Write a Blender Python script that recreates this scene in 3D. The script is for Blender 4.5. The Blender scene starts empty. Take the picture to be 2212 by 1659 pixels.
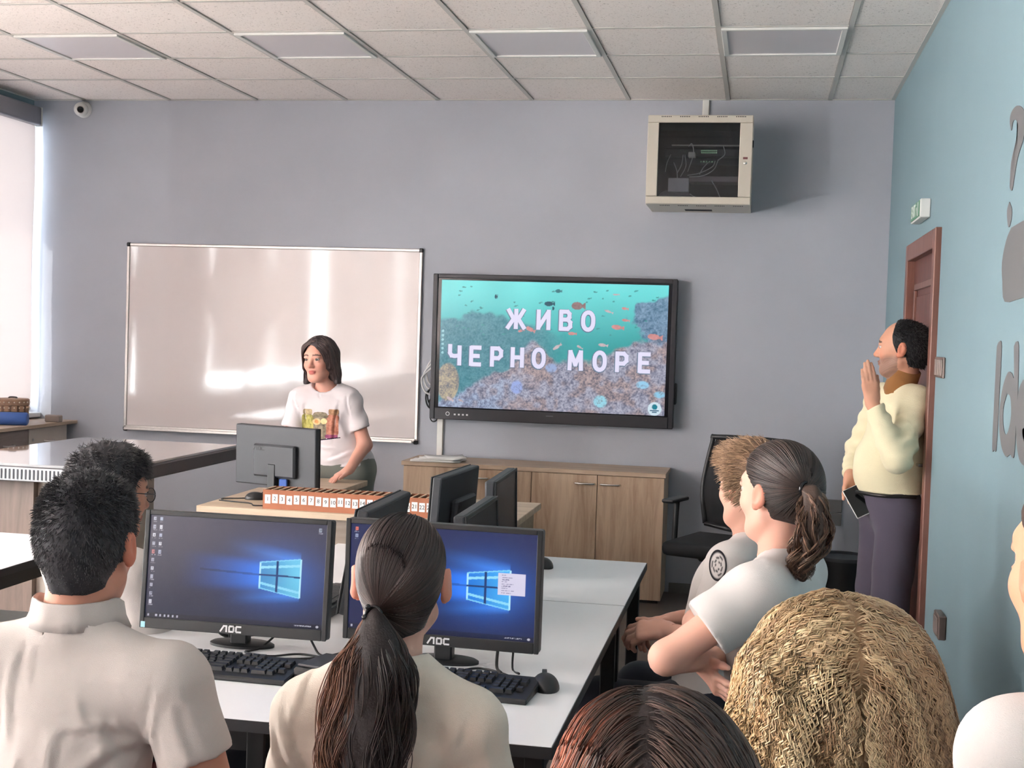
import bpy, bmesh, math, random
import numpy as np
from mathutils import Vector, Matrix, Euler

random.seed(7)
rng = np.random.default_rng(7)
PI = math.pi
SC = bpy.context.scene
COL = SC.collection

# ------------------------------------------------------------------ camera, sky, sun, daylight, exposure
CAMZ = 1.56
RX, FY, LX, CZ = 0.722, 8.17, -4.82, 3.007      # right wall, front wall, window wall, ceiling
BY = -5.6                                        # back wall
cam_data = bpy.data.cameras.new('camera')
cam = bpy.data.objects.new('camera', cam_data)
COL.objects.link(cam)
cam_data.sensor_fit = 'HORIZONTAL'
cam_data.sensor_width = 36.0
cam_data.lens = 36.0 * 2869.04 / 2212.0
cam_data.clip_start = 0.05
def cam_axes(yaw, pitch, roll):
    f = Vector((-math.sin(yaw) * math.cos(pitch), math.cos(yaw) * math.cos(pitch), math.sin(pitch)))
    r0 = Vector((math.cos(yaw), math.sin(yaw), 0))
    u0 = r0.cross(f)
    return r0 * math.cos(roll) + u0 * math.sin(roll), u0 * math.cos(roll) - r0 * math.sin(roll), f
_r, _u, _f = cam_axes(0.1841, -0.03812, 0.03226)
cam.matrix_world = Matrix(((_r.x, _u.x, -_f.x, 0), (_r.y, _u.y, -_f.y, 0), (_r.z, _u.z, -_f.z, CAMZ), (0, 0, 0, 1)))
SC.camera = cam

SC.view_settings.view_transform = 'Standard'
SC.view_settings.look = 'None'
SC.view_settings.gamma = 1.0
SC.view_settings.use_curve_mapping = False
SC.view_settings.exposure = 1.65
EXPO = 2.0 ** SC.view_settings.exposure

world = bpy.data.worlds.new('sky')
SC.world = world
world.use_nodes = True
world.node_tree.nodes['Background'].inputs[0].default_value = (0.80, 0.88, 1.0, 1)
world.node_tree.nodes['Background'].inputs[1].default_value = 3.0

sun_d = bpy.data.lights.new('sun', 'SUN')
sun = bpy.data.objects.new('sun', sun_d)
COL.objects.link(sun)
sun_d.energy = 1.5
sun_d.angle = math.radians(0.6)
sun_d.color = (1.0, 0.93, 0.86)
sun.rotation_euler = Vector((0.66, 0.38, -0.64)).to_track_quat('-Z', 'Y').to_euler()
sun.location = (-9, 0, 7)

# open daylight outside the window wall
sky_d = bpy.data.lights.new('daylight', 'AREA')
sky_l = bpy.data.objects.new('daylight', sky_d)
COL.objects.link(sky_l)
sky_d.shape = 'RECTANGLE'
sky_d.size, sky_d.size_y = 12.0, 2.6
sky_d.energy = 2750.0
sky_d.color = (1.0, 0.985, 0.98)
sky_l.location = (-5.9, -1.0, 1.75)
sky_l.rotation_euler = (PI / 2, 0, -PI / 2)

# ------------------------------------------------------------------ helpers
def s2l(c):
    return tuple(((x / 255 / 12.92) if x / 255 <= 0.04045 else ((x / 255 + 0.055) / 1.055) ** 2.4) for x in c)

def setp(o, label=None, cat=None, group=None, kind=None):
    if label: o['label'] = label
    if cat: o['category'] = cat
    if group: o['group'] = group
    if kind: o['kind'] = kind
    return o

def thing(name, label, cat, loc=(0, 0, 0), rz=0.0, group=None):
    o = bpy.data.objects.new(name, None)
    COL.objects.link(o)
    o.empty_display_size = 0.05
    o.location = loc
    o.rotation_euler = (0, 0, rz)
    return setp(o, label, cat, group)

def finish(name, me, mat, parent=None, smooth=False):
    o = bpy.data.objects.new(name, me)
    COL.objects.link(o)
    if mat is not None and not me.materials:
        for m in (mat if isinstance(mat, (list, tuple)) else [mat]):
            me.materials.append(m)
    if parent is not None:
        o.parent = parent
    if smooth:
        me.polygons.foreach_set('use_smooth', np.ones(len(me.polygons), dtype=bool))
    return o

def obj(name, bm, mat, parent=None, smooth=False, loc=None, rot=None):
    me = bpy.data.meshes.new(name)
    bmesh.ops.recalc_face_normals(bm, faces=bm.faces)
    bm.to_mesh(me)
    bm.free()
    if smooth == 'auto':
        o = finish(name, me, mat, parent, True)
        try:
            me.set_sharp_from_angle(angle=math.radians(40))
        except Exception:
            pass
    else:
        o = finish(name, me, mat, parent, smooth)
    if loc is not None: o.location = loc
    if rot is not None: o.rotation_euler = rot
    return o

def B():
    return bmesh.new()

def bx(bm, x0, x1, y0, y1, z0, z1, bev=0.0, M=None, seg=1):
    g = bmesh.ops.create_cube(bm, size=1.0)
    vs = g['verts']
    for v in vs:
        v.co = Vector((x0 + (v.co.x + .5) * (x1 - x0), y0 + (v.co.y + .5) * (y1 - y0), z0 + (v.co.z + .5) * (z1 - z0)))
    if bev > 0:
        es = list({e for v in vs for e in v.link_edges})
        r = bmesh.ops.bevel(bm, geom=vs + es, offset=bev, segments=seg, affect='EDGES', profile=0.5)
        vs = list({v for f in r['faces'] for v in f.verts} | {v for v in vs if v.is_valid})
        vs = [v for v in vs if v.is_valid]
    if M is not None:
        seen = set()
        stack = list(vs)
        for v in stack:
            seen.add(v)
        # include all verts of the island
        while stack:
            v = stack.pop()
            for e in v.link_edges:
                w = e.other_vert(v)
                if w not in seen:
                    seen.add(w)
                    stack.append(w)
        bmesh.ops.transform(bm, matrix=M, verts=list(seen))
    return bm

def frame_of(d):
    d = d.normalized()
    a = Vector((0, 0, 1)) if abs(d.z) < 0.9 else Vector((1, 0, 0))
    s = d.cross(a).normalized()
    return s, d.cross(s).normalized()

def tube(bm, pts, r, n=8, cap=True, closed=False):
    pts = [Vector(p) for p in pts]
    rs = r if isinstance(r, (list, tuple)) else [r] * len(pts)
    rings = []
    s = None
    for i, p in enumerate(pts):
        a = pts[i - 1] if i > 0 else (pts[-1] if closed else p)
        b = pts[i + 1] if i < len(pts) - 1 else (pts[0] if closed else p)
        d = (b - a).normalized()
        if s is None:
            s, t = frame_of(d)
        else:
            s = (s - d * s.dot(d)).normalized()
            t = d.cross(s)
        rings.append([bm.verts.new(p + (s * math.cos(2 * PI * k / n) + t * math.sin(2 * PI * k / n)) * rs[i]) for k in range(n)])
    m = len(rings)
    for i in range(m if closed else m - 1):
        A, Bq = rings[i], rings[(i + 1) % m]
        for k in range(n):
            bm.faces.new((A[k], A[(k + 1) % n], Bq[(k + 1) % n], Bq[k]))
    if cap and not closed:
        bm.faces.new(rings[0][::-1])
        bm.faces.new(rings[-1])
    return bm

def cyl(bm, p0, p1, r0, r1=None, n=20):
    return tube(bm, [p0, p1], [r0, r0 if r1 is None else r1], n)

def lathe(bm, prof, n=32, M=None):
    rings = []
    for (r, z) in prof:
        ring = []
        for k in range(n):
            v = Vector((max(r, 1e-5) * math.cos(2 * PI * k / n), max(r, 1e-5) * math.sin(2 * PI * k / n), z))
            ring.append(bm.verts.new(M @ v if M is not None else v))
        rings.append(ring)
    for i in range(len(rings) - 1):
        for k in range(n):
            bm.faces.new((rings[i][k], rings[i][(k + 1) % n], rings[i + 1][(k + 1) % n], rings[i + 1][k]))
    bm.faces.new(rings[0][::-1])
    bm.faces.new(rings[-1])
    return bm

def prism(bm, poly, h, M=None):
    """extrude a 2D polygon (xy) from z=0 to z=h"""
    a = [bm.verts.new(((M @ Vector((x, y, 0))) if M is not None else Vector((x, y, 0)))) for x, y in poly]
    b = [bm.verts.new(((M @ Vector((x, y, h))) if M is not None else Vector((x, y, h)))) for x, y in poly]
    n = len(poly)
    bm.faces.new(a[::-1])
    bm.faces.new(b)
    for i in range(n):
        bm.faces.new((a[i], a[(i + 1) % n], b[(i + 1) % n], b[i]))
    return bm

def bez(p0, p1, p2, p3, n=12):
    out = []
    for i in range(n + 1):
        t = i / n
        out.append(tuple((1 - t) ** 3 * a + 3 * (1 - t) ** 2 * t * b + 3 * (1 - t) * t * t * c + t ** 3 * d for a, b, c, d in zip(p0, p1, p2, p3)))
    return out

def spline(P, n=6):
    """Catmull-Rom through the points"""
    P = [Vector(p) for p in P]
    Q = [P[0] * 2 - P[1]] + P + [P[-1] * 2 - P[-2]]
    out = []
    for i in range(1, len(Q) - 2):
        for k in range(n):
            t = k / n
            a, b, c, d = Q[i - 1], Q[i], Q[i + 1], Q[i + 2]
            out.append(0.5 * (2 * b + (c - a) * t + (2 * a - 5 * b + 4 * c - d) * t * t + (3 * b - 3 * c + d - a) * t ** 3))
    out.append(P[-1])
    return out

def text_mesh(name, s, size, depth, mat, parent, M, offset=0.0, align='CENTER'):
    cu = bpy.data.curves.new(name, 'FONT')
    cu.body = s
    cu.size = size
    cu.extrude = depth
    cu.offset = offset
    cu.align_x = align
    cu.align_y = 'CENTER'
    cu.resolution_u = 3
    t = bpy.data.objects.new(name + '_curve', cu)
    COL.objects.link(t)
    bpy.context.view_layer.update()
    me = bpy.data.meshes.new_from_object(t.evaluated_get(bpy.context.evaluated_depsgraph_get()))
    bpy.data.objects.remove(t)
    bpy.data.curves.remove(cu)
    me.name = name
    me.materials.clear()
    me.transform(M)
    return finish(name, me, mat, parent)

# ------------------------------------------------------------------ materials
def newmat(name):
    m = bpy.data.materials.new(name)
    m.use_nodes = True
    nt = m.node_tree
    p = nt.nodes['Principled BSDF']
    return m, nt, p

def mat(name, rgb, rough=0.5, metal=0.0, spec=0.5, noise=0.0, nscale=30.0, bump=0.0, bscale=200.0, coat=0.0, sheen=0.0, stretch=None):
    """principled with a little procedural colour variation and relief; rgb is 0-255 sRGB"""
    m, nt, p = newmat(name)
    c = s2l(rgb)
    p.inputs['Base Color'].default_value = (*c, 1)
    p.inputs['Roughness'].default_value = rough
    p.inputs['Metallic'].default_value = metal
    p.inputs['Specular IOR Level'].default_value = spec
    p.inputs['Coat Weight'].default_value = coat
    p.inputs['Sheen Weight'].default_value = sheen
    tc = nt.nodes.new('ShaderNodeTexCoord')
    vec = tc.outputs['Object']
    if stretch:
        mp = nt.nodes.new('ShaderNodeMapping')
        mp.inputs['Scale'].default_value = stretch
        nt.links.new(vec, mp.inputs['Vector'])
        vec = mp.outputs['Vector']
    if noise > 0:
        n = nt.nodes.new('ShaderNodeTexNoise')
        n.inputs['Scale'].default_value = nscale
        n.inputs['Detail'].default_value = 4
        nt.links.new(vec, n.inputs['Vector'])
        r = nt.nodes.new('ShaderNodeValToRGB')
        r.color_ramp.elements[0].position = 0.3
        r.color_ramp.elements[1].position = 0.7
        r.color_ramp.elements[0].color = tuple(x * (1 - noise) for x in c) + (1,)
        r.color_ramp.elements[1].color = tuple(min(1, x * (1 + noise)) for x in c) + (1,)
        nt.links.new(n.outputs['Fac'], r.inputs['Fac'])
        nt.links.new(r.outputs['Color'], p.inputs['Base Color'])
    if bump > 0:
        n2 = nt.nodes.new('ShaderNodeTexNoise')
        n2.inputs['Scale'].default_value = bscale
        n2.inputs['Detail'].default_value = 3
        nt.links.new(vec, n2.inputs['Vector'])
        b = nt.nodes.new('ShaderNodeBump')
        b.inputs['Strength'].default_value = bump
        b.inputs['Distance'].default_value = 0.002
        nt.links.new(n2.outputs['Fac'], b.inputs['Height'])
        nt.links.new(b.outputs['Normal'], p.inputs['Normal'])
    return m

def wood(name, rgb, dark, axis='Z', scale=1.0, rough=0.5):
    m, nt, p = newmat(name)
    tc = nt.nodes.new('ShaderNodeTexCoord')
    mp = nt.nodes.new('ShaderNodeMapping')
    st = {'X': (1.2, 14, 14), 'Y': (14, 1.2, 14), 'Z': (14, 14, 1.2)}[axis]
    mp.inputs['Scale'].default_value = tuple(v * scale for v in st)
    nt.links.new(tc.outputs['Object'], mp.inputs['Vector'])
    n = nt.nodes.new('ShaderNodeTexNoise')
    n.inputs['Scale'].default_value = 1.6
    n.inputs['Detail'].default_value = 8
    n.inputs['Roughness'].default_value = 0.68
    n.inputs['Distortion'].default_value = 0.6
    nt.links.new(mp.outputs['Vector'], n.inputs['Vector'])
    r = nt.nodes.new('ShaderNodeValToRGB')
    e = r.color_ramp.elements
    e[0].position = 0.30
    e[0].color = (*s2l(dark), 1)
    e[1].position = 0.62
    e[1].color = (*s2l(rgb), 1)
    nt.links.new(n.outputs['Fac'], r.inputs['Fac'])
    nt.links.new(r.outputs['Color'], p.inputs['Base Color'])
    p.inputs['Roughness'].default_value = rough
    b = nt.nodes.new('ShaderNodeBump')
    b.inputs['Strength'].default_value = 0.15
    b.inputs['Distance'].default_value = 0.001
    nt.links.new(n.outputs['Fac'], b.inputs['Height'])
    nt.links.new(b.outputs['Normal'], p.inputs['Normal'])
    return m

def vcol_mat(name, rough=0.6, emit=0.0, bump=0.0, bscale=150.0, spec=0.4, sss=0.0, sheen=0.0):
    m, nt, p = newmat(name)
    a = nt.nodes.new('ShaderNodeVertexColor')
    a.layer_name = 'Col'
    p.inputs['Roughness'].default_value = rough
    p.inputs['Specular IOR Level'].default_value = spec
    p.inputs['Sheen Weight'].default_value = sheen
    if emit > 0:
        p.inputs['Base Color'].default_value = (0.01, 0.01, 0.012, 1)
        nt.links.new(a.outputs['Color'], p.inputs['Emission Color'])
        p.inputs['Emission Strength'].default_value = emit
    else:
        nt.links.new(a.outputs['Color'], p.inputs['Base Color'])
    if sss > 0:
        p.inputs['Subsurface Weight'].default_value = sss
        p.inputs['Subsurface Radius'].default_value = (0.012, 0.005, 0.003)
        p.inputs['Subsurface Scale'].default_value = 0.6
    if bump > 0:
        tc = nt.nodes.new('ShaderNodeTexCoord')
        n2 = nt.nodes.new('ShaderNodeTexNoise')
        n2.inputs['Scale'].default_value = bscale
        nt.links.new(tc.outputs['Object'], n2.inputs['Vector'])
        b = nt.nodes.new('ShaderNodeBump')
        b.inputs['Strength'].default_value = bump
        b.inputs['Distance'].default_value = 0.002
        nt.links.new(n2.outputs['Fac'], b.inputs['Height'])
        nt.links.new(b.outputs['Normal'], p.inputs['Normal'])
    return m

def emat(name, rgb, strength):
    m, nt, p = newmat(name)
    p.inputs['Base Color'].default_value = (0.01, 0.01, 0.01, 1)
    p.inputs['Emission Color'].default_value = (*s2l(rgb), 1)
    p.inputs['Emission Strength'].default_value = strength
    return m

def set_col(me, cols):
    """per-vertex colours, linear rgb"""
    a = me.color_attributes.new('Col', 'FLOAT_COLOR', 'POINT')
    c = np.ones((len(me.vertices), 4), np.float32)
    c[:, :3] = cols
    a.data.foreach_set('color', c.ravel())

def mesh_np(name, V, F, mat_, parent=None, smooth=True, cols=None):
    """V (n,3), F (m,4) or (m,3)"""
    me = bpy.data.meshes.new(name)
    V = np.asarray(V, np.float32)
    F = np.asarray(F, np.int32)
    k = F.shape[1]
    me.vertices.add(len(V))
    me.vertices.foreach_set('co', V.ravel())
    me.loops.add(F.size)
    me.loops.foreach_set('vertex_index', F.ravel())
    me.polygons.add(len(F))
    me.polygons.foreach_set('loop_start', np.arange(0, F.size, k, dtype=np.int32))
    me.update(calc_edges=True)
    me.validate()
    if cols is not None:
        set_col(me, cols)
    return finish(name, me, mat_, parent, smooth)

def picture(name, img, w, h, mat_, parent, M):
    """a flat screen or print: img is (H,W,3) linear rgb, drawn as vertex colours on a grid; local x right, y up, z towards the viewer"""
    H, W = img.shape[:2]
    xs = (np.arange(W) / (W - 1) - .5) * w
    ys = (.5 - np.arange(H) / (H - 1)) * h
    X, Y = np.meshgrid(xs, ys)
    V = np.stack([X.ravel(), Y.ravel(), np.zeros(X.size)], -1)
    Mn = np.array(M)
    V = V @ Mn[:3, :3].T + Mn[:3, 3]
    i = (np.arange(H - 1)[:, None] * W + np.arange(W - 1)[None]).ravel()
    F = np.stack([i + W, i + W + 1, i + 1, i], -1)
    return mesh_np(name, V, F, mat_, parent, False, img.reshape(-1, 3))

def vnoise(shape, cells, seed):
    """smooth 2D value noise in 0..1"""
    r = np.random.default_rng(seed)
    cy, cx = cells
    g = r.random((cy + 2, cx + 2))
    y = np.linspace(0, cy, shape[0], endpoint=False)
    x = np.linspace(0, cx, shape[1], endpoint=False)
    yi, xi = y.astype(int), x.astype(int)
    fy, fx = y - yi, x - xi
    fy = (fy * fy * (3 - 2 * fy))[:, None]
    fx = (fx * fx * (3 - 2 * fx))[None]
    a = g[yi][:, xi]; b = g[yi][:, xi + 1]; c = g[yi + 1][:, xi]; d = g[yi + 1][:, xi + 1]
    return (a * (1 - fx) + b * fx) * (1 - fy) + (c * (1 - fx) + d * fx) * fy

def lerp3(a, b, t):
    return np.asarray(a)[None, None] * (1 - t[..., None]) + np.asarray(b)[None, None] * t[..., None]

M_white_lam = mat('white_laminate', (226, 226, 228), rough=0.32, noise=0.02, nscale=3)
M_black_pl = mat('black_plastic', (30, 31, 34), rough=0.42, bump=0.1, bscale=900)
M_dark_pl = mat('dark_grey_plastic', (54, 56, 61), rough=0.5, bump=0.15, bscale=700)
M_edge_dark = mat('dark_table_edge', (38, 38, 42), rough=0.5)
M_black_metal = mat('black_metal', (24, 24, 27), rough=0.4, metal=0.3)
M_alu = mat('brushed_aluminium', (196, 190, 186), rough=0.38, metal=0.75, noise=0.05, nscale=60)
M_chrome = mat('satin_chrome', (214, 212, 206), rough=0.25, metal=1.0)
M_white_pl = mat('white_plastic', (226, 226, 222), rough=0.4)
M_offwhite = mat('off_white_plastic', (214, 212, 204), rough=0.5)
M_oak = wood('oak_veneer', (202, 176, 150), (162, 134, 110), 'Z')
M_oakx = wood('oak_veneer_lengthwise', (204, 180, 156), (168, 142, 120), 'X')
M_desk = wood('light_desk_wood', (204, 184, 160), (176, 154, 130), 'X')
M_desk_edge = wood('desk_edge_wood', (178, 156, 132), (150, 128, 108), 'X')
M_cable = mat('black_cable_rubber', (22, 22, 24), rough=0.55)
M_cable_w = mat('grey_white_cable', (205, 205, 205), rough=0.5)
M_paper = mat('paper_sheet', (232, 230, 226), rough=0.8, noise=0.015, nscale=8)
M_ink = mat('black_ink', (26, 26, 30), rough=0.7)
M_logo_w = mat('printed_silver_logo', (210, 210, 212), rough=0.4)

# ------------------------------------------------------------------ room shell
M_wall_f = mat('wall_paint_warm_lit', (179, 182, 191), rough=0.85, noise=0.03, nscale=2.2, bump=0.25, bscale=160, spec=0.25)  # one pale blue paint on all walls; warm light greys this copy in its colour
M_wall_r = mat('wall_paint_bluer_copy', (132, 157, 165), rough=0.8, noise=0.02, nscale=2.0, bump=0.2, bscale=160, spec=0.3)  # the same wall paint, kept bluer: the light difference is put into the colour
M_floor = mat('dark_floor_lino', (96, 86, 80), rough=0.45, noise=0.12, nscale=5)
M_door = wood('mahogany_door', (112, 62, 50), (84, 42, 34), 'Z', 1.2, 0.4)
M_casing = wood('mahogany_casing', (134, 92, 80), (112, 72, 62), 'Z', 1.0, 0.38)
M_pvc = mat('white_window_frame', (232, 234, 236), rough=0.35)
M_tbar = mat('ceiling_grid_metal', (206, 204, 198), rough=0.45)
M_dark_gap = mat('shadow_gap_metal', (40, 40, 40), rough=0.7)

def tile_mat():
    m, nt, p = newmat('mineral_fibre_tile')
    tc = nt.nodes.new('ShaderNodeTexCoord')
    n1 = nt.nodes.new('ShaderNodeTexNoise')
    n1.inputs['Scale'].default_value = 95
    n1.inputs['Detail'].default_value = 2
    n1.inputs['Distortion'].default_value = 1.2
    geo = nt.nodes.new('ShaderNodeNewGeometry')
    nt.links.new(geo.outputs['Position'], n1.inputs['Vector'])
    r = nt.nodes.new('ShaderNodeValToRGB')
    e = r.color_ramp.elements
    e[0].position = 0.27
    e[0].color = (*s2l((190, 182, 176)), 1)
    e[1].position = 0.40
    e[1].color = (*s2l((252, 245, 240)), 1)
    nt.links.new(n1.outputs['Fac'], r.inputs['Fac'])
    nt.links.new(r.outputs['Color'], p.inputs['Base Color'])
    p.inputs['Roughness'].default_value = 0.95
    p.inputs['Specular IOR Level'].default_value = 0.1
    b = nt.nodes.new('ShaderNodeBump')
    b.inputs['Strength'].default_value = 0.5
    b.inputs['Distance'].default_value = 0.003
    nt.links.new(r.outputs['Color'], b.inputs['Height'])
    nt.links.new(b.outputs['Normal'], p.inputs['Normal'])
    return m
M_tile = tile_mat()

def struct(name, bm, m, parent=None, smooth=False):
    o = obj(name, bm, m, parent, smooth)
    if parent is None:
        o['kind'] = 'structure'
    return o

T = 0.16
struct('floor', bx(B(), LX - T, RX + T, BY - T, FY + T, -0.12, 0.0), M_floor)
struct('wall_front', bx(B(), LX - T, RX + T, FY, FY + T, 0, CZ + 0.25), M_wall_f)
struct('wall_back', bx(B(), LX - T, RX + T, BY - T, BY, 0, CZ + 0.25), M_wall_f)
# right wall with the door opening
DY0, DY1, DZ = 5.855, 6.85, 1.985
bm = B()
bx(bm, RX, RX + T, BY, DY0, 0, CZ + 0.25)
bx(bm, RX, RX + T, DY1, FY, 0, CZ + 0.25)
bx(bm, RX, RX + T, DY0, DY1, DZ, CZ + 0.25)
struct('wall_right', bm, M_wall_r)
struct('baseboard_front', bx(B(), -0.5, RX, FY - 0.012, FY, 0, 0.06), mat('grey_baseboard', (120, 116, 112), rough=0.5))

# window wall: parapet, lintel, end pier
SILL, HEAD = 0.93, 2.90
bm = B()
bx(bm, LX - T, LX, BY, FY, 0, SILL)
bx(bm, LX - T, LX, BY, FY, HEAD, CZ + 0.25)
bx(bm, LX - T, LX, BY, -5.02, SILL, HEAD)
struct('wall_left', bm, M_wall_r)
struct('trim_1', bx(B(), LX - 0.02, LX + 0.09, BY, FY - 0.0005, SILL - 0.03, SILL, 0.004), M_pvc)   # window board
def thin_glass(name, tint, gloss=0.06):
    m = bpy.data.materials.new(name)
    m.use_nodes = True
    nt = m.node_tree
    nt.nodes.clear()
    out = nt.nodes.new('ShaderNodeOutputMaterial')
    tr = nt.nodes.new('ShaderNodeBsdfTransparent')
    tr.inputs[0].default_value = (*tint, 1)
    gl = nt.nodes.new('ShaderNodeBsdfGlossy')
    gl.inputs['Roughness'].default_value = 0.03
    mx = nt.nodes.new('ShaderNodeMixShader')
    lw = nt.nodes.new('ShaderNodeLayerWeight')
    lw.inputs[0].default_value = 0.5
    pw = nt.nodes.new('ShaderNodeMath')
    pw.operation = 'POWER'
    pw.inputs[1].default_value = 5.0
    nt.links.new(lw.outputs['Facing'], pw.inputs[0])
    ad = nt.nodes.new('ShaderNodeMath')
    ad.operation = 'MULTIPLY_ADD'
    ad.inputs[1].default_value = 0.9
    ad.inputs[2].default_value = 0.04
    nt.links.new(pw.outputs[0], ad.inputs[0])
    nt.links.new(ad.outputs[0], mx.inputs[0])
    nt.links.new(tr.outputs[0], mx.inputs[1])
    nt.links.new(gl.outputs[0], mx.inputs[2])
    nt.links.new(mx.outputs[0], out.inputs[0])
    return m
M_pane = thin_glass('window_glass', (0.95, 0.97, 0.97))
bays = [(8.168, 5.55), (5.55, 2.95), (2.95, 0.35), (0.35, -2.42), (-2.42, -5.02)]
for i, (y1, y0) in enumerate(bays):
    w = bpy.data.objects.new('window_%d' % (i + 1), None)
    COL.objects.link(w)
    w['kind'] = 'structure'
    ym = (y0 + y1) / 2
    for (a, b, c, d) in ((y1 - 0.05, y1, SILL, HEAD), (y0, y0 + 0.05, SILL, HEAD), (y0 + .05, y1 - .05, SILL, SILL + 0.06), (y0 + .05, y1 - .05, HEAD - 0.06, HEAD), (ym - 0.04, ym + 0.04, SILL + .06, HEAD - .06)):
        obj('window_frame', bx(B(), LX - 0.07, LX - 0.005, a, b, c, d, 0.004), M_pvc, w)
    for (a, b) in ((y0 + 0.05, ym - 0.04), (ym + 0.04, y1 - 0.05)):
        obj('pane', bx(B(), LX - 0.045, LX - 0.039, a, b, SILL + .06, HEAD - .06), M_pane, w)
# the eave over the windows outside
struct('roof_eave', bx(B(), LX - 0.95, LX - T, BY - T, FY + 2.0, CZ + 0.06, CZ + 0.22), M_offwhite)

# roller blinds
def blind_mat():
    m = bpy.data.materials.new('blind_fabric')
    m.use_nodes = True
    nt = m.node_tree
    nt.nodes.clear()
    out = nt.nodes.new('ShaderNodeOutputMaterial')
    d = nt.nodes.new('ShaderNodeBsdfDiffuse')
    t = nt.nodes.new('ShaderNodeBsdfTranslucent')
    mx = nt.nodes.new('ShaderNodeMixShader')
    tc = nt.nodes.new('ShaderNodeTexCoord')
    mp = nt.nodes.new('ShaderNodeMapping')
    mp.inputs['Scale'].default_value = (1, 420, 420)
    n = nt.nodes.new('ShaderNodeTexNoise')
    n.inputs['Scale'].default_value = 1.0
    r = nt.nodes.new('ShaderNodeValToRGB')
    r.color_ramp.elements[0].color = (*s2l((226, 216, 212)), 1)
    r.color_ramp.elements[1].color = (*s2l((244, 236, 232)), 1)
    nt.links.new(tc.outputs['Object'], mp.inputs[0])
    nt.links.new(mp.outputs[0], n.inputs['Vector'])
    nt.links.new(n.outputs['Fac'], r.inputs[0])
    nt.links.new(r.outputs[0], d.inputs[0])
    nt.links.new(r.outputs[0], t.inputs[0])
    mx.inputs[0].default_value = 0.36
    nt.links.new(d.outputs[0], mx.inputs[1])
    nt.links.new(t.outputs[0], mx.inputs[2])
    nt.links.new(mx.outputs[0], out.inputs[0])
    return m
M_blind = blind_mat()
M_cass = mat('grey_blind_cassette', (150, 150, 156), rough=0.35, metal=0.5)
blinds = [(8.105, 6.74, 0.955, 'closed beige roller blind next to the front wall, with grey cassette'),
          (6.72, 5.30, 0.955, 'second closed beige roller blind counted from the front wall'),
          (5.28, 3.80, 1.12, 'third beige roller blind from the front wall, hem just above the sill'),
          (3.78, 2.50, 1.12, 'fourth beige roller blind from the front wall, hem just above the sill'),
          (2.28, 0.75, 1.10, 'fifth beige roller blind from the front wall, beyond a bright gap'),
          (0.71, -0.72, 1.05, 'sixth beige roller blind from the front wall'),
          (-0.96, -2.40, 0.96, 'seventh beige roller blind, beyond the second bright gap'),
          (-2.44, -3.70, 0.96, 'eighth beige roller blind from the front wall'),
          (-3.74, -5.00, 0.96, 'last beige roller blind, nearest the back wall')]
for (y1, y0, zb, lab) in blinds:
    t = thing('roller_blind', lab, 'blind', (LX + 0.045, (y0 + y1) / 2, 2.88), 0, 'roller blinds on the window wall')
    h = (y1 - y0) / 2
    # fabric sheet with a slight billow
    nz, ny = 26, 10
    V, F = [], []
    for side in (0, 1):
        for a in range(nz + 1):
            for b in range(ny + 1):
                v, u = a / nz, b / ny
                z = -0.03 - v * (2.85 - zb)
                bill = 0.012 * math.sin(v * PI) * math.sin(u * PI) + 0.006 * math.sin(v * 9 + u * 2)
                V.append((bill + side * 0.0012, h - 2 * h * u, z))
    S = (nz + 1) * (ny + 1)
    for a in range(nz):
        for b in range(ny):
            i = a * (ny + 1) + b
            F.append((i, i + ny + 1, i + ny + 2, i + 1))
            F.append((S + i, S + i + 1, S + i + ny + 2, S + i + ny + 1))
    mesh_np('blind_fabric', V, F, M_blind, t)
    obj('cassette', bx(B(), -0.035, 0.05, -h, h, -0.05, 0.07, 0.012, seg=3), M_cass, t)
    obj('hem_bar', bx(B(), -0.006, 0.008, -h, h, zb - 2.88 - 0.012, zb - 2.88 + 0.012, 0.004), M_alu, t)
    obj('end_cap', bx(B(), -0.038, 0.053, h + 0.0001, h + 0.008, -0.055, 0.072, 0.004), M_white_pl, t)

# ------------------------------------------------------------------ ceiling: slab, tee grid, tiles, light panels
ceil = struct('ceiling', bx(B(), LX - T, RX + T, BY - T, FY + T, CZ + 0.05, CZ + 0.2), M_tile)
GX = [LX] + [-4.451 + 0.6 * k for k in range(9)] + [RX]
GY = [3.88, 4.48, 5.08, 5.68, 6.28, 6.88, 7.48, FY]
for x in GX[1:-1]:
    bm = B()
    bx(bm, x - 0.012, x + 0.012, BY, FY, CZ - 0.001, CZ + 0.004)
    bx(bm, x - 0.003, x + 0.003, BY, FY, CZ + 0.004, CZ + 0.03)
    obj('tee_bar', bm, M_tbar, ceil)
for y in GY[:-1]:
    obj('tee_bar', bx(B(), LX, RX, y - 0.011, y + 0.011, CZ + 0.0005, CZ + 0.0045), M_tbar, ceil)
for (a, b, c, d) in ((LX, RX, FY - 0.022, FY), (RX - 0.022, RX, BY, FY - 0.022), (LX, LX + 0.022, BY, FY - .022)):
    obj('wall_angle', bx(B(), a, b, c, d, CZ - 0.001, CZ + 0.003), M_tbar, ceil)
lit = {(2, 4), (4, 4), (6, 4), (8, 4)}
tile_cache = {}
names = ['nearest the window wall', 'second from the window wall', 'third from the window wall', 'nearest the door wall']
M_diff = mat('light_panel_diffuser', (222, 218, 222), rough=0.35, spec=0.5)
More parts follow.
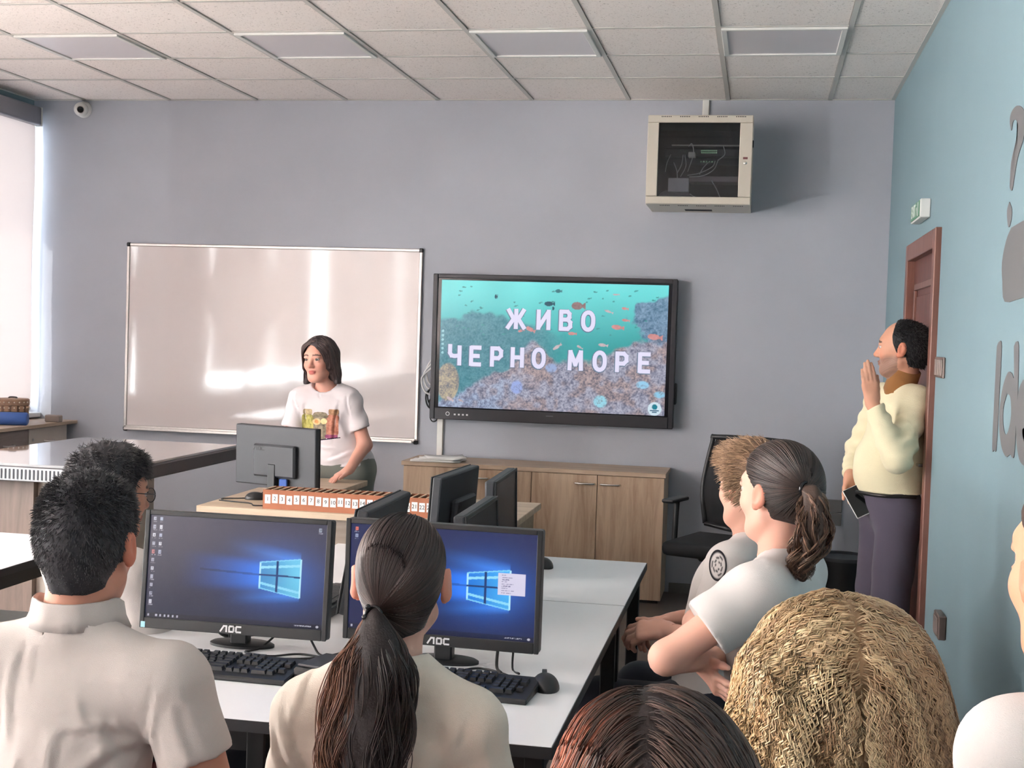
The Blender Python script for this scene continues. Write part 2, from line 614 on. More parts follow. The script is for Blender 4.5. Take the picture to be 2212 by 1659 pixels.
for iy in range(len(GY) - 1):
    for ix in range(len(GX) - 1):
        x0, x1, y0, y1 = GX[ix], GX[ix + 1], GY[iy], GY[iy + 1]
        if (ix, iy) in lit:
            k = [2, 4, 6, 8].index(ix)
            t = thing('ceiling_light_panel', 'square unlit light panel set in the tiled ceiling, ' + names[k], 'ceiling light', ((x0 + x1) / 2, (y0 + y1) / 2, CZ), 0, 'square light panels in the ceiling')
            a, c = 0.287, 0.262
            bm = B()
            for (p, q, r, s) in ((-a, a, -a, -c), (-a, a, c, a), (-a, -c, -c, c), (c, a, -c, c)):
                bx(bm, p, q, r, s, -0.010, 0.02, 0.002)
            obj('panel_frame', bm, M_white_pl, t)
            obj('diffuser', bx(B(), -c, c, -c, c, -0.003, 0.018), M_diff, t)
            continue
        w, l = round(x1 - x0 - 0.024, 3), round(y1 - y0 - 0.024, 3)
        if (w, l) not in tile_cache:
            bm = bx(B(), -w / 2, w / 2, -l / 2, l / 2, 0.004, 0.018, 0.003)
            o = obj('ceiling_tile', bm, M_tile, ceil)
            tile_cache[(w, l)] = o.data
        else:
            o = finish('ceiling_tile', tile_cache[(w, l)], None, ceil)
        o.location = ((x0 + x1) / 2, (y0 + y1) / 2, CZ + rng.uniform(-0.0005, 0.001))
bm = bx(B(), LX, RX, BY, 3.87, CZ + 0.006, CZ + 0.02)
obj('ceiling_panel', bm, M_tile, ceil)

# ------------------------------------------------------------------ door in the right wall
dr = bpy.data.objects.new('door_1', None)
COL.objects.link(dr)
dr['kind'] = 'structure'
CX = RX - 0.026
obj('door_leaf', bx(B(), RX + 0.012, RX + 0.052, DY0 + 0.004, DY1 - 0.004, 0.005, DZ - 0.004, 0.002), M_door, dr)
for (y0, y1, z0, z1) in ((DY0 - 0.075, DY0 + 0.006, 0, DZ + 0.075), (DY1 - 0.006, DY1 + 0.075, 0, DZ + 0.075)):
    obj('door_jamb', bx(B(), CX, RX + 0.02, y0, y1, z0, z1, 0.004), M_casing, dr)
obj('door_header', bx(B(), CX, RX + 0.02, DY0 + 0.006, DY1 - 0.006, DZ - 0.006, DZ + 0.075, 0.004), M_casing, dr)
for (z0, z1) in ((0.14, 0.86), (1.02, 1.86)):
    bm = B()
    a0, a1 = DY0 + 0.14, DY1 - 0.14
    for (p, q, r, s) in ((a0, a1, z0, z0 + .03), (a0, a1, z1 - .03, z1), (a0, a0 + .03, z0 + .03, z1 - .03), (a1 - .03, a1, z0 + .03, z1 - .03)):
        bx(bm, RX - 0.002, RX + 0.0125, p, q, r, s, 0.003)
    obj('panel_moulding', bm, M_casing, dr)
    obj('door_panel', bx(B(), RX + 0.005, RX + 0.0125, a0 + .06, a1 - .06, z0 + .06, z1 - .06, 0.004), M_door, dr)
bm = B()
bx(bm, RX + 0.004, RX + 0.0125, DY0 + 0.04, DY0 + 0.08, 0.93, 1.13, 0.003)
tube(bm, [(RX + .004, DY0 + .06, 1.05), (RX - .035, DY0 + .06, 1.05), (RX - .038, DY0 + .075, 1.05), (RX - .038, DY0 + .17, 1.05)], 0.008, 8)
obj('door_handle', bm, M_chrome, dr)

# ------------------------------------------------------------------ grey lettering and shapes on the right wall
M_vinyl = mat('grey_vinyl_lettering', (112, 112, 114), rough=0.6)
def on_right(px, py):
    """photo pixel -> (y, z) on the right wall plane"""
    d = _r * ((px - 1106) / 2869.04) - _u * ((py - 829.5) / 2869.04) + _f
    k = RX / d.x
    return d.y * k, CAMZ + d.z * k
def decal(name, pts, label, cat, hole=None, n=4):
    P = [on_right(*p) for p in pts]
    bm = B()
    if n:
        Q = [(a, b, 0) for a, b in P]
        Q = Q + [Q[0]]
        sp = [v for v in spline(Q, n)][:-1]
        P = [(v.x, v.y) for v in sp]
    a = [bm.verts.new((RX - 0.0025, y, z)) for y, z in P]
    if hole:
        H = [on_right(*p) for p in hole]
        sp = spline([(u, v, 0) for u, v in H + [H[0]]], n)[:-1]
        hv = [bm.verts.new((RX - 0.0025, v.x, v.y)) for v in sp]
        es = [bm.edges.new((a[i], a[(i + 1) % len(a)])) for i in range(len(a))] + [bm.edges.new((hv[i], hv[(i + 1) % len(hv)])) for i in range(len(hv))]
        bmesh.ops.triangle_fill(bm, edges=es, use_beauty=True)
    else:
        bmesh.ops.triangulate(bm, faces=[bm.faces.new(a)])
    r = bmesh.ops.extrude_face_region(bm, geom=list(bm.faces))
    bmesh.ops.translate(bm, verts=[v for v in r['geom'] if isinstance(v, bmesh.types.BMVert)], vec=(0.002, 0, 0))
    return setp(obj(name, bm, M_vinyl), label, cat)
lt = thing('wall_lettering', 'large grey letters Ide on the blue right wall', 'lettering', (RX - 0.002, 4.3, 1.0))
def letter(name, pts, hole=None):
    o = decal(name, pts, None, None, hole)
    o.parent = lt
    o.matrix_parent_inverse = Matrix.Translation((-(RX - 0.002), -4.3, -1.0))
letter('letter', [(2155, 748), (2160, 738), (2165, 748), (2160, 850), (2154, 965), (2149, 972), (2145, 965), (2150, 850)])
letter('letter', [(2192, 748), (2197, 738), (2202, 750), (2200, 850), (2193, 975), (2188, 988), (2184, 982), (2174, 986), (2164, 960), (2160, 905), (2166, 845), (2178, 806), (2187, 806), (2192, 815)],
       hole=[(2177, 850), (2169, 880), (2168, 915), (2173, 938), (2180, 930), (2186, 895), (2184, 858)])
letter('letter', [(2212, 820), (2202, 845), (2197, 900), (2198, 960), (2206, 998), (2222, 1006), (2240, 985), (2244, 950), (2232, 950), (2222, 968), (2213, 950), (2212, 925), (2246, 915), (2246, 870), (2234, 830)])
decal('question_mark', [(2183, 266), (2184, 250), (2190, 236), (2200, 228), (2212, 236), (2218, 262), (2212, 300), (2200, 340), (2193, 380), (2188, 410), (2184, 408), (2183, 396), (2186, 350), (2196, 305), (2201, 275), (2197, 260), (2190, 262), (2186, 282)], 'tall grey question mark on the upper right wall', 'lettering')
decal('wall_mark', [(2182, 436), (2187, 452), (2186, 474), (2181, 491), (2178, 480), (2177, 455)], 'small grey dot below the question mark on the right wall', 'wall decal')
decal('wall_shape', [(2186, 492), (2212, 477), (2260, 452), (2300, 470), (2320, 560), (2290, 630), (2212, 643), (2172, 652), (2167, 610), (2166, 567), (2175, 520)], 'big solid grey rounded shape on the right wall above the letters', 'wall decal', n=3)

# ------------------------------------------------------------------ small fixtures on the walls
t = thing('security_camera', 'white dome security camera under the ceiling in the left corner', 'camera', (-4.455, FY, 2.945))
bm = B()
lathe(bm, [(0.052, 0), (0.055, 0.012), (0.045, 0.035)], 28, Matrix.Rotation(PI / 2, 4, 'X'))
obj('mount', bm, M_white_pl, t, 'auto')
bm = B()
bmesh.ops.create_uvsphere(bm, u_segments=28, v_segments=18, radius=0.047, matrix=Matrix.Translation((0, -0.045, -0.004)))
obj('dome', bm, M_white_pl, t, True)
Mc = Matrix.Translation((0, -0.045, -0.004)) @ Euler((math.radians(100), 0, math.radians(22))).to_matrix().to_4x4()
bm = B()
lathe(bm, [(0.024, 0.040), (0.026, 0.047), (0.022, 0.049)], 24, Mc)
obj('lens_ring', bm, M_alu, t, 'auto')
bm = B()
lathe(bm, [(0.021, 0.044), (0.021, 0.0495), (0.004, 0.051)], 24, Mc)
obj('lens', bm, mat('camera_lens_glass', (18, 18, 20), rough=0.1), t, 'auto')

t = thing('exit_sign', 'green and white EXIT sign box above the door', 'sign', (RX, 6.38, 2.18))
obj('sign_box', bx(B(), -0.046, -0.001, -0.19, 0.19, -0.042, 0.042, 0.004), M_white_pl, t)
obj('sign_face', bx(B(), -0.049, -0.0462, -0.165, 0.165, -0.036, 0.036, 0.001), mat('green_sign_film', (70, 140, 100), rough=0.35), t)
Mx = Matrix(((0, 0, -1, -0.0495), (-1, 0, 0, 0.055), (0, 1, 0, 0), (0, 0, 0, 1)))
M_sgn = mat('sign_white_print', (236, 240, 236), rough=0.5)
text_mesh('lettering', 'EXIT', 0.078, 0.0006, M_sgn, t, Mx, 0.0012)
bm = B()
def flat(pts):
    vs = [bm.verts.new((-0.0497, y, z)) for y, z in pts]
    bm.faces.new(vs)
flat([(-0.062, 0.022), (-0.070, 0.028), (-0.078, 0.022), (-0.070, 0.016)])
flat([(-0.055, 0.014), (-0.085, 0.010), (-0.090, -0.004), (-0.078, -0.002), (-0.070, -0.012), (-0.060, -0.030), (-0.052, -0.030), (-0.060, -0.006), (-0.050, 0.004)])
flat([(-0.076, -0.008), (-0.092, -0.028), (-0.100, -0.026), (-0.084, -0.002)])
flat([(-0.112, 0.03), (-0.140, 0.03), (-0.140, -0.032), (-0.112, -0.032)])
obj('running_figure', bm, M_sgn, t)

M_swp = mat('brown_switch_plate', (112, 96, 90), rough=0.35)
t = thing('light_switch', 'brown two-by-two rocker light switch plate beside the door frame', 'switch', (RX, 5.61, 1.478))
obj('plate', bx(B(), -0.010, -0.0005, -0.125, 0.125, -0.042, 0.042, 0.003), M_swp, t)
for k in range(4):
    obj('rocker', bx(B(), -0.0145, -0.0102, -0.108 + k * 0.056, -0.108 + k * 0.056 + 0.048, -0.033, 0.033, 0.002), mat('switch_rocker', (150, 138, 132), rough=0.3) if k == 0 else bpy.data.materials['switch_rocker'], t)
t = thing('wall_outlet', 'grey surface box low on the blue right wall', 'outlet', (RX, 5.21, 0.51))
obj('box', bx(B(), -0.03, -0.0005, -0.07, 0.07, -0.045, 0.045, 0.004), M_swp, t)
obj('cover', bx(B(), -0.034, -0.0302, -0.055, 0.055, -0.032, 0.032, 0.002), bpy.data.materials['switch_rocker'], t)
t = thing('double_socket', 'grey double wall socket low on the front wall above the bin', 'socket', (0.455, FY, 0.545))
for k in (0, 1):
    obj('socket_plate', bx(B(), -0.06, 0.06, -0.012, -0.0005, -0.075 + k * 0.08, -0.075 + k * 0.08 + 0.076, 0.003), mat('grey_socket', (128, 126, 126), rough=0.4) if k == 0 else bpy.data.materials['grey_socket'], t)

for (nm, x0, x1, z0, z1, lab) in (('cable_duct', -1.991, -1.952, 0.772, 1.012, 'white cable duct on the wall between display and sideboard'), ('cable_duct', -0.402, -0.361, 2.838, CZ - 0.002, 'white cable duct between ceiling and network cabinet')):
    t = thing(nm, lab, 'cable duct', ((x0 + x1) / 2, FY, z0), 0)
    w = (x1 - x0) / 2
    obj('channel', bx(B(), -w, w, -0.018, -0.0005, 0, z1 - z0, 0.002), M_offwhite, t)
    obj('cover', bx(B(), -w + 0.003, w - 0.003, -0.022, -0.0181, 0, z1 - z0, 0.001), M_white_pl, t)

# ------------------------------------------------------------------ whiteboard
M_wbs = mat('whiteboard_enamel', (212, 203, 202), rough=0.08, spec=0.4, bump=0.03, bscale=5.0, coat=0.0)
bpy.data.materials['whiteboard_enamel'].node_tree.nodes['Bump'].inputs['Distance'].default_value = 0.02
t = thing('whiteboard', 'large glossy whiteboard with aluminium frame on the front wall', 'whiteboard', (-3.12, FY, 0.845))
W2, Hb = 0.992, 1.22
obj('board_surface', bx(B(), -W2, W2, -0.016, -0.002, 0.02, Hb - 0.002), M_wbs, t)
bm = B()
bx(bm, -W2 - 0.008, W2 + 0.008, -0.022, -0.001, Hb - 0.012, Hb + 0.008, 0.004)
obj('frame_rail', bm, M_alu, t)
for s in (-1, 1):
    obj('frame_rail', bx(B(), s * W2 - 0.011, s * W2 + 0.011, -0.0225, -0.001, 0.012, Hb - 0.012, 0.004), M_alu, t)
obj('frame_rail', bx(B(), -W2 - 0.008, W2 + 0.008, -0.0225, -0.001, 0.0, 0.03, 0.004), M_alu, t)
bm = B()
bx(bm, -W2 + 0.02, W2 - 0.01, -0.075, -0.0226, 0.002, 0.008, 0.002)
bx(bm, -W2 + 0.02, W2 - 0.01, -0.078, -0.072, 0.002, 0.02, 0.002)
obj('pen_tray', bm, M_alu, t)
for sx in (-1, 1):
    for z in (0.004, Hb - 0.002):
        bm = B()
        bx(bm, sx * W2 - 0.014, sx * W2 + 0.014, -0.026, -0.0005, z - 0.014, z + 0.014, 0.006)
        obj('corner_cap', bm, M_black_pl, t)

# ------------------------------------------------------------------ interactive display with the reef picture
def smooth(a, b, x):
    t = np.clip((x - a) / (b - a), 0, 1)
    return t * t * (3 - 2 * t)
L3 = lambda *c: np.array(s2l(c))
def reef(W=440, H=248):
    y, x = np.mgrid[0:H, 0:W]
    u, v = x / W, y / H
    img = lerp3(L3(112, 222, 222), L3(52, 158, 160), smooth(0, 0.55, v))
    img *= (0.92 + 0.16 * vnoise((H, W), (5, 8), 1))[..., None]
    fine = vnoise((H, W), (70, 124), 2)
    fine2 = vnoise((H, W), (124, 220), 3)
    mid = vnoise((H, W), (22, 36), 4)
    big = vnoise((H, W), (6, 9), 5)
    tex = 0.35 * fine + 0.45 * fine2 + 0.2 * mid
    # distant reef on the left, wall of reef on the right
    topL = 0.20 + 0.55 * np.abs(u - 0.20) ** 1.2 + 0.07 * mid
    mL = smooth(-0.02, 0.03, v - topL) * smooth(0.62, 0.40, u)
    cL = lerp3(L3(44, 104, 124), L3(98, 150, 165), np.clip(tex * 1.5 - .2, 0, 1))
    img = img * (1 - mL[..., None] * 0.85) + cL * mL[..., None] * 0.85
    nr = vnoise((H, W), (11, 18), 8) + 0.6 * vnoise((H, W), (30, 50), 18)
    mR = smooth(-0.01, 0.012, u - (0.80 + 0.9 * (v - 0.25) ** 2 + 0.085 * nr)) * smooth(0.0, 0.03, v - (0.05 + 0.10 * nr * np.clip((1.02 - u) / .15, 0, 1)))
    cR = lerp3(L3(70, 96, 130), L3(140, 160, 190), np.clip(tex * 1.6 - .3, 0, 1))
    img = img * (1 - mR[..., None] * 0.9) + cR * mR[..., None] * 0.9
    # near coral
    top = 0.93 - 0.22 * smooth(0.0, 0.28, u) - 0.26 * np.exp(-((u - 0.41) / 0.07) ** 2) - 0.10 * smooth(.35, .6, u) - 0.18 * smooth(0.62, 0.9, u) + 0.05 * (mid - .5)
    mC = smooth(-0.015, 0.03, v - top)
    ca = lerp3(L3(78, 76, 92), L3(204, 176, 168), np.clip(tex * 1.9 - .45, 0, 1))
    cb = lerp3(L3(84, 96, 130), L3(176, 196, 226), np.clip(tex * 2.0 - .5, 0, 1))
    k = np.clip(smooth(0.45, 0.75, big * 0.7 + mid * 0.5) * 0.6 + smooth(0.45, 0.1, u) * 0.6, 0, 1)[..., None]
    cC = ca * (1 - k) + cb * k
    cC = cC * 0.75 + cC.mean((0, 1)) * 0.25
    img = img * (1 - mC[..., None]) + cC * mC[..., None]
    # lower-left boulders with a yellowish sponge
    d = np.hypot((u - 0.04) / 0.055, (v - 0.80) / 0.16)
    m = smooth(1.0, 0.85, d)[..., None]
    img = img * (1 - m) + lerp3(L3(110, 112, 122), L3(196, 180, 150), np.clip(tex * 1.8 - .4, 0, 1)) * m
    for (cx, cy, rx, ry, c) in ((0.72, 0.905, 0.034, 0.055, (150, 214, 232)), (0.90, 0.765, 0.032, 0.035, (150, 205, 236)), (0.975, 0.835, 0.03, 0.03, (140, 200, 230)), (0.35, 0.82, 0.03, 0.06, (150, 170, 226)), (0.50, 0.66, 0.03, 0.04, (150, 170, 210))):
        m = (smooth(1.0, 0.7, np.hypot((u - cx) / rx, (v - cy) / ry)) * np.clip(tex * 2.2 - .3, 0, 1))[..., None]
        img = img * (1 - m) + L3(*c) * m
    def fish(cx, cy, l, h, c, a=0.0, tail=1):
        ca_, sa = math.cos(a), math.sin(a)
        X = ((u - cx) * ca_ * 1.77 + (v - cy) * sa) / 1.77
        Y = -(u - cx) * 1.77 * sa + (v - cy) * ca_
        m = (np.hypot(X / l, Y / h) < 1) | ((X * tail > l * 0.8) & (X * tail < l * 1.5) & (np.abs(Y) < (X * tail - l * 0.7) * h / l * 1.2))
        img[m] = L3(*c) * (0.85 + 0.3 * fine[m][:, None])
    fish(0.605, 0.175, 0.024, 0.030, (146, 118, 118))
    fish(0.48, 0.165, 0.019, 0.018, (40, 84, 100))
    fish(0.52, 0.065, 0.012, 0.014, (52, 120, 130))
    fish(0.245, 0.12, 0.005, 0.018, (30, 74, 92))
    fish(0.50, 0.20, 0.004, 0.015, (30, 74, 92))
    for (cx, cy, l, h, a) in ((0.78, 0.33, 0.022, 0.018, .1), (0.815, 0.275, 0.014, 0.010, .1), (0.94, 0.395, 0.026, 0.022, .1), (0.40, 0.365, 0.018, 0.016, .4), (0.585, 0.39, 0.016, 0.012, 0), (0.81, 0.185, 0.012, 0.01, .1), (0.36, 0.38, 0.012, 0.01, -.3)):
        fish(cx, cy, l, h, (206, 142, 140), a)
    for (cx, cy, l, h, a) in ((0.52, 0.50, 0.018, 0.012, -.6), (0.72, 0.47, 0.017, 0.012, .1), (0.74, 0.21, 0.016, 0.009, .3), (0.77, 0.08, 0.012, 0.006, 0), (0.62, 0.49, 0.012, 0.008, .5), (0.05, 0.93, 0.014, 0.011, .5), (0.10, 0.94, 0.010, 0.008, .4)):
        fish(cx, cy, l, h, (196, 176, 180), a)
    r = np.random.default_rng(11)
    for _ in range(46):
        fish(r.uniform(0.05, 0.95), r.uniform(0.04, 0.42), r.uniform(0.003, 0.008), 0.006, (70, 150, 150), r.uniform(-.4, .4))
    for k in range(6):
        img[(np.hypot((u - 0.012) * 1.77, v - 0.40 - k * 0.034) < 0.010)] = L3(150, 205, 215)
    m = np.hypot((u - 0.955) * 1.77, v - 0.945) < 0.052
    img[m] = L3(206, 226, 236)
    img[np.hypot((u - 0.955) * 1.77, (v - 0.930)) < 0.021] = L3(28, 126, 146)
    img[(np.abs(u - 0.955) < 0.020) & (np.abs(v - 0.958) < 0.004)] = L3(40, 90, 120)
    img[(np.abs(u - 0.955) < 0.010) & (np.abs(v - 0.970) < 0.003)] = L3(40, 90, 120)
    return img
M_scr = vcol_mat('display_picture', rough=0.25, emit=1.0 / EXPO)
tv = thing('interactive_display', 'large black wall display showing a coral reef title slide', 'display', (-1.262, 8.06, 1.46))
bm = B()
bx(bm, -0.757, 0.757, 0.012, 0.085, -0.449, 0.457, 0.008)
bx(bm, 0.752, 0.772, 0.02, 0.07, -0.30, -0.17, 0.006)
obj('housing', bm, M_black_pl, tv)
SX, SZ0, SZ1 = 0.704, -0.371, 0.419
bm = B()
bx(bm, -0.757, -SX - .022, -0.004, 0.0119, -0.449, 0.457, 0.004)
bx(bm, SX + .022, 0.757, -0.004, 0.0119, -0.449, 0.457, 0.004)
bx(bm, -SX - .022, SX + .022, -0.004, 0.0119, SZ1 + .012, 0.457, 0.003)
bx(bm, -SX - .022, SX + .022, -0.006, 0.0119, -0.449, SZ0 - .006, 0.003)
obj('bezel', bm, mat('display_bezel', (40, 38, 44), rough=0.4), tv)
obj('glass_border', bx(B(), -SX - .022, SX + .022, 0.004, 0.0118, SZ0 - .006, SZ1 + .012), mat('black_glass_border', (8, 8, 16), rough=0.15), tv)
picture('screen', reef(), 2 * SX, SZ1 - SZ0, M_scr, tv, Matrix(((1, 0, 0, 0), (0, 0, -1, 0.003), (0, 1, 0, (SZ0 + SZ1) / 2), (0, 0, 0, 1))))
M_ttl = emat('title_lettering_light', (226, 222, 246), 1.0 / EXPO)
M_tls = emat('title_lettering_rim', (108, 128, 150), 1.0 / EXPO)
# heavy hand-cut capitals: strokes on a 0..1 x 0..1 cell
GL = {
 'Ж': [[(.0, 0), (.36, .5)], [(.04, 1), (.36, .5)], [(.5, 0), (.5, 1)], [(1.0, 0), (.64, .5)], [(.96, 1), (.64, .5)], [(.3, .5), (.7, .5)]],
 'И': [[(.12, 0), (.12, 1)], [(.88, 0), (.88, 1)], [(.14, .10), (.86, .92)]],
 'В': [[(.14, 0), (.14, 1)], [(.14, .95), (.62, .95), (.76, .84), (.76, .66), (.6, .54), (.14, .54)], [(.14, .54), (.66, .54), (.84, .4), (.84, .18), (.66, .06), (.14, .06)]],
 'О': [[(.5 + .38 * math.sin(q * PI / 12) * (1 if abs(math.sin(q * PI / 12)) < .97 else 1), .5 + .44 * (abs(math.cos(q * PI / 12)) ** .8) * (1 if math.cos(q * PI / 12) >= 0 else -1)) for q in range(25)]],
 'Ч': [[(.12, 1), (.12, .62), (.24, .48), (.5, .46), (.86, .50)], [(.86, 0), (.86, 1)]],
 'Е': [[(.16, 0), (.16, 1)], [(.16, .94), (.9, .94)], [(.16, .5), (.78, .5)], [(.16, .06), (.9, .06)]],
 'Р': [[(.16, 0), (.16, 1)], [(.16, .93), (.64, .93), (.84, .8), (.84, .56), (.64, .42), (.16, .42)]],
 'Н': [[(.14, 0), (.14, 1)], [(.86, 0), (.86, 1)], [(.14, .5), (.86, .5)]],
 'М': [[(.1, 0), (.14, 1)], [(.9, 0), (.86, 1)], [(.15, .93), (.5, .28), (.85, .93)]],
}
def stroke_letter(ch, x, z, w, h, s, y, m, nm):
    bm = B()
    for st in GL[ch]:
        P = [Vector((x + a * w, y, z + b * h)) for a, b in st]
        for i in range(len(P) - 1):
            d = (P[i + 1] - P[i]).normalized()
            n = Vector((-d.z, 0, d.x)) * s
            e = d * (s * (0.75 if len(P) > 2 else 0.25))
            q = [P[i] - e + n, P[i] - e - n, P[i + 1] + e - n, P[i + 1] + e + n]
            vs = [bm.verts.new(v) for v in q]
            vs2 = [bm.verts.new(v + Vector((0, 0.0006, 0))) for v in q]
            bm.faces.new(vs)
            bm.faces.new(vs2[::-1])
            for k in range(4):
                bm.faces.new((vs[k], vs2[k], vs2[(k + 1) % 4], vs[(k + 1) % 4]))
    return obj(nm, bm, m, tv)
def word(s, xs, z, w, h):
    for ch, x in zip(s, xs):
        ww = w * (1.32 if ch == 'Ж' else 1.08 if ch == 'М' else 1.0)
        x -= (ww - w) / 2
        stroke_letter(ch, x - 0.002, z - 0.002, ww, h, 0.0165, 0.0018, M_tls, 'letter_rim')
        stroke_letter(ch, x, z, ww, h, 0.0125, 0.0008, M_ttl, 'title_letter')
def su(px): return -SX + 2 * SX * px
word('ЖИВО', [su(.310), su(.432), su(.530), su(.628)], SZ1 - 0.365 * .79, 0.082, 0.118)
word('ЧЕРНО', [su(.040), su(.134), su(.228), su(.321), su(.416)], SZ1 - 0.665 * .79, 0.082, 0.118)
word('МОРЕ', [su(.578), su(.684), su(.780), su(.878)], SZ1 - 0.672 * .79, 0.082, 0.118)
bm = B()
for k in range(4):
    bx(bm, -0.60 + k * .026, -0.588 + k * .026, -0.0068, -0.0059, -0.421, -0.411)
obj('button_mark', bm, M_logo_w, tv)
bm = B()
for i in range(24):
    pass
lathe(bm, [(0.013, 0), (0.013, 0.001), (0.009, 0.001), (0.009, 0.0)], 24, Matrix.Translation((-0.64, -0.0059, -0.413)) @ Matrix.Rotation(PI / 2, 4, 'X'))
obj('power_button', bm, M_logo_w, tv)
obj('maker_mark', bx(B(), -0.02, 0.025, -0.0066, -0.0059, -0.404, -0.399), mat('dim_print', (92, 92, 98), rough=.5), tv)
obj('wall_mount', bx(B(), -0.3, 0.3, 0.0851, 0.1095, -0.2, 0.25, 0.004), M_black_metal, tv)
# cable loops hanging at the display's left edge
for k, (m, r_, lab) in enumerate(((M_cable_w, 0.006, 'white cable loops hanging at the left edge of the display'), (M_cable, 0.005, 'black cable loop under the white ones, left of the display'))):
    t = thing('display_cable', lab, 'cable', (-2.035, 8.135, 1.28))
    bm = B()
    for j in range(3 if k == 0 else 2):
        w, zt, zb = (0.03 + 0.012 * j, 0.14 - j * .03, -0.06 - j * .03) if k == 0 else (0.018 + 0.008 * j, -0.04, -0.19 - j * 0.02)
        P = [(0.06, 0.0, zt + 0.02), (0.012, -0.01 * j, zt - .03), (-w, -0.012 * j, (zt + zb) / 2), (-w * .6, -0.012 * j, zb + .02), (0.02, -0.006 * j, zb), (0.06, 0, zb + .05)]
        tube(bm, spline(P, 7), r_, 8)
    obj('cable_loop', bm, m, t, True)
t = thing('display_cable', 'thin black lead hanging along the display\'s lower left edge', 'cable', (-2.03, 8.15, 1.0))
bm = B()
tube(bm, spline([(0.03, -.01, 0.16), (-0.012, -.01, .12), (-0.005, -.01, 0.06), (-0.004, -.01, 0.01), (0.012, -.01, -0.012), (0.035, -0.01, -0.005), (0.045, -.01, .03)], 6), 0.004, 8)
obj('lead', bm, M_cable, t, True)

# ------------------------------------------------------------------ network cabinet on the wall
M_rack = mat('beige_rack_steel', (206, 198, 184), rough=0.45, bump=0.05, bscale=400)
rk = thing('network_cabinet', 'beige wall-mounted network cabinet with a dark glass door', 'network cabinet', (-0.387, 7.68, 2.33))
RWd, RH, RD = 0.297, 0.505, 0.488
M_rin = mat('rack_interior_dark', (58, 60, 68), rough=0.7)
bm = B()
bx(bm, -RWd, RWd, 0.012, RD, RH - 0.012, RH)
bx(bm, -RWd, RWd, 0.012, RD, 0.0, 0.012)
bx(bm, -RWd, -RWd + 0.012, 0.012, RD, 0.012, RH - 0.012)
bx(bm, RWd - 0.012, RWd, 0.012, RD, 0.012, RH - 0.012)
obj('shell', bm, M_rack, rk)
bm = B()
bx(bm, -RWd + .0121, RWd - .0121, RD - 0.012, RD - 0.001, 0.0121, RH - 0.0121)
bx(bm, -RWd + .0121, -RWd + .015, 0.02, RD - .013, 0.0121, RH - 0.0121)
bx(bm, RWd - .015, RWd - .0121, 0.02, RD - .013, 0.0121, RH - 0.0121)
bx(bm, -RWd + .0151, RWd - .0151, 0.02, RD - .013, RH - .015, RH - 0.0121)
bx(bm, -RWd + .0151, RWd - .0151, 0.02, RD - .013, .0121, .015)
obj('lining', bm, M_rin, rk)
obj('top_rail', bx(B(), -RWd, RWd, -0.012, 0.0119, RH - 0.042, RH, 0.004), M_rack, rk)
obj('bottom_rail', bx(B(), -RWd, RWd, -0.012, 0.0119, 0.0, 0.042, 0.004), M_rack, rk)
rd = obj('door', bx(B(), RWd - 0.072, RWd, -0.016, 0.002, 0.0435, RH - 0.0435, 0.003), M_rack, rk)
obj('door_stile', bx(B(), -RWd, -RWd + 0.064, -0.016, 0.002, 0.0435, RH - 0.0435, 0.003), M_rack, rd)
def tinted():
    m = thin_glass('smoked_glass', (0.66, 0.67, 0.70))
    return m
obj('glass', bx(B(), -RWd + 0.064, RWd - 0.072, -0.009, -0.005, 0.0435, RH - 0.0435), tinted(), rd)
bm = B()
lathe(bm, [(0.010, 0), (0.010, 0.006), (0.004, 0.008)], 20, Matrix.Translation((RWd - 0.036, -0.0161, 0.235)) @ Matrix.Rotation(PI / 2, 4, 'X'))
obj('lock', bm, M_chrome, rd, 'auto')
obj('badge', bx(B(), RWd - 0.050, RWd - 0.024, -0.0172, -0.0161, 0.256, 0.268), mat('rack_badge', (110, 60, 60), rough=.4), rd)
obj('side_latch', bx(B(), RWd + 0.0001, RWd + 0.006, 0.03, 0.06, 0.33, 0.37, 0.002), M_black_pl, rk)
bm = B()
for z, dz in ((0.0, 1), (RH, -1)):
    for g in range(5):
        for k in range(6):
            x = -0.22 + g * 0.105 + k * 0.010
            bx(bm, x, x + 0.005, 0.06, 0.10, z - 0.0006, z + 0.0006) if dz == 1 else bx(bm, x, x + 0.005, -0.0126, -0.0119, RH - 0.012, RH - 0.006)
bx(bm, -0.09, 0.07, 0.30, 0.40, -0.0006, 0.0006)
setp(obj('vent_slots', bm, mat('vent_slot_black', (14, 14, 14), rough=.8), rk), kind='stuff')
obj('patch_panel', bx(B(), -0.17, 0.25, 0.16, 0.18, 0.355, 0.362), M_alu, rk)
sw_ = obj('network_switch', bx(B(), -0.21, 0.22, 0.20, 0.40, 0.30, 0.345, 0.003), M_rin, rk)
bm = B()
for k in range(8):
    bx(bm, 0.0 + k * 0.012, 0.008 + k * 0.012, 0.1988, 0.1999, 0.318, 0.324)
    bx(bm, 0.0 + k * 0.012, 0.008 + k * 0.012, 0.1988, 0.1999, 0.330, 0.336)
bx(bm, -0.12, -0.115, 0.1988, 0.1999, .33, .335)
bx(bm, -0.095, -0.09, 0.1988, 0.1999, .325, .33)
obj('port_lights', bm, emat('port_light_green', (170, 220, 170), 0.8 / EXPO), sw_)
pp = obj('patch_strip', bx(B(), -0.2, 0.22, 0.17, 0.19, 0.245, 0.285, 0.002), M_rin, rk)
bm = B()
for k in range(7):
    bx(bm, 0.0 + k * 0.016, 0.006 + k * 0.016, 0.1685, 0.1699, 0.262, 0.268)
obj('port_lights', bm, bpy.data.materials['port_light_green'], pp)
obj('shelf_unit', bx(B(), -0.06, 0.22, 0.14, 0.3, 0.145, 0.178, 0.003), mat('pinkish_grey_device', (150, 138, 140), rough=.5), rk)
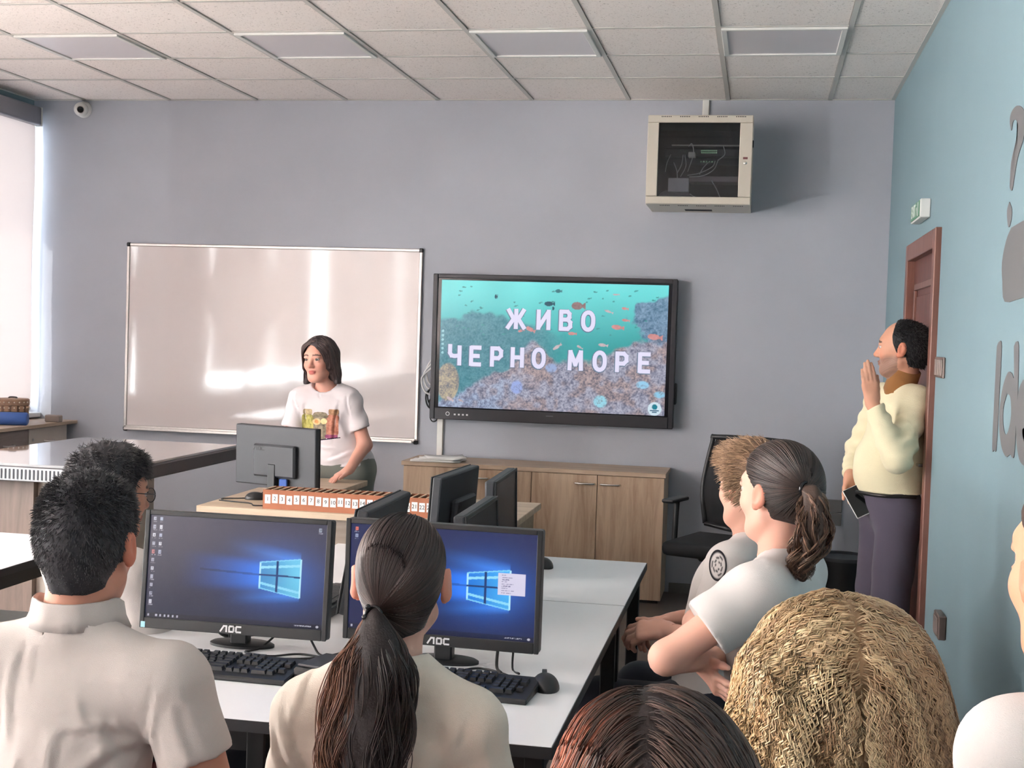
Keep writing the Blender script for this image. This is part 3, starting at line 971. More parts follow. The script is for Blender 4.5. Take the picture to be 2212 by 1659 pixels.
obj('device', bx(B(), 0.02 - 0.09, 0.06 - 0.09, 0.12, 0.2, 0.285, 0.315, 0.004), M_offwhite, rk)
obj('junction_box', bx(B(), -0.175, -0.055, 0.05, 0.09, 0.075, 0.155, 0.003), mat('rack_white_box', (190, 188, 190), rough=.5), rk)
bm = B()
bmesh.ops.create_uvsphere(bm, u_segments=20, v_segments=12, radius=1, matrix=Matrix.Translation((-0.14, 0.14, 0.055)) @ Matrix.Diagonal((0.095, 0.05, 0.045, 1)))
obj('coiled_bag', bm, mat('grey_translucent_bag', (128, 128, 132), rough=.5), rk, True)
for P in ([(-0.06, 0.13, 0.17), (0.02, 0.1, 0.175), (0.08, 0.1, 0.21), (0.10, 0.15, 0.265)], [(-0.07, 0.13, 0.18), (0.0, 0.1, 0.19), (0.07, 0.1, 0.225), (0.085, 0.15, 0.265)], [(0.0, .12, .185), (0.02, .1, .22), (0.05, .15, .262)], [(-0.10, .14, .30), (-.105, .11, .24), (-.13, .12, .19)], [(-0.09, .14, .30), (-.08, .11, .23), (-.11, .12, .17)], [(0.07, .12, .15), (0.10, .09, .1), (.125, .08, .045)], [(-.15, .1, .25), (-.13, .09, .2), (-.125, .09, .15)], [(0.1, .15, .27), (.14, .11, .30), (.13, .12, .35)], [(-.05, .1, .07), (-.03, .09, .055), (0.0, .09, .045)], [(-.07, .15, .35), (-.05, .12, .36), (-.04, .12, .30), (-.07, .13, .2)], [(-.2, .14, .2), (-.19, .12, .25), (-.17, .13, .3)]):
    obj('patch_cable', tube(B(), spline(P, 5), 0.0028, 6), M_cable_w, rk, True)

# ------------------------------------------------------------------ oak sideboard under the display
sb = thing('sideboard', 'long low oak sideboard with four doors under the display', 'sideboard', (-1.3075, 7.95, 0))
hw = 0.7875
obj('carcass', bx(B(), -hw + 0.003, hw - 0.003, -0.178, 0.2, 0.02, 0.744), M_oak, sb)
obj('top', bx(B(), -hw - 0.012, hw + 0.006, -0.205, 0.206, 0.7445, 0.77, 0.002), M_oakx, sb)
obj('plinth', bx(B(), -hw + 0.02, hw - 0.02, -0.16, 0.19, 0, 0.0199), M_black_pl, sb)
for k in range(4):
    x0 = -hw + k * hw / 2
    d = obj('door', bx(B(), x0 + 0.002, x0 + hw / 2 - 0.002, -0.1975, -0.1782, 0.022, 0.742, 0.0015), M_oak, sb)
    xc = x0 + (0.075 if k % 2 else hw / 2 - 0.075)
    bm = B()
    tube(bm, spline([(xc - 0.06, -0.1975, 0.69), (xc - 0.05, -0.213, 0.69), (xc, -0.222, 0.69), (xc + 0.05, -0.213, 0.69), (xc + 0.06, -0.1975, 0.69)], 5), 0.0058, 8)
    obj('handle', bm, M_chrome, d, True)
# loose papers on its left end
ang = [0.10, -0.16, 0.28, 0.02, 0.35]
for k in range(5):
    z = 0.771 + k * 0.0052
    nz = 8
    V, F = [], []
    a, b = 0.15 - 0.008 * k, 0.105
    for s in (0, 1):
        for i in range(nz + 1):
            for j in range(2):
                u = -1 + 2 * i / nz
                curl = (0.012 * max(0, u - .3) ** 2 * (k > 1) + 0.004 * max(0, -u - .4) * (k > 2))
                V.append((u * a, (j * 2 - 1) * b, curl - (0.0040 if s else 0)))
    n = (nz + 1) * 2
    for i in range(nz):
        q = i * 2
        F += [(q, q + 2, q + 3, q + 1), (n + q, n + q + 1, n + q + 3, n + q + 2), (q, n + q, n + q + 2, q + 2), (q + 1, q + 3, n + q + 3, n + q + 1)]
    F += [(0, 1, n + 1, n), (2 * nz, n + 2 * nz, n + 2 * nz + 1, 2 * nz + 1)]
    o = mesh_np('paper_booklet', V, F, M_paper, None, False)
    o.location = (-1.91 + 0.012 * k, 7.85 + rng.uniform(-.015, .015), z + 0.0040)
    o.rotation_euler = (0, 0, ang[k])
    setp(o, 'white paper booklet, %s in the pile on the sideboard' % ['lowest', 'second lowest', 'middle', 'second highest', 'topmost'][k], 'paper', 'papers on the sideboard')

# ------------------------------------------------------------------ counter and drawer units along the window wall
ct = thing('window_counter', 'wooden counter top running along the window wall', 'counter', (-4.64, 6.95, 0.866))
obj('worktop', bx(B(), -0.178, 0.178, -1.22, 1.2195, 0, 0.022, 0.002), M_oakx if False else wood('counter_wood', (202, 180, 158), (172, 150, 130), 'Y'), ct)
M_unit_l = mat('cream_drawer_front', (196, 186, 176), rough=0.5, noise=0.03, nscale=6)
M_unit_d = wood('grey_wood_drawer_front', (150, 136, 130), (128, 114, 110), 'Y')
for k in range(5):
    y1 = 8.09 - k * 0.47
    lab = 'drawer unit under the window counter, ' + ['cream front, nearest the front wall', 'grey wood front, second from the front wall', 'cream front, third from the front wall', 'grey wood front, fourth from the front wall', 'cream front, farthest from the front wall'][k]
    u = thing('drawer_unit', lab, 'drawer unit', (-4.65, y1 - 0.234, 0), 0, 'drawer units under the window counter')
    m = M_unit_d if k % 2 else M_unit_l
    obj('carcass', bx(B(), -0.16, 0.14, -0.232, 0.232, 0.02, 0.865), m, u)
    d = obj('drawer', bx(B(), 0.1405, 0.158, -0.230, 0.230, 0.70, 0.862, 0.002), m, u)
    obj('handle', tube(B(), spline([(0.158, -0.055, 0.775), (0.175, -0.045, 0.772), (0.182, 0, 0.77), (0.175, 0.045, 0.772), (0.158, 0.055, 0.775)], 5), 0.007, 8), M_alu, d, True)
    bm = B()
    cyl(bm, (0.158, -0.19, 0.79), (0.163, -0.19, 0.79), 0.009, n=14)
    obj('lock', bm, M_chrome, d)
    obj('door', bx(B(), 0.1405, 0.158, -0.230, 0.230, 0.025, 0.697, 0.002), m, u)
    obj('foot', bx(B(), -0.15, 0.13, -0.22, 0.22, 0, 0.0199), M_black_pl, u)
# things on the counter
t = thing('round_box', 'brown round wicker box with studs standing on the window counter', 'box', (-4.665, 7.72, 0.888))
bm = B()
lathe(bm, [(0.092, 0.0), (0.097, 0.008), (0.097, 0.112), (0.092, 0.116)], 40)
obj('body', bm, mat('tan_leatherette', (176, 140, 112), rough=.55, noise=.12, nscale=30, bump=.4, bscale=120), t, 'auto')
bm = B()
lathe(bm, [(0.099, 0.1161), (0.1, 0.12), (0.1, 0.15), (0.094, 0.156), (0.02, 0.158)], 40)
l = obj('lid', bm, mat('tan_leatherette_lid', (160, 126, 102), rough=.55, noise=.12, nscale=30), t, 'auto')
bm = B()
tube(bm, spline([(-.03, 0, .157), (-.02, 0, .164), (.02, 0, .164), (.03, 0, .157)], 4), 0.005, 6)
obj('lid_handle', bm, M_edge_dark, l, True)
bm = B()
for k in range(20):
    a = 2 * PI * k / 20
    for z in (0.02, 0.10, 0.135):
        rr = 0.1005 if z > .116 else 0.0975
        bmesh.ops.create_uvsphere(bm, u_segments=8, v_segments=6, radius=0.005, matrix=Matrix.Translation((rr * math.cos(a), rr * math.sin(a), z)))
setp(obj('studs', bm, mat('pale_brass_stud', (240, 226, 206), rough=.3, metal=.4), t, True), kind='stuff')
bm = B()
for k in range(5):
    a = -0.2 - 0.5 * k
    bx(bm, 0.0965, 0.0995, -0.007, 0.007, 0.006, 0.115, M=Matrix.Rotation(a, 4, 'Z'))
obj('strap', bm, mat('brown_strap', (120, 88, 70), rough=.6), t)
t = thing('pencil_case', 'blue cylindrical pencil case lying on the window counter before the wicker box', 'pencil case', (-4.565, 7.55, 0.888 + 0.041), 0.30)
bm = B()
lathe(bm, [(0.030, -0.095), (0.040, -0.088), (0.041, 0.085), (0.034, 0.094)], 28, Matrix.Rotation(PI / 2, 4, 'Y'))
obj('body', bm, mat('blue_case_fabric', (66, 104, 176), rough=.5, bump=.3, bscale=200), t, 'auto')
bm = B()
lathe(bm, [(0.036, -0.0965), (0.037, -0.0955), (0.033, -0.0951)], 28, Matrix.Rotation(PI / 2, 4, 'Y'))
obj('end_cap', bm, mat('light_blue_cap', (132, 168, 226), rough=.45), t, 'auto')
obj('zip', bx(B(), -0.085, 0.085, -0.004, 0.004, 0.0405, 0.0425), M_edge_dark, t)
o = obj('small_case', bx(B(), -0.05, 0.05, -0.028, 0.028, 0, 0.046, 0.006), mat('grey_case', (150, 138, 132), rough=.5), None)
o.location = (-4.50, 7.93, 0.888)
setp(o, 'small grey-brown case at the far end of the window counter', 'case')
o = obj('paper_sheet', bx(B(), -0.10, 0.10, -0.14, 0.14, 0, 0.002), M_paper, None)
o.location = (-4.61, 7.22, 0.8885)
o.rotation_euler = (0, 0, 0.35)
setp(o, 'white paper sheet lying on the window counter before the blue case', 'paper')

# ------------------------------------------------------------------ flat touch table
tt = thing('touch_table', 'flat-lying interactive touch table with glass top on a cabinet base', 'touch table', (-3.36, 6.36, 0))
M_glass_top = mat('glass_top_pale_reflection', (176, 176, 178), rough=0.05, spec=0.9, coat=1.0)  # black glass; the reflection that pales it is put into the base colour
obj('glass_top', bx(B(), -0.475, 0.475, -0.725, 0.725, 0.868, 0.880, 0.001), M_glass_top, tt)
obj('housing', bx(B(), -0.492, 0.492, -0.742, 0.742, 0.80, 0.8679, 0.006), mat('dark_grey_housing', (70, 66, 70), rough=.45), tt)
obj('vent_panel', bx(B(), -0.485, 0.485, -0.752, -0.7421, 0.803, 0.866, 0.003), mat('light_grey_vent_panel', (176, 178, 182), rough=.4), tt)
fin = None
for k in range(46):
    if fin is None:
        fin = obj('vent_slot', bx(B(), -0.0035, 0.0035, -0.7545, -0.7522, 0.812, 0.858), mat('vent_slot_dark', (62, 64, 70), rough=.7), tt)
        fin.location = (-0.47, 0, 0)
    else:
        o = finish('vent_slot', fin.data, None, tt)
        o.location = (-0.47 + k * 0.0205, 0, 0)
obj('base_panel', bx(B(), -0.42, -0.005, -0.60, 0.5, 0.02, 0.7999), wood('grey_brown_base_wood', (134, 116, 106), (112, 96, 88), 'Z'), tt)
obj('base_side', bx(B(), -0.0049, 0.10, -0.56, 0.46, 0.02, 0.7999), M_unit_l, tt)
obj('base_foot', bx(B(), -0.40, 0.08, -0.55, 0.45, 0, 0.0199), M_black_pl, tt)

# ------------------------------------------------------------------ teacher's desk
td = thing('teacher_desk', 'light wood L-shaped teacher desk', 'desk', (-1.66, 5.685, 0))
obj('desk_top', bx(B(), -0.69, 0.69, -0.36, 0.36, 0.752, 0.78, 0.002), M_desk, td)
obj('side_top', bx(B(), -0.62, -0.30, 0.3605, 0.875, 0.752, 0.78, 0.002), M_desk, td)
obj('modesty_panel', bx(B(), -0.64, 0.64, -0.30, -0.282, 0.12, 0.7519), wood('grey_panel_wood', (164, 150, 138), (140, 126, 116), 'X'), td)
for x in (-0.66, 0.64):
    obj('side_panel', bx(B(), x, x + 0.02, -0.34, 0.34, 0, 0.7519), M_desk_edge, td)
obj('side_panel', bx(B(), -0.61, -0.59, 0.37, 0.85, 0, 0.7519), M_desk_edge, td)
obj('drawer_pedestal', bx(B(), -0.585, -0.34, 0.44, 0.84, 0.03, 0.7519), M_desk_edge, td)
obj('foot', bx(B(), -0.57, -0.36, 0.46, 0.82, 0, 0.0299), M_black_pl, td)

# numbered cardboard box
M_card = mat('brown_cardboard', (168, 106, 78), rough=.8, noise=.06, nscale=18)
M_card_in = mat('cardboard_inside', (128, 80, 60), rough=.85)
M_card_rim = mat('cardboard_rim_tape', (214, 188, 160), rough=.7)
cb = thing('compartment_box', 'long brown cardboard box with numbered compartments on the teacher desk', 'box', (-1.683, 5.42, 0.78), 0.0)
hw, dp, hb = 0.377, 0.07, 0.082
obj('front_panel', bx(B(), -hw, hw, -dp, -dp + 0.005, 0, hb), M_card, cb)
obj('back_panel', bx(B(), -hw, hw, dp - 0.005, dp, 0, hb), M_card, cb)
for s in (-1, 1):
    obj('side_panel', bx(B(), s * hw - (0.005 if s > 0 else 0), s * hw + (0.005 if s < 0 else 0), -dp + 0.0051, dp - 0.0051, 0, hb), M_card, cb)
obj('bottom_panel', bx(B(), -hw + .0051, hw - .0051, -dp + 0.0051, dp - 0.0051, 0, 0.004), M_card_in, cb)
n = 23
lab0 = None
M_lbl = mat('white_label_paper', (236, 234, 232), rough=.75)
for k in range(n + 1):
    x = -hw + 0.006 + k * (2 * hw - 0.012) / n
    d = obj('divider', bx(B(), x - 0.0018, x + 0.0018, -dp + 0.0052, dp - 0.0052, 0.0041, hb - 0.003), M_card_in, cb)
    obj('divider_rim', bx(B(), x - 0.003, x + 0.003, -dp + 0.0052, dp - 0.0052, hb - 0.0029, hb + 0.001), M_card_rim, d)
    if k < n:
        xc = x + (2 * hw - 0.012) / n / 2
        zc = 0.043 + rng.uniform(-.0025, .0025)
        L = obj('number_label', bx(B(), xc - 0.0125, xc + 0.0125, -dp - 0.0012, -dp - 0.0001, zc - 0.019, zc + 0.019), M_lbl, cb)
        text_mesh('number', str(k + 1), 0.024, 0.0002, M_ink, L, Matrix(((1, 0, 0, xc), (0, 0, -1, -dp - 0.0015), (0, 1, 0, zc), (0, 0, 0, 1))), 0.0)

# ------------------------------------------------------------------ monitors
def desktop(kind, W=320, H=182):
    y, x = np.mgrid[0:H, 0:W]
    u, v = x / (W - 1), y / (H - 1)
    img = lerp3(L3(62, 60, 78), L3(30, 34, 58), smooth(0.0, 1.0, v)) if kind == 0 else lerp3(L3(30, 40, 84), L3(18, 30, 74), smooth(0.1, 0.9, v))
    base = img.copy()
    xr, cx, xl = 0.865, 0.735, 0.635
    ty, by, my = 0.345, 0.715, 0.515
    def edge(uu, a, b):
        return a + (b - a) * (xr - uu) / (xr - xl)
    top = edge(u, ty, ty + 0.05)
    bot = edge(u, by, by - 0.075)
    # beams streaming to the left
    k = 0.0 if kind == 0 else 0.06
    fall = np.clip((u - (0.16 - k)) / (0.70 - 0.16 + k), 0, 1) ** 1.5
    spread = np.clip(xl - u, 0, 1)
    tt_, bb_ = ty + 0.05 - 0.16 * spread, by - 0.075 + 0.10 * spread
    ins = smooth(-0.05, 0.06, v - tt_) * smooth(-0.05, 0.06, bb_ - v) * (u < xr)
    g = ins * fall * (0.55 + 0.45 * (1 - np.abs(v - my) * 2))
    blue = L3(38, 112, 226) if kind == 0 else L3(30, 122, 250)
    img = img * (1 - 0.85 * g[..., None]) + blue * (0.85 * g)[..., None]
    # glow round the window
    gl = np.exp(-(((u - 0.74) / 0.22) ** 2 + ((v - 0.53) / 0.27) ** 2))[..., None]
    img += L3(40, 110, 215) * gl * (0.62 if kind == 0 else 0.85)
    # upper and lower long rays
    for (x0, y0, sl, wd) in ((xr, ty, 0.47, 0.10), (xr, by, -0.28, 0.07)):
        line = y0 - (xr - u) * sl * 0.75
        m = (u < xr) * np.clip(1 - np.abs(v - line - (0.03 if sl > 0 else -0.03)) / wd, 0, 1) * np.clip((u - 0.42) / 0.44, 0, 1) ** 1.6
        img += L3(60, 140, 235) * m[..., None] * 0.75
    # panes
    pane = (u > xl) & (u < xr) & (v > top) & (v < bot)
    tone = lerp3(L3(64, 150, 214), L3(104, 200, 238), smooth(xl, xr, u)) if kind == 0 else lerp3(L3(30, 132, 240), L3(70, 180, 255), smooth(xl, xr, u))
    img[pane] = tone[pane] * (0.85 + 0.2 * vnoise((H, W), (6, 8), 9)[pane][:, None])
    band = pane & (np.abs(v - top - 0.05 - (u - xl) * .05) < 0.012)
    img[band] = L3(150, 222, 250)
    band = pane & (np.abs(bot - v - 0.05) < 0.012)
    img[band] = L3(140, 216, 246)
    for xx in (xr, xl + .004):
        m = (np.abs(u - xx) < 0.004) & (v > top) & (v < bot)
        img[m] = L3(176, 232, 252)
    m = (np.abs(v - top) < 0.006) & (u > xl) & (u < xr)
    img[m] = L3(130, 210, 245)
    m = (np.abs(v - bot) < 0.006) & (u > xl) & (u < xr)
    img[m] = L3(130, 210, 245)
    cross = (((np.abs(u - cx) < 0.006) & (v > top) & (v < bot)) | ((np.abs(v - my + (u - cx) * -0.02) < 0.008) & (u > xl) & (u < xr)))
    img[cross] = L3(26, 60, 120)
    m = (np.abs(v - (my + (u - xl) * 0.06)) < 0.010) & (u < xl) & (u > 0.30)
    img[m] = img[m] * 0.55
    # icons
    r = np.random.default_rng(5 + kind)
    def icon(cx_, cy_, c):
        w, h = 0.008, 0.017
        m = (np.abs(u - cx_) < w) & (np.abs(v - cy_) < h) & ((np.abs(u - cx_) > w * .45) | (np.abs(v - cy_) > h * .5) | (r.random((H, W)) > .4))
        img[m] = L3(*c)
        m = (np.abs(u - cx_) < 0.013) & (np.abs(v - cy_ - 0.030) < 0.004) & (r.random((H, W)) > .45)
        img[m] = L3(150, 150, 165)
    if kind == 0:
        for k in range(11):
            icon(0.026, 0.035 + k * 0.081, (190, 120, 125) if k == 4 else (206, 208, 220) if k in (2, 6, 10) else (168, 172, 190))
        for k in range(5):
            icon(0.064, 0.035 + k * 0.081, (206, 208, 220) if k % 2 else (170, 180, 205))
        icon(0.963, 0.055, (150, 160, 175))
    else:
        icon(0.030, 0.045, (226, 120, 100))
        icon(0.030, 0.115, (150, 160, 190))
        icon(0.028, 0.60, (70, 130, 226))
        m = (u > 0.775) & (u < 0.975) & (v > 0.345) & (v < 0.545)
        m = (u > 0.80) & (u < 0.945) & (v > 0.375) & (v < 0.575)
        img[m] = L3(214, 210, 232)
        for k in range(9):
            w_ = 0.022 + 0.05 * ((k * 37) % 10) / 10
            m = (u > 0.820) & (u < 0.820 + w_) & (np.abs(v - 0.392 - k * 0.0205) < 0.0035) & (r.random((H, W)) > .25)
            img[m] = L3(120, 116, 150)
    # task bar
    m = v > 0.955
    img[m] = img[m] * 0.45
    for k in range(7):
        m = (np.abs(u - 0.02 - 0.024 * k - (0.02 if k else 0)) < 0.005) & (np.abs(v - 0.975) < 0.011)
        img[m] = L3(190, 190, 205)
    m = (u > 0.845) & (u < 0.94) & (np.abs(v - 0.977) < 0.006) & (r.random((H, W)) > .35)
    img[m] = L3(185, 185, 198)
    img[(np.hypot((u - 0.972) * 1.76, v - 0.975) < 0.012)] = L3(190, 190, 200)
    return np.clip(img, 0, 1.2)

M_scr_off = mat('dark_screen_off', (20, 21, 25), rough=0.28)
M_win = emat('window_sticker_light', (130, 190, 214), 0.6 / EXPO)
def monitor(label, loc, rz, tilt=0.09, w=0.477, zc=0.185, screen=None, dark_back=None):
    """origin on the table under the stand; screen faces local -y"""
    h = w / 1.66
    t = thing('monitor', label, 'monitor', loc, rz, 'flat computer monitors on the tables')
    Mt = Matrix.Translation((0, 0, zc)) @ Matrix.Rotation(-tilt, 4, 'X')
    bm = bx(B(), -w / 2, w / 2, -0.010, 0.022, -h / 2, h / 2, 0.006, seg=2)
    bx(bm, -w * 0.28, w * 0.24, 0.0221, 0.048, -h * 0.34, h * 0.20, 0.008)
    bm.transform(Mt)
    obj('housing', bm, M_dark_pl, t)
    b = 0.012
    bm = B()
    for (x0, x1, z0, z1) in ((-w / 2, -w / 2 + b, -h / 2, h / 2), (w / 2 - b, w / 2, -h / 2, h / 2), (-w / 2 + b, w / 2 - b, h / 2 - b, h / 2), (-w / 2 + b, w / 2 - b, -h / 2, -h / 2 + 0.026)):
        bx(bm, x0, x1, -0.016, -0.0101, z0, z1, 0.0015)
    bm.transform(Mt)
    obj('bezel', bm, M_black_pl, t)
    sw, sh = w - 2 * b, h - b - 0.026
    cz = (0.026 - b) / 2
    if screen is not None:
        picture('screen', desktop(screen), sw, sh, M_scr, t, Mt @ Matrix(((1, 0, 0, 0), (0, 0, -1, -0.0115), (0, 1, 0, cz), (0, 0, 0, 1))))
    else:
        bm = bx(B(), -sw / 2, sw / 2, -0.0125, -0.0101, cz - sh / 2, cz + sh / 2)
        bm.transform(Mt)
        obj('screen', bm, M_scr_off, t)
    Ml = Mt @ Matrix(((1, 0, 0, 0), (0, 0, -1, -0.0165), (0, 1, 0, -h / 2 + 0.0125), (0, 0, 0, 1)))
    logo('logo', 0.0155, M_logo_w, t, Ml)
    Mb = Mt @ Matrix(((-1, 0, 0, w * 0.155), (0, 0, 1, 0.0485), (0, 1, 0, h * 0.13), (0, 0, 0, 1)))
    logo('back_logo', 0.018, M_black_pl, t, Mb)
    bm = bx(B(), -0.022, 0.022, 0.018, 0.05, 0.008, zc - h * 0.12, 0.004)
    obj('stand_neck', bm, M_black_pl, t)
    bm = B()
    prof = [(0.075, 0.0), (0.075, 0.006), (0.068, 0.010), (0.02, 0.013)]
    lathe(bm, prof, 36, Matrix.Translation((0, 0.045, 0)) @ Matrix.Diagonal((1.1, 0.55, 1, 1)))
    obj('stand_base', bm, M_black_pl, t, 'auto')
    return t
def logo(name, s, m, parent, M):
    """the three-letter maker's mark, in heavy rounded strokes"""
    bm = B()
    th = 0.13
    def seg(P):
        P = [Vector((a, b, 0)) for a, b in P]
        for i in range(len(P) - 1):
            d = (P[i + 1] - P[i]).normalized()
            nrm = Vector((-d.y, d.x, 0)) * th
            e = d * th * 0.8
            q = [P[i] - e + nrm, P[i] - e - nrm, P[i + 1] + e - nrm, P[i + 1] + e + nrm]
            vs = [bm.verts.new(M @ (v * s)) for v in q]
            bm.faces.new(vs)
    seg([(-1.75, -.4), (-1.22, .42), (-.78, .42), (-.78, -.4)])
    seg([(-.32, -.4), (.30, -.4), (.40, -.25), (.40, .28), (.30, .42), (-.22, .42), (-.32, .28), (-.32, -.4)])
    seg([(1.55, .42), (.92, .42), (.80, .28), (.80, -.28), (.92, -.4), (1.55, -.4)])
    r = bmesh.ops.extrude_face_region(bm, geom=list(bm.faces))
    nrm = (M.to_3x3() @ Vector((0, 0, 1))).normalized() * 0.0005
    bmesh.ops.translate(bm, verts=[v for v in r['geom'] if isinstance(v, bmesh.types.BMVert)], vec=nrm)
    return obj(name, bm, m, parent)

TZ = 0.77
m1 = monitor('lit monitor with blue desktop picture, before the boy in the polo shirt', (-1.228, 3.03, TZ), 0.0, 0.09, screen=0)
bm = bx(B(), -0.2335, -0.2225, -0.0172, -0.0161, -0.142, -0.128)
bm.transform(Matrix.Translation((0, 0, 0.185)) @ Matrix.Rotation(-0.09, 4, 'X'))
obj('corner_sticker', bm, mat('pale_blue_sticker', (150, 200, 214), rough=.4), m1)
m2 = monitor('lit monitor with blue desktop and a white menu, behind the ponytail', (-0.715, 3.03, TZ), -0.035, 0.02, zc=0.194, screen=1)
monitor('dark monitor seen from behind, directly behind the ponytail girl\'s monitor', (-1.055, 3.62, TZ), -PI / 2 + 0.02, 0.16, zc=0.165)
monitor('dark monitor seen from behind, farthest left of the side-facing ones', (-1.02, 4.43, TZ), -PI / 2 - 0.05, 0.06, zc=0.17)
monitor('switched-off monitor facing right, farthest right at the back of the island', (-0.835, 4.39, TZ), PI / 2 + 0.04, 0.03, zc=0.17)
monitor('low switched-off monitor facing right, in front of the farther right one', (-0.765, 3.68, TZ), PI / 2 + 0.02, 0.05, zc=0.155)
monitor('monitor with its back to the room on the teacher desk', (-2.15, 5.76, 0.78), PI - 0.30, 0.02, w=0.455, zc=0.185)

# ------------------------------------------------------------------ tables
def table(label, x0, x1, y0, y1, group='white classroom tables'):
    t = thing('classroom_table', label, 'table', ((x0 + x1) / 2, (y0 + y1) / 2, 0), 0, group)
    a, b = (x1 - x0) / 2 - 0.0015, (y1 - y0) / 2 - 0.0015
    top = obj('table_top', bx(B(), -a + .002, a - .002, -b + .002, b - .002, TZ - 0.024, TZ, 0.001), M_white_lam, t)
    bm = B()
    bx(bm, -a, a, -b, -b + 0.0019, TZ - .0245, TZ - 0.001)
    bx(bm, -a, a, b - 0.0019, b, TZ - .0245, TZ - 0.001)
    bx(bm, -a, -a + 0.0019, -b + .002, b - .002, TZ - .0245, TZ - 0.001)
    bx(bm, a - 0.0019, a, -b + .002, b - .002, TZ - .0245, TZ - 0.001)
    obj('edge_band', bm, M_edge_dark, top)
    for sx in (-1, 1):
        for sy in (-1, 1):
            obj('leg', bx(B(), sx * (a - 0.04) - 0.02, sx * (a - 0.04) + 0.02, sy * (b - 0.05) - 0.02, sy * (b - 0.05) + 0.02, 0, TZ - 0.0251, 0.003), M_black_metal, t)
    bm = B()
    for sy in (-1, 1):
        bx(bm, -a + 0.0605, a - 0.0605, sy * (b - 0.05) - 0.012, sy * (b - 0.05) + 0.012, TZ - 0.075, TZ - 0.0251)
    for sx in (-1, 1):
        bx(bm, sx * (a - 0.04) - 0.012, sx * (a - 0.04) + 0.012, -b + .0705, b - .0705, TZ - 0.075, TZ - 0.0251)
    obj('apron', bm, M_black_metal, t)
    return t
table('white table under the two lit monitors, left half', -1.50, -0.932, 2.49, 3.88)
table('white table under the two lit monitors, right half', -0.932, -0.361, 2.49, 3.88)
table('white table across the far end of the island', -1.50, -0.361, 3.88, 4.655)
tb = table('white table at the left edge, beyond the boy in the polo shirt', -3.40, -2.31, 3.05, 4.43)
obj('pedestal', bx(B(), 0.05, 0.42, -0.1, 0.45, 0.1, 0.52, 0.004), M_unit_l, tb)
obj('pedestal_shelf', bx(B(), 0.03, 0.44, -0.13, 0.48, 0.5205, 0.535, 0.002), M_offwhite, tb)

# ------------------------------------------------------------------ keyboards, mice and cables
key_me = None
def keyboard(label, loc, rz, keys=True):
    global key_me
    t = thing('keyboard', label, 'keyboard', loc, rz, 'black keyboards on the island')
    bm = B()
    prof = [(-0.075, 0.0), (-0.075, 0.012), (0.078, 0.024), (0.080, 0.0)]
    Mx_ = Matrix(((0, 0, 1, -0.22), (1, 0, 0, 0), (0, 1, 0, 0), (0, 0, 0, 1)))
    prism(bm, prof, 0.44, Mx_)
    bmesh.ops.bevel(bm, geom=list(bm.edges), offset=0.003, segments=1, affect='EDGES')
    obj('case', bm, M_black_pl, t)
    rows = [(0.058, [1, 0, 1, 1, 1, 1, .5, 1, 1, 1, 1, .5, 1, 1, 1, 1, .3, 1, 1, 1, .3, 1, 1, 1, 1]), ]
    U = 0.0183
    lay = []
    for r_ in range(6):
        yy = 0.056 - r_ * U - (0.004 if r_ else 0)
        x = -0.208
        if r_ == 0:
            seq = [(1, 1), (0, .9), (1, 1), (1, 1), (1, 1), (1, 1), (0, .45), (1, 1), (1, 1), (1, 1), (1, 1), (0, .45), (1, 1), (1, 1), (1, 1), (1, 1), (0, .3), (1, 1), (1, 1), (1, 1)]
        elif r_ == 1:
            seq = [(1, 1)] * 13 + [(1, 1.8), (0, .3), (1, 1), (1, 1), (1, 1), (0, .3)] + [(1, 1)] * 4
        elif r_ == 2:
            seq = [(1, 1.4)] + [(1, 1)] * 12 + [(1, 1.4), (0, .3), (1, 1), (1, 1), (1, 1), (0, .3)] + [(1, 1)] * 4
        elif r_ == 3:
            seq = [(1, 1.7)] + [(1, 1)] * 11 + [(1, 2.1), (0, 3.6)] + [(1, 1)] * 3
        elif r_ == 4:
            seq = [(1, 2.2)] + [(1, 1)] * 10 + [(1, 2.6), (0, 1.3), (1, 1), (0, 1.3)] + [(1, 1)] * 4
        else:
            seq = [(1, 1.2), (1, 1.2), (1, 1.2), (1, 5.6), (1, 1.2), (1, 1.2), (1, 1.2), (1, 1.9), (0, .3), (1, 1), (1, 1), (1, 1), (0, .3), (1, 2), (1, 1)]
        for on, wu in seq:
            if on:
                lay.append((x + wu * U / 2, yy, wu))
            x += wu * U
    if keys:
        for (x, y, wu) in lay:
            wu = round(wu, 1)
            if key_me is None:
                key_me = {}
            if wu not in key_me:
                bm = B()
                g = bmesh.ops.create_cube(bm, size=1)
                for v in g['verts']:
                    k_ = 0.80 if v.co.z > 0 else 1.0
                    v.co = Vector((v.co.x * ((wu * U - 0.0022) - (0 if k_ == 1 else 0.0040)), v.co.y * (U - 0.0022) * k_, (v.co.z + .5) * 0.008))
                o = obj('key', bm, mat('key_black', (34, 35, 38), rough=.45) if 'key_black' not in bpy.data.materials else bpy.data.materials['key_black'], t)
                key_me[wu] = o.data
            else:
                o = finish('key', key_me[wu], None, t)
            o.location = (x, y, 0.0125 + (y + 0.075) * 0.0785)
            o.rotation_euler = (0.0784, 0, 0)
    else:
        bm = B()
        for (x, y, wu) in lay:
            z = 0.0125 + (y + 0.075) * 0.0785
            bx(bm, x - wu * U / 2 + .0012, x + wu * U / 2 - .0012, y - U / 2 + .0012, y + U / 2 - .0012, z, z + 0.007)
        setp(obj('keys', bm, bpy.data.materials['key_black'], t), kind='stuff')
    return t
keyboard('black keyboard before the left lit monitor', (-1.215, 2.83, TZ), -0.03)
keyboard('black keyboard in front of the right lit monitor, half behind the ponytail girl', (-0.675, 2.845, TZ), -0.06)
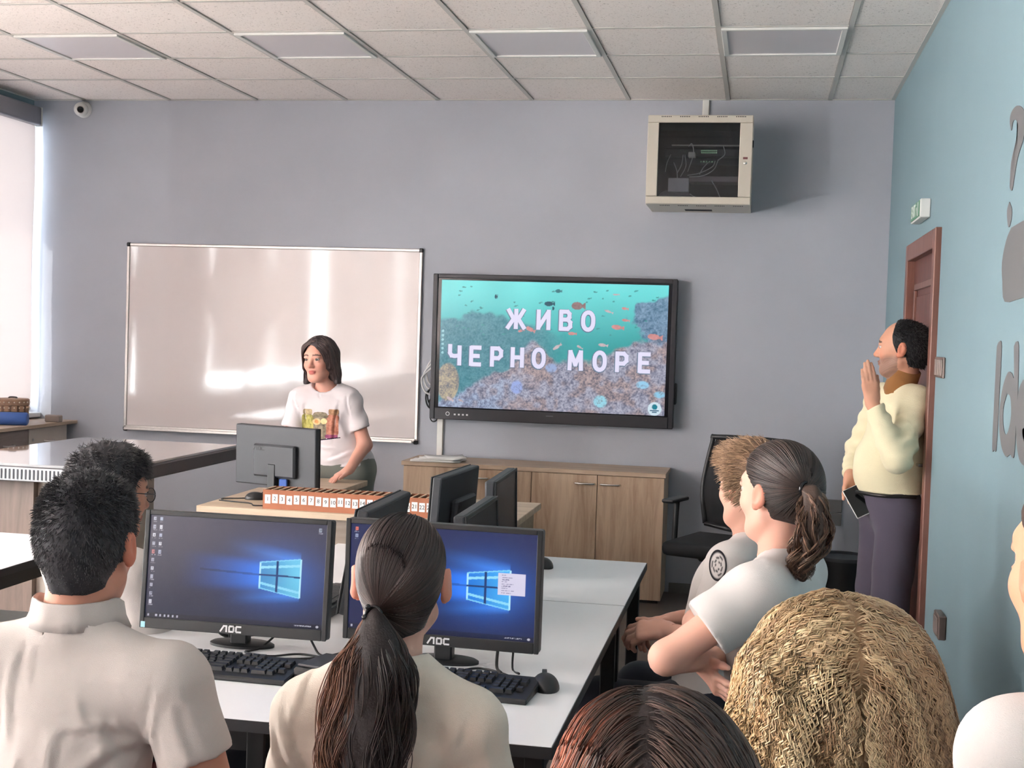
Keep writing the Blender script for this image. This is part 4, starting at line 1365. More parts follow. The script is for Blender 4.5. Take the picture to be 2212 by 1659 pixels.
keyboard('black keyboard on the far table, seen between the two lit monitors', (-1.20, 3.60, TZ), -PI / 2, keys=False)
def mouse(label, loc, rz):
    t = thing('computer_mouse', label, 'mouse', loc, rz, 'black computer mice')
    bm = B()
    bmesh.ops.create_uvsphere(bm, u_segments=24, v_segments=14, radius=1)
    for v in bm.verts:
        z = max(v.co.z, -0.05)
        v.co = Vector((v.co.x * 0.031 * (1 - 0.12 * v.co.y), v.co.y * 0.056, (z + 0.05) * (0.032 - 0.006 * v.co.y)))
    obj('shell', bm, M_black_pl, t, True)
    bm = B()
    tube(bm, [(-0.005, 0.026, 0.027), (0.005, 0.026, 0.027)], 0.008, 12)
    obj('wheel', bm, M_dark_pl, t, 'auto')
    return t
mouse('black mouse on the white table right of the half-hidden keyboard', (-0.445, 2.915, TZ), 0.25)
mouse('small black mouse far back, right of the right lit monitor', (-0.70, 4.44, TZ), 0.5)
mouse('black mouse beside the numbered box on the teacher desk', (-2.19, 5.62, 0.78), -1.2)
def cable(label, P, r=0.0028, z=None):
    t = thing('desk_cable', label, 'cable', P[0], 0, 'black desk cables')
    o = Vector(P[0])
    obj('cord', tube(B(), spline([Vector(p) - o for p in P], 6), r, 6), M_cable, t, True)
zt = TZ + 0.004
cable('black cord running back from the mouse on the teacher desk', [(-2.20, 5.66, .784), (-2.26, 5.60, .784), (-2.33, 5.56, .784), (-2.30, 5.50, .784)])
cable('black cord snaking from the teacher desk\'s left edge to the numbered box', [(-2.32, 5.50, .784), (-2.24, 5.48, .784), (-2.16, 5.46, .784), (-2.12, 5.40, .784), (-2.075, 5.41, .784)])
cable('thick black lead drooping from the left lit monitor, left of its stand', [(-1.33, 3.08, 0.93), (-1.335, 3.10, 0.86), (-1.31, 3.11, 0.80), (-1.28, 3.14, zt), (-1.2, 3.22, zt)], 0.006)
cable('thin lead drooping from the left lit monitor beside its stand', [(-1.265, 3.08, 0.93), (-1.27, 3.11, 0.84), (-1.28, 3.12, zt), (-1.30, 3.2, zt)])
cable('looped lead on the table right of the left lit monitor\'s stand', [(-1.14, 3.08, 0.92), (-1.13, 3.10, 0.83), (-1.17, 3.05, zt), (-1.19, 3.0, zt), (-1.12, 2.98, zt), (-1.06, 3.02, zt), (-0.98, 3.0, zt)])
cable('crossed lead drooping behind the right part of the left lit monitor', [(-1.10, 3.09, 0.92), (-1.08, 3.10, 0.84), (-1.04, 3.06, 0.79), (-1.0, 3.02, zt), (-0.95, 3.08, zt), (-0.90, 3.0, zt)])
cable('long flat lead lying between the two lit monitors', [(-1.10, 2.955, zt), (-1.02, 2.99, zt), (-0.96, 3.05, zt), (-0.92, 3.02, zt), (-0.88, 2.95, zt)])
cable('lead drooping from the right lit monitor near its right end', [(-0.60, 3.08, 0.92), (-0.59, 3.10, 0.84), (-0.585, 3.06, zt), (-0.56, 2.99, zt)], 0.004)
cable('lead looping on the table below the right lit monitor', [(-0.68, 2.94, zt), (-0.66, 2.98, zt), (-0.62, 3.02, zt), (-0.57, 3.0, zt), (-0.52, 2.955, zt), (-0.5, 2.935, zt)])
cable('thin lead drooping straight down behind the right lit monitor', [(-0.555, 3.08, 0.92), (-0.55, 3.09, 0.85), (-0.545, 3.05, zt), (-0.52, 3.0, zt)])
cable('curled lead hanging from the teacher monitor\'s right edge', [(-1.96, 5.76, 0.88), (-1.965, 5.74, 0.92), (-1.985, 5.73, 0.90), (-1.985, 5.72, 0.80), (-1.95, 5.68, .784), (-1.88, 5.68, .784)])
t = thing('video_plug', 'blue video plug under the teacher monitor', 'plug', (-2.10, 5.705, 0.845))
obj('plug_body', bx(B(), -0.018, 0.018, -0.01, 0.01, -0.012, 0.022, 0.003), mat('blue_plug', (54, 92, 168), rough=.45), t)
obj('plug_cable', tube(B(), spline([(0, 0, -0.012), (0.0, -0.005, -0.04), (0.02, -0.01, -0.058), (0.05, -.01, -.0605)], 5), 0.004, 8), M_cable, t, True)
t = thing('desk_phone', 'black flat device between keyboard and ponytail girl on the white table', 'device', (-0.935, 2.86, TZ), -0.25)
obj('body', bx(B(), -0.05, 0.05, -0.07, 0.07, 0, 0.03, 0.006), M_black_pl, t)
obj('lid', bx(B(), -0.045, 0.045, -0.06, 0.06, 0.0301, 0.036, 0.003), M_dark_pl, t)

# ------------------------------------------------------------------ office chair and bin at the front wall
M_mesh = mat('black_mesh_fabric', (30, 30, 34), rough=0.8, bump=.5, bscale=900)
oc = thing('office_chair', 'black mesh-back office chair at the front wall beside the sideboard', 'chair', (-0.155, 7.0, 0), -0.35)
bm = B()
bx(bm, -0.245, 0.245, -0.25, 0.24, 0.44, 0.515, 0.03, seg=3)
obj('seat', bm, M_mesh, oc, True)
Pb = [(-0.20, 0.235, 0.56), (-0.235, 0.27, 0.75), (-0.20, 0.30, 1.0), (-0.17, 0.30, 1.03), (0.17, 0.30, 1.03), (0.20, 0.30, 1.0), (0.235, 0.27, 0.75), (0.20, 0.235, 0.56), (0.0, 0.225, 0.54)]
obj('back_frame', tube(B(), spline(Pb + [Pb[0]], 5), 0.014, 8, closed=False), M_black_pl, oc, True)
bm = B()
g = []
for i in range(9):
    row = []
    for j in range(9):
        u, v = -1 + 2 * i / 8, j / 8
        z = 0.55 + 0.47 * v
        wd = 0.20 + 0.035 * math.sin(v * PI) - 0.02 * v
        row.append(bm.verts.new((u * wd, 0.232 + 0.07 * v + 0.02 * (1 - u * u), z)))
    g.append(row)
for i in range(8):
    for j in range(8):
        bm.faces.new((g[i][j], g[i + 1][j], g[i + 1][j + 1], g[i][j + 1]))
r = bmesh.ops.extrude_face_region(bm, geom=list(bm.faces))
bmesh.ops.translate(bm, verts=[v for v in r['geom'] if isinstance(v, bmesh.types.BMVert)], vec=(0, 0.008, 0))
obj('mesh_back', bm, M_mesh, oc, True)
obj('back_bar', tube(B(), spline([(0, 0.1, 0.43), (0, 0.28, 0.44), (0, 0.315, 0.6), (0, 0.32, 0.75)], 5), 0.025, 10), M_black_pl, oc, True)
for s in (-1, 1):
    bm = B()
    tube(bm, spline([(s * 0.2, 0.02, 0.43), (s * 0.275, 0.02, 0.45), (s * 0.285, 0.03, 0.58), (s * 0.285, 0.04, 0.69)], 5), 0.016, 8)
    a = obj('armrest', bm, M_black_pl, oc, True)
    obj('arm_pad', bx(B(), s * 0.285 - 0.035, s * 0.285 + 0.035, -0.09, 0.13, 0.69, 0.712, 0.01, seg=2), M_black_pl, a)
bm = B()
bx(bm, -0.10, 0.10, -0.10, 0.10, 0.405, 0.439, 0.01)
tube(bm, [(0.08, 0, .415), (0.28, -0.02, .405)], 0.008, 8)
obj('mechanism', bm, M_black_metal, oc)
obj('gas_lift', cyl(B(), (0, 0, 0.10), (0, 0, 0.405), 0.028, n=16), M_black_metal, oc)
for k in range(5):
    a = 2 * PI * k / 5 + .3
    c, s = math.cos(a), math.sin(a)
    lg = obj('base_arm', tube(B(), [(c * 0.02, s * 0.02, 0.11), (c * 0.3, s * 0.3, 0.075)], [0.03, 0.018], 8), M_black_pl, oc)
    bm = B()
    tube(bm, [(c * 0.3 - s * 0.025, s * 0.3 + c * 0.025, 0.028), (c * 0.3 + s * 0.025, s * 0.3 - c * 0.025, 0.028)], 0.0275, 14)
    tube(bm, [(c * 0.3, s * 0.3, 0.03), (c * 0.3, s * 0.3, 0.075)], 0.008, 6)
    obj('caster', bm, M_black_pl, lg)
t = thing('waste_bin', 'black plastic waste bin against the front wall under the socket', 'bin', (0.485, 7.45, 0))
bm = B()
lathe(bm, [(0.115, 0.0), (0.118, 0.01), (0.146, 0.39), (0.140, 0.39), (0.112, 0.02), (0.02, 0.018)], 36)
obj('body', bm, M_black_pl, t, 'auto')
bm = B()
lathe(bm, [(0.145, 0.385), (0.154, 0.387), (0.155, 0.405), (0.139, 0.405), (0.139, 0.391)], 36)
obj('rim', bm, M_dark_pl, t, 'auto')
bm = B()
for k in range(30):
    a = 2 * PI * k / 30
    rr = 0.139
    bx(bm, 0.1265, 0.1275, -0.004, 0.004, 0.02, 0.37, M=Matrix.Rotation(a, 4, 'Z') @ Matrix.Translation((0.0125, 0, 0.0)) @ Matrix.Rotation(math.atan(0.028 / .38), 4, 'Y') if False else Matrix.Rotation(a, 4, 'Z'))
bm.free()

# ------------------------------------------------------------------ implicit surfaces (people): smooth unions of cones and ellipsoids, meshed by surface nets
class Field:
    def __init__(self):
        self.p = []
        self.disp = []
        self.cuts = []
    def ell(self, c, r, R=None, k=0.02, op=0):
        self.p.append(('e', np.array(c, float), np.array(r, float), np.eye(3) if R is None else np.array(R), k, op))
        return self
    def cone(self, a, b, ra, rb=None, k=0.03, op=0, flat=None):
        """capsule from a to b; flat = (axis, factor): squeezed along a world axis"""
        self.p.append(('c', np.array(a, float), np.array(b, float), (ra, ra if rb is None else rb), k, op, flat))
        return self
    def chain(self, P, rs, k=0.02, flat=None):
        for i in range(len(P) - 1):
            self.cone(P[i], P[i + 1], rs[i], rs[i + 1], k, 0, flat)
        return self
    @staticmethod
    def one(q, P):
        if q[0] == 'e':
            L = (P - q[1]) @ q[3]
            a = L / q[2]
            k0 = np.sqrt((a * a).sum(-1)) + 1e-9
            b = a / q[2]
            k1 = np.sqrt((b * b).sum(-1)) + 1e-9
            return k0 * (k0 - 1) / k1
        a, b, (ra, rb) = q[1], q[2], q[3]
        ab = b - a
        ap = P - a
        t = np.clip(ap @ ab / max(ab @ ab, 1e-9), 0, 1)
        d = ap - t[..., None] * ab
        if q[6] is not None:
            ax, f = q[6]
            ax = np.asarray(ax, float)
            n = d @ ax
            d = d + (n * (1 / f - 1))[..., None] * ax
        return np.sqrt((d * d).sum(-1)) - (ra + t * (rb - ra))
    @staticmethod
    def box(q):
        if q[0] == 'e':
            e = np.abs(q[3]) @ q[2]
            return q[1] - e, q[1] + e
        r = max(q[3])
        return np.minimum(q[1], q[2]) - r, np.maximum(q[1], q[2]) + r
    @staticmethod
    def mix(D, d, k, op):
        if op == 0:
            h = np.maximum(k - np.abs(D - d), 0) / k
            return np.minimum(D, d) - h * h * k * .25
        h = np.maximum(k - np.abs(D + d), 0) / k
        return np.maximum(D, -d) + h * h * k * .25
    def post(self, P, D):
        for f in self.disp:
            D = D - f(P)
        for f in self.cuts:
            D = np.maximum(D, f(P))
        return D
    def ev(self, P):
        D = np.full(P.shape[:-1], 0.5)
        for q in self.p:
            D = self.mix(D, self.one(q, P), q[4], q[5])
        return self.post(P, D)
    def grad(self, P, e=0.002):
        g = np.stack([self.ev(P + np.eye(3)[i] * e) - self.ev(P - np.eye(3)[i] * e) for i in range(3)], -1)
        return g / (np.linalg.norm(g, axis=-1, keepdims=True) + 1e-9)
    def bounds(self, m=0.03):
        lo = np.min([self.box(q)[0] for q in self.p if q[5] == 0], 0) - m
        hi = np.max([self.box(q)[1] for q in self.p if q[5] == 0], 0) + m
        return lo, hi
    def mesh(self, h, lo=None, hi=None):
        l, u = self.bounds()
        lo = l if lo is None else np.maximum(l, lo)
        hi = u if hi is None else np.minimum(u, hi)
        n = np.maximum(np.ceil((hi - lo) / h).astype(int) + 1, 3)
        ax = [lo[i] + np.arange(n[i]) * h for i in range(3)]
        D = np.full(tuple(n), 0.5, np.float32)
        for q in self.p:
            a, b = self.box(q)
            m = q[4] + 2.5 * h
            i0 = [max(0, int((a[i] - m - lo[i]) / h)) for i in range(3)]
            i1 = [min(n[i], int((b[i] + m - lo[i]) / h) + 2) for i in range(3)]
            if any(i1[i] <= i0[i] for i in range(3)):
                continue
            s = tuple(slice(i0[i], i1[i]) for i in range(3))
            P = np.stack(np.meshgrid(*[ax[i][s[i]] for i in range(3)], indexing='ij'), -1)
            D[s] = self.mix(D[s], self.one(q, P), q[4], q[5])
        if self.disp or self.cuts:
            near = np.abs(D) < 0.06 if not self.cuts else D < 0.06
            idx = np.nonzero(near)
            P = np.stack([ax[i][idx[i]] for i in range(3)], -1)
            D[idx] = self.post(P, D[idx])
        return surface_nets(D, lo, h)

def surface_nets(D, lo, h):
    S = D < 0
    n = D.shape
    cs = [(i, j, k) for i in (0, 1) for j in (0, 1) for k in (0, 1)]
    sub = lambda A, o: A[o[0]:n[0] - 1 + o[0], o[1]:n[1] - 1 + o[1], o[2]:n[2] - 1 + o[2]]
    cnt = sum(sub(S, o).astype(np.int8) for o in cs)
    act = np.nonzero((cnt > 0) & (cnt < 8))
    N = len(act[0])
    idm = np.full((n[0] - 1, n[1] - 1, n[2] - 1), -1, np.int32)
    idm[act] = np.arange(N)
    val = {o: D[act[0] + o[0], act[1] + o[1], act[2] + o[2]] for o in cs}
    acc = np.zeros((N, 3))
    c = np.zeros(N)
    for o in cs:
        for a in range(3):
            if o[a] == 0:
                o2 = list(o); o2[a] = 1; o2 = tuple(o2)
                v0, v1 = val[o], val[o2]
                m = (v0 < 0) != (v1 < 0)
                t = np.where(m, v0 / np.where(m, v0 - v1, 1), 0)
                p = np.tile(np.array(o, float), (N, 1))
                p[:, a] = t
                acc[m] += p[m]
                c += m
    V = (np.stack(act, -1) + acc / c[:, None]) * h + lo
    F = []
    for a in range(3):
        b, d = (a + 1) % 3, (a + 2) % 3
        sl0 = [slice(1, -1)] * 3
        sl0[a] = slice(0, -1)
        sl1 = list(sl0)
        sl1[a] = slice(1, None)
        A, Bs = S[tuple(sl0)], S[tuple(sl1)]
        idx = np.nonzero(A != Bs)
        if len(idx[0]) == 0:
            continue
        base = [idx[i] + (0 if i == a else 1) for i in range(3)]
        def cell(ob, od):
            q = list(base)
            q[b] = q[b] - ob
            q[d] = q[d] - od
            return idm[q[0], q[1], q[2]]
        f = np.stack([cell(1, 1), cell(0, 1), cell(0, 0), cell(1, 0)], -1)
        fl = ~A[idx]
        f[fl] = f[fl][:, ::-1]
        F.append(f)
    F = np.concatenate(F) if F else np.zeros((0, 4), int)
    F = F[(F >= 0).all(1)]
    return V, F

def join(parts):
    Vs, Fs, o = [], [], 0
    for V, F in parts:
        Vs.append(V); Fs.append(F + o); o += len(V)
    return np.concatenate(Vs), np.concatenate(Fs)

def rotm(rx=0, ry=0, rz=0):
    return np.array(Euler((rx, ry, rz)).to_matrix())

# ---- anatomy
class Frame:
    """local frame of the head: origin between the ears, +y forward, +z up"""
    def __init__(self, c, yaw=0.0, pitch=0.0, tilt=0.0, s=1.0):
        self.c = np.array(c, float)
        self.s = s
        self.R = rotm(0, 0, yaw) @ rotm(pitch, 0, 0) @ rotm(0, tilt, 0)
    def __call__(self, p):
        return self.c + self.R @ (np.array(p, float) * self.s)
    def inv(self, P):
        return (np.asarray(P) - self.c) @ self.R / self.s
    def ell(self, f, c, r, R=None, k=0.02, op=0):
        f.ell(self(c), np.array(r) * self.s, self.R if R is None else self.R @ R, k * self.s, op)
    def cone(self, f, a, b, ra, rb=None, k=0.02, op=0):
        f.cone(self(a), self(b), ra * self.s, (ra if rb is None else rb) * self.s, k * self.s, op)

def add_head(f, H, fem=False, detail=True):
    jw = 0.95 if fem else 1.0
    H.ell(f, (0, -0.012, 0.036), (0.073, 0.094, 0.081), k=0.01)
    H.ell(f, (0, -0.045, 0.015), (0.060, 0.060, 0.065), k=0.03)
    H.ell(f, (0, 0.036, -0.030), (0.057 * jw, 0.054, 0.082), k=0.03)
    H.ell(f, (0, 0.060, -0.094), (0.026 * jw, 0.025, 0.019), k=0.03)
    for s in (-1, 1):
        H.cone(f, (s * 0.052 * jw, 0.005, -0.058), (s * 0.020 * jw, 0.062, -0.096), 0.014, 0.012, k=0.035)
        H.ell(f, (s * 0.038, 0.058, -0.026), (0.022, 0.024, 0.024), k=0.022)
    H.ell(f, (0, 0.072, 0.028), (0.048, 0.018, 0.018), k=0.025)
    if detail:
        for s in (-1, 1):
            H.ell(f, (s * 0.031, 0.100, 0.005), (0.017, 0.014, 0.011), k=0.014, op=1)
        H.cone(f, (0, 0.084, 0.012), (0, 0.106, -0.028), 0.007, 0.0115, k=0.012)
        for s in (-1, 1):
            H.ell(f, (s * 0.0115, 0.096, -0.033), (0.0085, 0.010, 0.0075), k=0.008)
            H.ell(f, (s * 0.031, 0.0835, 0.016), (0.016, 0.008, 0.006), k=0.008)     # upper lids
            H.ell(f, (s * 0.031, 0.0825, -0.006), (0.015, 0.006, 0.004), k=0.008)
        H.ell(f, (0, 0.089, -0.0575), (0.021 * jw, 0.010, 0.0052), k=0.007)
        H.ell(f, (0, 0.087, -0.068), (0.019 * jw, 0.010, 0.0062), k=0.007)
        H.ell(f, (0, 0.101, -0.0626), (0.019, 0.006, 0.0012), k=0.004, op=1)
    # ears
    for s in (-1, 1):
        Re = rotm(0.12, 0, 0) @ rotm(0, 0, s * -0.42)
        H.ell(f, (s * 0.0825, -0.015, -0.004), (0.0085, 0.0195, 0.0315), Re, k=0.008)
        H.ell(f, (s * 0.0775, 0.000, -0.028), (0.007, 0.010, 0.012), Re, k=0.008)
        H.ell(f, (s * 0.0925, -0.010, 0.000), (0.0065, 0.0115, 0.019), Re, k=0.006, op=1)

def add_hand(f, wrist, d, palm_n, s=1.0, curl=(0.3, 0.35, 0.4, 0.45), spread=0.10, thumb=(0.6, 0.25), side=1, fr=1.0):
    """d: direction of the fingers, palm_n: the way the palm faces, side: +1 thumb towards cross(d, palm_n), -1 opposite"""
    w = np.array(wrist, float)
    d = np.array(d, float); d /= np.linalg.norm(d)
    n = np.array(palm_n, float); n -= d * (n @ d); n /= np.linalg.norm(n)
    t = np.cross(d, n) * side
    P = lambda a, b, c: w + (d * a + t * b + n * c) * s
    f.cone(P(0.0, 0, 0), P(0.03, 0.004, 0), 0.025 * s, 0.026 * s, k=0.02, flat=(n, 0.75))
    for b in (-0.024, -0.008, 0.008, 0.024):
        f.cone(P(0.022, b * 0.7, 0), P(0.082 - abs(b - .004) * .15, b, 0), 0.0135 * s, 0.0112 * s, k=0.012)
    L = [(0.026, 0.083, (0.040, 0.026, 0.020)), (0.009, 0.086, (0.044, 0.029, 0.021)), (-0.008, 0.083, (0.041, 0.027, 0.021)), (-0.024, 0.076, (0.032, 0.020, 0.019))]
    for i, (b, a, ph) in enumerate(L):
        sp = (b / 0.025) * spread
        p = P(a - 0.012, b, 0)
        ang = curl[i]
        cur = p
        tot = 0.15 * ang
        r = [0.0098, 0.0088, 0.0080, 0.0066]
        for j, l in enumerate(ph):
            tot += ang * (0.8 if j == 0 else 1.0)
            dirn = (d * math.cos(tot) + n * math.sin(tot)) + t * sp * math.cos(tot)
            dirn /= np.linalg.norm(dirn)
            nx = cur + dirn * (l + (0.012 if j == 0 else 0)) * s
            f.cone(cur, nx, r[j] * s * fr, r[j + 1] * s * fr, k=0.005)
            cur = nx
    a0, c0 = thumb
    p0 = P(0.018, 0.020, 0.004)
    d1 = d * math.cos(a0) + t * math.sin(a0) + n * c0
    d1 /= np.linalg.norm(d1)
    p1 = p0 + d1 * 0.042 * s
    d2 = d1 * 0.85 + d * 0.45 + n * c0 * .5
    d2 /= np.linalg.norm(d2)
    p2 = p1 + d2 * 0.032 * s
    p3 = p2 + d2 * 0.024 * s
    f.cone(p0, p1, 0.0145 * s, 0.0115 * s, k=0.014)
    f.cone(p1, p2, 0.0108 * s, 0.0098 * s, k=0.006)
    f.cone(p2, p3, 0.0096 * s, 0.0074 * s, k=0.006)

def add_torso(f, J, w=1.0, belly=0.0, off=0.0, k=0.05):
    """J: pelvis, chest, neck (base), sl, sr (shoulder joints)"""
    pel, ch, nk, sl, sr = (np.array(J[q], float) for q in ('pelvis', 'chest', 'neck', 'sl', 'sr'))
    up = (ch - pel); up /= np.linalg.norm(up)
    lat = (sr - sl); lat /= np.linalg.norm(lat)
    lat = lat - up * (lat @ up); lat /= np.linalg.norm(lat)
    fw = np.cross(up, lat)
    R = np.stack([lat, fw, up], -1)
    o = off
    f.ell(pel, (0.165 * w + o, 0.115 * w + o, 0.115 + o), R, k=0.02)
    mid = pel * 0.5 + ch * 0.5
    f.ell(mid + fw * (0.012 + belly * .4), (0.135 * w + o + belly * .3, 0.102 * w + o + belly, 0.16 + o), R, k=k)
    f.ell(ch + fw * 0.0, (0.148 * w + o, 0.106 * w + o, 0.150 + o), R, k=k)
    upc = ch * 0.35 + (sl + sr) * 0.325
    f.cone(sl * .82 + sr * .18 - up * 0.02, sr * .82 + sl * .18 - up * 0.02, 0.054 * w + o, k=k)
    for s in (sl, sr):
        f.ell(s, (0.052 * w + o,) * 3, None, k=0.04)
        f.cone(nk - up * 0.01 - fw * 0.01, s * .85 + nk * .15 + up * 0.004 - fw * .012, 0.036 * w + o, 0.034 * w + o, k=0.04)
    return R

def hair_tubes(P, r, sides=3, taper=0.35):
    """P (n, m, 3) polylines -> tube mesh arrays"""
    n, m, _ = P.shape
    T = np.gradient(P, axis=1)
    T /= np.linalg.norm(T, axis=-1, keepdims=True) + 1e-9
    ref = np.where(np.abs(T[..., 2:3]) < 0.85, np.array([0, 0, 1.0]), np.array([1.0, 0, 0]))
    S = np.cross(T, ref)
    S /= np.linalg.norm(S, axis=-1, keepdims=True) + 1e-9
    U = np.cross(T, S)
    u = np.linspace(0, 1, m)
    pr = np.minimum(1, np.minimum(u * 8 + 0.45, (1 - u) / taper * 0.8 + 0.2))[None, :] * np.broadcast_to(np.asarray(r).reshape(-1, 1), (n, 1))
    rings = []
    for k in range(sides):
        a = 2 * PI * k / sides
        rings.append(P + (S * math.cos(a) + U * math.sin(a)) * pr[..., None])
    V = np.stack(rings, 2).reshape(-1, 3)
    i = np.arange(n)[:, None, None] * (m * sides)
    j = np.arange(m - 1)[None, :, None] * sides
    k = np.arange(sides)[None, None, :]
    a = (i + j + k)
    b = (i + j + (k + 1) % sides)
    F = np.stack([a, b, b + sides, a + sides], -1).reshape(-1, 4)
    return V, F, m * sides

def flow_strands(f, roots, flow, steps, ds, lift, seed=0, stick=0.8, grav=0.0, clump=0.0, free=None, goal=None):
    """walk from the roots along flow(P) while keeping `lift` above the field's surface"""
    P = roots.copy()
    out = [P.copy()]
    lift = np.broadcast_to(lift, (len(P),)) if np.ndim(lift) < 2 else lift
    for s in range(steps):
        g = f.grad(P)
        d = flow(P, s / steps)
        d = d - g * (d * g).sum(-1, keepdims=True) * (1.0 if free is None else free(s / steps))
        d /= np.linalg.norm(d, axis=-1, keepdims=True) + 1e-9
        P = P + d * (ds if goal is None else (ds * np.clip(np.linalg.norm(P - goal, axis=-1, keepdims=True) / 0.016 - 0.15, 0, 1)))
        if stick > 0:
            e = f.ev(P) - lift
            if free is not None and free(s / steps) < 1:
                e = np.minimum(e, 0)
            P = P - g * e[:, None] * stick
        out.append(P.copy())
    return np.stack(out, 1)

def surface_roots(f, n, lo, hi, keep, seed=0, it=6):
    r = np.random.default_rng(seed)
    P = r.uniform(lo, hi, (n * 6, 3))
    d = f.ev(P)
    P = P[np.abs(d) < 0.06]
    for _ in range(it):
        P = P - f.grad(P) * f.ev(P)[:, None]
    P = P[np.abs(f.ev(P)) < 0.003]
    P = P[keep(P)]
    if len(P) > n:
        P = P[r.permutation(len(P))[:n]]
    return P

def strand_cols(n, per, c0, c1, seed, streak=None):
    r = np.random.default_rng(seed)
    t = r.random(n)[:, None]
    c = np.array(s2l(c0)) * (1 - t) + np.array(s2l(c1)) * t
    if streak is not None:
        c = streak(c, t)
    return np.repeat(c, per, 0)

M_skin = vcol_mat('skin', rough=0.55, bump=0.10, bscale=420, spec=0.35, sss=0.12)
M_hair = vcol_mat('hair_strands', rough=0.42, spec=0.5)
M_hairbase = vcol_mat('hair_mass', rough=0.6, spec=0.35, bump=0.4, bscale=260)
def cloth_mat(name, rgb, rough=0.9, bump=0.35, bscale=700, noise=0.02):
    return mat(name, rgb, rough=rough, spec=0.2, noise=noise, nscale=14, bump=bump, bscale=bscale, sheen=0.15)

def skin_cols(V, H, base, lips=(176, 104, 96), brow=None, beard=None, ear=True, blush=0.06):
    """colour of the skin itself: lips, brows, stubble, a little pinker ears"""
    c = np.tile(np.array(s2l(base)), (len(V), 1))
    L = H.inv(V)
    near = (((L / np.array((0.105, 0.118, 0.15))) ** 2).sum(-1) < 1.15) & (L[:, 1] < 0.119)
    def put(m, col, a=1.0):
        m = (np.clip(m, 0, 1) * a * near)[:, None]
        c[:] = c * (1 - m) + np.array(s2l(col)) * m
    pink = tuple(min(255, v * k) for v, k in zip(base, (1.03, 0.84, 0.80)))
    if ear:
        put(((np.abs(L[:, 0]) > 0.071) & (np.abs(L[:, 2]) < 0.045) & (L[:, 1] < 0.015)).astype(float), pink, 0.7)
    ck = np.exp(-((np.abs(L[:, 0]) - 0.040) ** 2 + (L[:, 1] - 0.07) ** 2 + (L[:, 2] + 0.03) ** 2) / 0.022 ** 2)
    put(ck, pink, 0.5)
    put(np.exp(-(L[:, 0] ** 2 + (L[:, 1] - 0.11) ** 2 + (L[:, 2] + .03) ** 2) / 0.014 ** 2), pink, 0.5)
    if lips is not None:
        m = ((np.abs(L[:, 2] + 0.063) < 0.0105 * np.sqrt(np.clip(1 - (L[:, 0] / 0.023) ** 2, 0, 1))) & (L[:, 1] > 0.075)).astype(float)
        put(m, lips, 0.85)
    if brow is not None:
        arc = 0.0285 - ((np.abs(L[:, 0]) - 0.030) / 0.02) ** 2 * 0.004
        m = ((np.abs(L[:, 2] - arc) < 0.0042) & (np.abs(np.abs(L[:, 0]) - 0.031) < 0.020) & (L[:, 1] > 0.05)).astype(float)
        put(m, brow, 0.85)
    if beard is not None:
        n = np.sin(L[:, 0] * 900) * np.sin(L[:, 2] * 870 + 1) * 0.15 + 0.85
        m = np.clip((-0.022 - L[:, 2] - np.clip(L[:, 1] - 0.05, 0, 1) * .35) / 0.02, 0, 1) * (L[:, 1] > 0.005) * (L[:, 2] > -0.13)
        m = np.maximum(m, ((np.abs(L[:, 2] + 0.047) < 0.008) & (np.abs(L[:, 0]) < 0.03) & (L[:, 1] > 0.07)).astype(float))
        put(m * n, beard, 0.7)
    return c

def add_eyes(parent, H, iris=(70, 52, 40)):
    for s in (-1, 1):
        bm = B()
        bmesh.ops.create_uvsphere(bm, u_segments=18, v_segments=12, radius=0.0125 * H.s)
        d = Vector(H.R @ np.array((0, 1.0, 0)))
        me = bpy.data.meshes.new('eye')
        bm.to_mesh(me); bm.free()
        co = np.empty(len(me.vertices) * 3, np.float32)
        me.vertices.foreach_get('co', co)
        co = co.reshape(-1, 3)
        a = (co @ np.array(d)) / (0.0125 * H.s)
        col = np.where((a > 0.955)[:, None], np.array([[0.01, 0.01, 0.01]]), np.where((a > 0.82)[:, None], np.array([s2l(iris)]), np.array([s2l((186, 174, 168))])))
        set_col(me, col)
        o = finish('eye', me, M_eye, parent, True)
        o.location = H((s * 0.031, 0.0775, 0.0045))
M_eye = vcol_mat('eye', rough=0.15, spec=0.6)

def person(label, loc, rz, group=None):
    return thing('person', label, 'person', loc, rz, group)

def crease(a, b, w, amp, yside=None):
    """a ridge (amp > 0) or furrow along the segment a-b, as a displacement function; yside=(ymax) limits it to the back"""
    a, b = np.array(a, float), np.array(b, float)
    ab = b - a
    L2 = ab @ ab
    def f(P):
        t = np.clip((P - a) @ ab / L2, 0, 1)
        d = P - a - t[..., None] * ab
        r2 = (d * d).sum(-1)
        taper = np.sin(np.clip(t, 0.02, 0.98) * PI) ** 0.6
        return amp * 1.5 * np.exp(-r2 / (w * w)) * taper
    return f
def wrinkle(freq, amp, dirv, seed=0):
    r = np.random.default_rng(seed)
    ph = r.uniform(0, 6.28, 6)
    D = [np.array(dirv, float) + r.normal(0, 0.25, 3) for _ in range(3)]
    def f(P):
        s = 0
        for i, d in enumerate(D):
            q = P @ d * freq * (0.7 + 0.35 * i) + ph[i]
            s = s + np.sin(q + 1.3 * np.sin(P @ D[(i + 1) % 3] * freq * .45 + ph[i + 3]))
        return amp * 1.5 * s / 3
    return f

